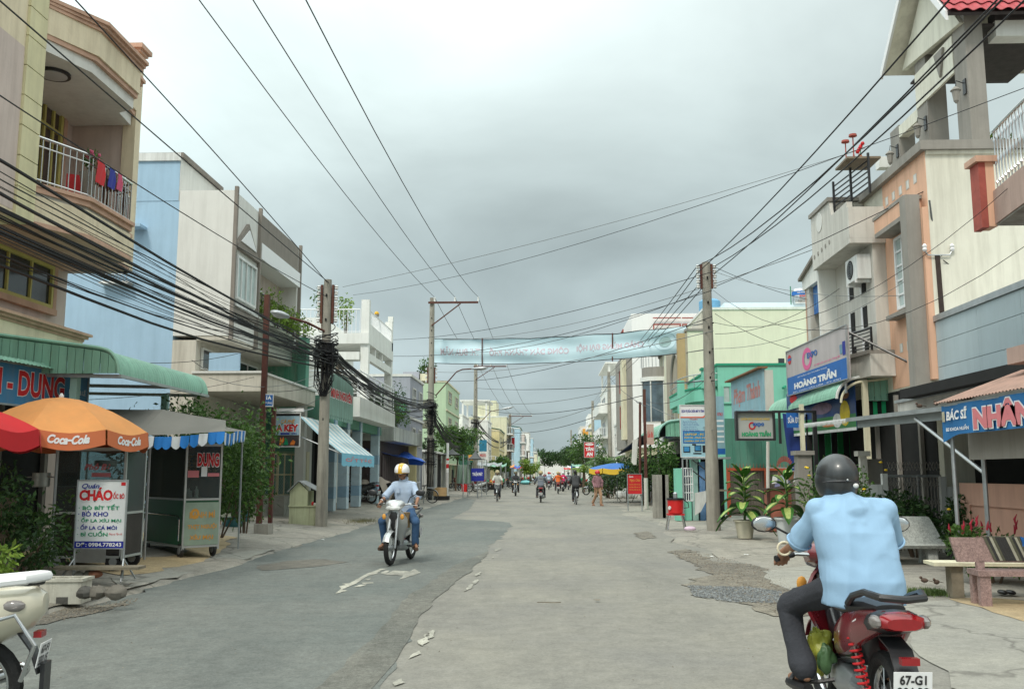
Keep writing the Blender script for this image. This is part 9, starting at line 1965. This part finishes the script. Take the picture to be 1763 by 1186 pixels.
# front rider
p = PG(686,976,.012); mb1 = motorbike('motorbike','silver and black motorbike ridden towards the camera on the left lane',SILV,BLKB); rz = math.pi-.14
put(mb1,p.x-.10,p.y+.9,rz)
YH_ = mat('yellow_helmet',(.75,.42,.03),.3,.05,4,0,coat=.5)
J = dict(SIT); J.update(kn=(-.30,.16,.70),an=(-.27,.05,.34),to=(-.33,.17,.27),hd=(.02,-.05,1.55),fw=(.05,1,-.1))
pr1 = human('man in pale shirt, jeans and yellow and white helmet riding towards the camera',J,LSH,JEAN,.011,YH_,sleeve=.95,shoes=mat('brown_sandal',(.08,.05,.035),.8,.2,9,.1),hem=.0)
for s in (-1,1): MB().ell((.02+s*.055,-.05,1.578),.075,.138,.118,14,9,z0=-.3).build('helmet_side_panel',WHITE_CLEAN,pr1,smooth=True)
MB().tube([(.325+.0+.035*math.cos(a),.15+.01*math.sin(a),1.045+.033*math.sin(a)) for a in [2*math.pi*k/12 for k in range(13)]],.009,6).build('wristwatch',CHROME,pr1,smooth=True)
MB().box((.04,-.005,1.19),(.11,.01,1.28)).build('shirt_pocket',LSH,pr1)
put(pr1,*mb1.location[:2],rz)
t = thing('cardboard_parcel','small brown cardboard parcel on the footboard of the silver motorbike','parcel',(0,0,0)); MB().box((-.17,.05,.60),(.17,.26,.86)).build('box',MATS['cardboard'],t); put(t,*mb1.location[:2],rz)
# near rider
mb2 = motorbike('motorbike','dark red and black motorbike with number plate in the near right foreground',DRED,BLKB,'67-G1|906.39'); mx_,my_ = 1.86,5.95; put(mb2,mx_,my_,R(-1))
J = dict(pel=(.02,-.22,.87),ch=(0,-.16,1.18),nk=(-.03,-.08,1.40),hd=(-.05,-.03,1.49),sh=(-.215,-.12,1.315),el=(-.285,.03,1.10),wr=(-.345,.19,1.03),elR=(.285,.03,1.10),wrR=(.34,.17,1.03),hi=(-.13,-.16,.85),fl=.082,wd=1.14,kn=(-.34,.14,.70),an=(-.30,-.02,.34),to=(-.34,.12,.28),knR=(.30,.18,.72),anR=(.22,.02,.34),toR=(.22,.16,.29),fw=(-.1,1,-.08),hdir=(0,.8,-.5),hside=(1,-.3,0))
BLH = mat('scuffed_black_helmet',(.02,.023,.025),.36,.5,3,.05,30,spec=.6,coat=.25,streak=.35,dirt=(.16,.17,.17))
pr2 = human('near rider from behind in light blue polo shirt and black helmet',J,BSH,DTR,.010,BLH,sleeve=.92,fat=1.14,wr=.010,hem=.03,tuck=.05)
hc = V3((-.05,-.03,1.51)); MB().ell(hc-V3((.0,.0,.03)),.130,.148,.142,26,16,z0=-.62).build('helmet_shell',BLH,pr2,smooth=True,ang=60); MB().ell(hc+V3((.075,-.135,-.055)),.018,.012,.015,10,6).build('helmet_sticker',WHITE,pr2,smooth=True); MB().ell(hc+V3((.02,-.158,-.02)),.007,.006,.007,8,5).build('helmet_rivet',STEEL,pr2)
MB().tube([(-.36+.042*math.cos(a),.09,1.06+.04*math.sin(a)) for a in [2*math.pi*k/16 for k in range(17)]],.007,6).build('bracelet',mat('ivory_bangle',(.7,.62,.45),.4,.05,4,0),pr2,smooth=True)
put(pr2,mx_,my_,R(-1))
rg = random.Random(6); t = thing('plastic_bags','yellow green plastic shopping bags hanging between the rider legs','plastic bags',(0,0,0))
for (x,y,z,r,h,m) in ((-.16,.12,.46,.085,.15,mat('yellow_green_plastic',(.38,.40,.06),.4,.2,8,.5,12)),(-.30,.2,.48,.05,.09,mat('yellow_plastic',(.6,.5,.03),.4,.2,8,.5,12)),(-.15,-.0,.42,.06,.10,mat('dark_green_plastic',(.06,.12,.05),.4,.3,8,.5,12))): m_ = MB(); m_.ell((x,y,z),r,r*.7,h,30,22); m_.v = [tuple(V3(v)+(V3(v)-V3((x,y,z)))*(.45*mnoise.noise(V3(v)*14)-.35*abs(mnoise.noise(V3((v[0]*30,v[1]*30,v[2]*5))))-.25*max(0,(v[2]-z)/h))) for v in m_.v]; m_.build('bag',m,t,smooth=True)
put(t,mx_,my_,R(-1))
for (a,b_,r,m,n) in (((.0,-.88,.33),(.0,-.6,.30),.02,STEEL,'tail_support'),): pass
# cream scooter cut by the left edge
mb3 = motorbike('motorbike','cream scooter with white grab rail cut by the lower left edge',CREMB,CREMB,seat=BLACKP); _m3 = 1
MB().tube([(.14,-.35,.82),(.17,-.6,.88),(.13,-.92,.91),(0,-1.0,.92),(-.13,-.92,.91),(-.17,-.6,.88),(-.14,-.35,.82)],.03,8).build('white_grab_rail',WHITE_CLEAN,mb3,smooth=True)
loft(MB(),[(0,-.1,.50,.13,.12),(0,-.4,.60,.18,.19),(0,-.7,.68,.18,.18),(0,-.94,.74,.12,.12),(0,-1.0,.76,.06,.06)]).build('rear_body',CREMB,mb3,smooth=True); MB().tube([(-.2,-.95,.35),(-.22,-1.02,.55),(-.21,-.9,.72),(-.2,-.55,.62),(-.2,-.25,.25)],.013,8).build('crash_bar',CHROME,mb3,smooth=True); MB().box((-.06,-1.035,.24),(.06,-1.01,.42)).build('mud_flap',BLACKP,mb3); put(mb3,P(-60,1000,5.6).x-.50,5.45,R(101),.012)
# far riders, copied from two prototypes
RHM = mat('red_helmet',(.55,.03,.03),.3,.05,4,0,coat=.4); WHM = mat('white_helmet',(.6,.6,.6),.3,.05,4,0); STR = mat('grey_striped_jumper',(.16,.18,.21),.9,.1,4,.1); ORS = mat('orange_jacket',(.65,.14,.03),.8,.1,5,.1); PKS = mat('magenta_jacket',(.60,.03,.14),.8,.1,5,.1); WHS = mat('off_white_shirt',(.62,.62,.56),.8,.1,5,.1); DGS = mat('dark_grey_shirt',(.05,.052,.055),.85,.1,5,.1); GOLDH = mat('gold_helmet',(.40,.33,.18),.35,.05,4,0)
Jf = dict(SIT); mbf = motorbike('motorbike','black motorbike with white rear plate ridden away behind the striped jumper rider',BLKB,BLKB,detail=False); prf = human('rider in grey striped jumper and gold helmet riding away in the middle distance',Jf,STR,DTR,.022,GOLDH,sleeve=1.9,wr=.004)
for k in range(3): MB().ell((0,-.165,1.08+.11*k),.172,.122,.012,14,4).build('jumper_stripe',WHS,prf,smooth=True)
def place(px,py,rz,bike_l,man_l,sw=None,swb=None,first=False):
 p = PG(px,py,.012); b = mbf if first else dup(mbf,label=bike_l,swap=swb); q = prf if first else dup(prf,label=man_l,swap=sw); put(b,p.x,p.y+(.9 if rz else .65),rz); put(q,p.x,p.y+(.9 if rz else .65),rz); b['group'] = 'motorbikes on the road far ahead'; return b,q
place(931,865,0,0,0,first=True)
n_ = lambda m: m.name
def SW(sh,he,tr=None): d = {STR.name: sh,GOLDH.name: he,WHS.name: sh}; (d.update({DTR.name: tr}) if tr else None); return d
place(887,854,math.pi,'black motorbike ridden towards the camera beside the cyclist in white','rider in dark jacket and dull helmet coming towards the camera beside the cyclist',SW(DGS,mat('olive_helmet',(.12,.11,.06),.4,.1,4,0)))
place(961,850,.0,'motorbike of the orange jacketed rider far ahead','rider in an orange jacket and gold helmet far ahead',SW(ORS,GOLDH),{BLKB.name: DRED}); place(945,843,.0,'motorbike of the rider with the red helmet and pale shirt','rider in a pale blue shirt and red helmet far ahead',SW(LSH,RHM),{BLKB.name: BLUB}); place(970,846,-.1,'motorbike of the magenta jacketed rider far ahead','rider in a magenta jacket and white helmet far ahead',SW(PKS,WHM)); place(979,843,0,'motorbike of the grey shirted rider far ahead','rider in a grey shirt and dark helmet far ahead',SW(STR,BLH))
place(953,837,0,'motorbike beyond the red helmet rider','rider in a white shirt and white helmet in the far traffic',SW(WHS,WHM)); place(938,834,0,'motorbike at the left of the far traffic','rider in a dark red shirt at the left of the far traffic',SW(DRED,WHM)); place(964,834,0,'motorbike at the right of the far traffic','rider in a dark shirt and red helmet in the far traffic',SW(DGS,RHM)); place(948,831,0,'motorbike in the middle of the far traffic','rider in an off white shirt and red helmet in the far traffic',SW(WHS,RHM))
# parked motorbikes
def park(px,py,rz,l,swb=None,z=.1,hide=None): p = PG(px,py,z); o = dup(mbf,label=l,swap=swb,group='parked motorbikes'); put(o,p.x,p.y,rz,z); return o
RDB = mat('bright_red_bike_paint',(.35,.02,.03),.3,.1,3,0,coat=.5)
park(618,866,R(70),'black motorbike parked at the left of the covered one before the tiled shop',z=.26); park(650,864,R(80),'motorbike under the beige cloth before the tiled shop',z=.26)
park(822,847,R(100),'silver motorbike parked with its tail towards the road before the blue board',{BLKB.name: SILV}); park(806,846,R(80),'red motorbike parked beside the red bucket',{BLKB.name: RDB}); park(790,843,R(95),'dark red motorbike parked nearest the peaked tent',{BLKB.name: DRED}); park(868,840,R(-80),'dark motorbike parked sideways behind the cyclist in white'); park(876,837,R(-75),'blue motorbike parked just behind the sideways dark one',{BLKB.name: BLUB}); park(1024,852,R(75),'grey motorbike parked left of the walking woman',{BLKB.name: SILV},.03); park(1050,856,R(-15),'dark motorbike under the seated man by the hedge',None,.03)
p = PG(650,864,.26); t = thing('beige_dust_cover','beige cloth draped over the parked motorbike before the tiled shop','cover',p); K = 14
MB().sheet([[V3((p.x-1.15+2.3*i/K,p.y-.42+.84*j/8,.26+(1.22-.5*abs(i/K*2-.75)**1.5-1.1*abs(j/4-1)**2.2*(.55+.3*math.sin(i*1.4))+.03*math.sin(i*2.1+j)))) for i in range(K+1)] for j in range(9)][::-1],.006).build('cloth',mat('beige_cloth',(.45,.38,.32),.9,.1,3,.2),t,smooth=True)
# man in a cap behind the covered motorbike
def stand(x0=0): return dict(pel=(0,0,.92),ch=(0,0,1.2),nk=(0,.0,1.42),hd=(0,.02,1.54),sh=(-.17,0,1.36),el=(-.22,.0,1.1),wr=(-.22,.08,.87),hi=(-.09,0,.88),kn=(-.1,.03,.48),an=(-.1,0,.08),to=(-.11,.13,.035),hdir=(0,.1,-1),hside=(0,1,0))
CAPM = mat('dark_cap',(.06,.03,.03),.8,.1,5,0); q = human('man in a dark cap and white shirt bending behind the covered motorbike',dict(stand(),ch=(0,.15,1.15),nk=(0,.25,1.33),hd=(0,.32,1.42),sh=(-.17,.18,1.28),el=(-.25,.4,1.1),wr=(-.2,.6,1.05)),WHS,DTR,.02,CAPM); p = PG(622,862,.28); put(q,p.x,p.y+.9,R(-60),.28)
p = PG(1053,856,.03); put(dup(prf,label='man in a grey shirt sitting on the parked motorbike by the hedge',swap=SW(STR,RHM)),p.x,p.y,R(-15),.03)
q = human('woman in a plaid pink jacket and red helmet walking along the right kerb',dict(stand(),kn=(-.1,.14,.5),an=(-.09,.16,.08),to=(-.1,.30,.04),knR=(.08,-.02,.48),anR=(.1,-.26,.12),toR=(.1,-.15,.04),el=(-.23,.08,1.12),elR=(.22,-.06,1.12),fw=(.3,1,-.1)),mat('plaid_pink_shirt',(.32,.17,.19),.85,.5,18,.1),mat('tan_leggings',(.40,.24,.15),.85,.1,4,.1),.016,RHM,sleeve=1.9,shoes=SKIN); MB().ell((.0,.1,1.5),.06,.03,.05,10,6).build('face_mask',WHITE,q,smooth=True); p = PG(1029,870,.02); put(q,p.x,p.y,R(-150),.02)
# bicycles
def bicycle(lbl,m,basket=True):
 t = thing('bicycle',lbl,'bicycle',(0,0,0)); B = lambda mb,n,mm,par=t: mb.build(n,mm,par,smooth=True)
 for y in (.55,-.5):
  w = B(torus(MB(),(0,y,.34),.32,.018,28,6),'wheel',TYRE); B(torus(MB(),(0,y,.34),.295,.009,28,5),'rim',CHROME,w); sp = MB(); [sp.tube([(.02*(-1)**k,y,.34),(0,y+.29*math.cos(k*.393),.34+.29*math.sin(k*.393))],.0018,3,False) for k in range(16)]; B(sp,'spokes',STEEL,w)
 f = MB(); [f.tube(q,.015,8) for q in ([(0,.55,.34),(0,.42,.75),(0,.38,.95)],[(0,.42,.72),(0,.0,.32)],[(0,0,.30),(0,-.12,.82)],[(0,.40,.66),(0,-.08,.55)],[(.04,-.5,.34),(0,0,.30)],[(-.04,-.5,.34),(0,-.1,.6)])]; B(f,'frame',m)
 B(MB().tube([(-.28,.22,.98),(-.2,.32,1.0),(0,.38,.95),(.2,.32,1.0),(.28,.22,.98)],.012,8),'handlebar',CHROME); B(loft(MB(),[(0,.02,.85,.03,.02),(0,-.1,.86,.06,.03),(0,-.22,.87,.10,.03)]),'saddle',BLACKP); B(MB().lathe((.05,0,.30),[(.001,0),(.09,0),(.09,.01),(.001,.01)],16,axis=(1,0,0)),'chainring',STEEL)
 for s in (-1,1): B(MB().bar((s*.07,0,.30),(s*.07,s*.12,.30-s*.1),.015),'crank',STEEL); B(MB().box((s*.07,s*.12-.04,.28-s*.1),(s*.17,s*.12+.04,.30-s*.1)),'pedal',BLACKP)
 B(MB().sheet([[(x*.1,y,.76) for x in (-1,1)] for y in (-.25,-.7)],.01),'carrier',STEEL)
 for y,a0,a1 in ((-.5,20,170),(.55,30,140)): B(MB().sheet([[(s*.025,y+.35*math.cos(R(a)),.34+.35*math.sin(R(a))) for s in (-1,1)] for a in range(a0,a1,12)],.004),'mudguard',STEEL)
 if basket:
  bk = MB()
  for k in range(12): a = 2*math.pi*k/12; bk.tube([(.11*math.cos(a),.56+.08*math.sin(a),.72),(.15*math.cos(a),.56+.11*math.sin(a),.95)],.005,4)
  for z,r in ((.72,.11),(.8,.125),(.88,.138),(.95,.15)): bk.tube([(r*math.cos(2*math.pi*k/12),.56+r*.73*math.sin(2*math.pi*k/12),z) for k in range(13)],.006,4)
  B(bk,'basket',STEEL)
 return t
JB = dict(pel=(0,-.12,.95),ch=(0,-.02,1.24),nk=(0,.04,1.45),hd=(0,.08,1.57),sh=(-.17,.02,1.38),el=(-.25,.12,1.15),wr=(-.26,.2,1.03),hi=(-.09,-.1,.92),kn=(-.12,.16,.60),an=(-.12,.0,.26),to=(-.13,.13,.20),knR=(.12,.2,.72),anR=(.12,.08,.42),toR=(.13,.21,.37),hdir=(0,.5,-.8))
bk1 = bicycle('bicycle with front basket ridden towards the camera by the man in white',BLKB); p = PG(855,864,.01); put(bk1,p.x,p.y+.85,math.pi); q = human('man in white shirt and pale cap cycling towards the camera',JB,WHS,DTR,.018,mat('khaki_cap',(.42,.36,.22),.8,.1,5,0),sleeve=.9); put(q,p.x,p.y+.85,math.pi)
bk2 = bicycle('old bicycle ridden away by the man in dark clothes',BLKB,False); p = PG(992,869,.01); put(bk2,p.x,p.y+.8,.05); q = human('man in dark grey shirt cycling away bareheaded',JB,DGS,DTR,.018,None,sleeve=1.8,fat=1.05); put(q,p.x,p.y+.8,.05)
bk3 = dup(bk2,label='black bicycle leaning against the foot of the banner pole'); p = PG(728,866,.1); put(bk3,p.x,p.y,R(75),.1); bk3.rotation_euler = (0,R(-6),R(75))
bk4 = dup(bk2,label='bicycle parked in front of the peaked grey tent'); p = PG(776,846,.1); put(bk4,p.x,p.y,R(85),.1)
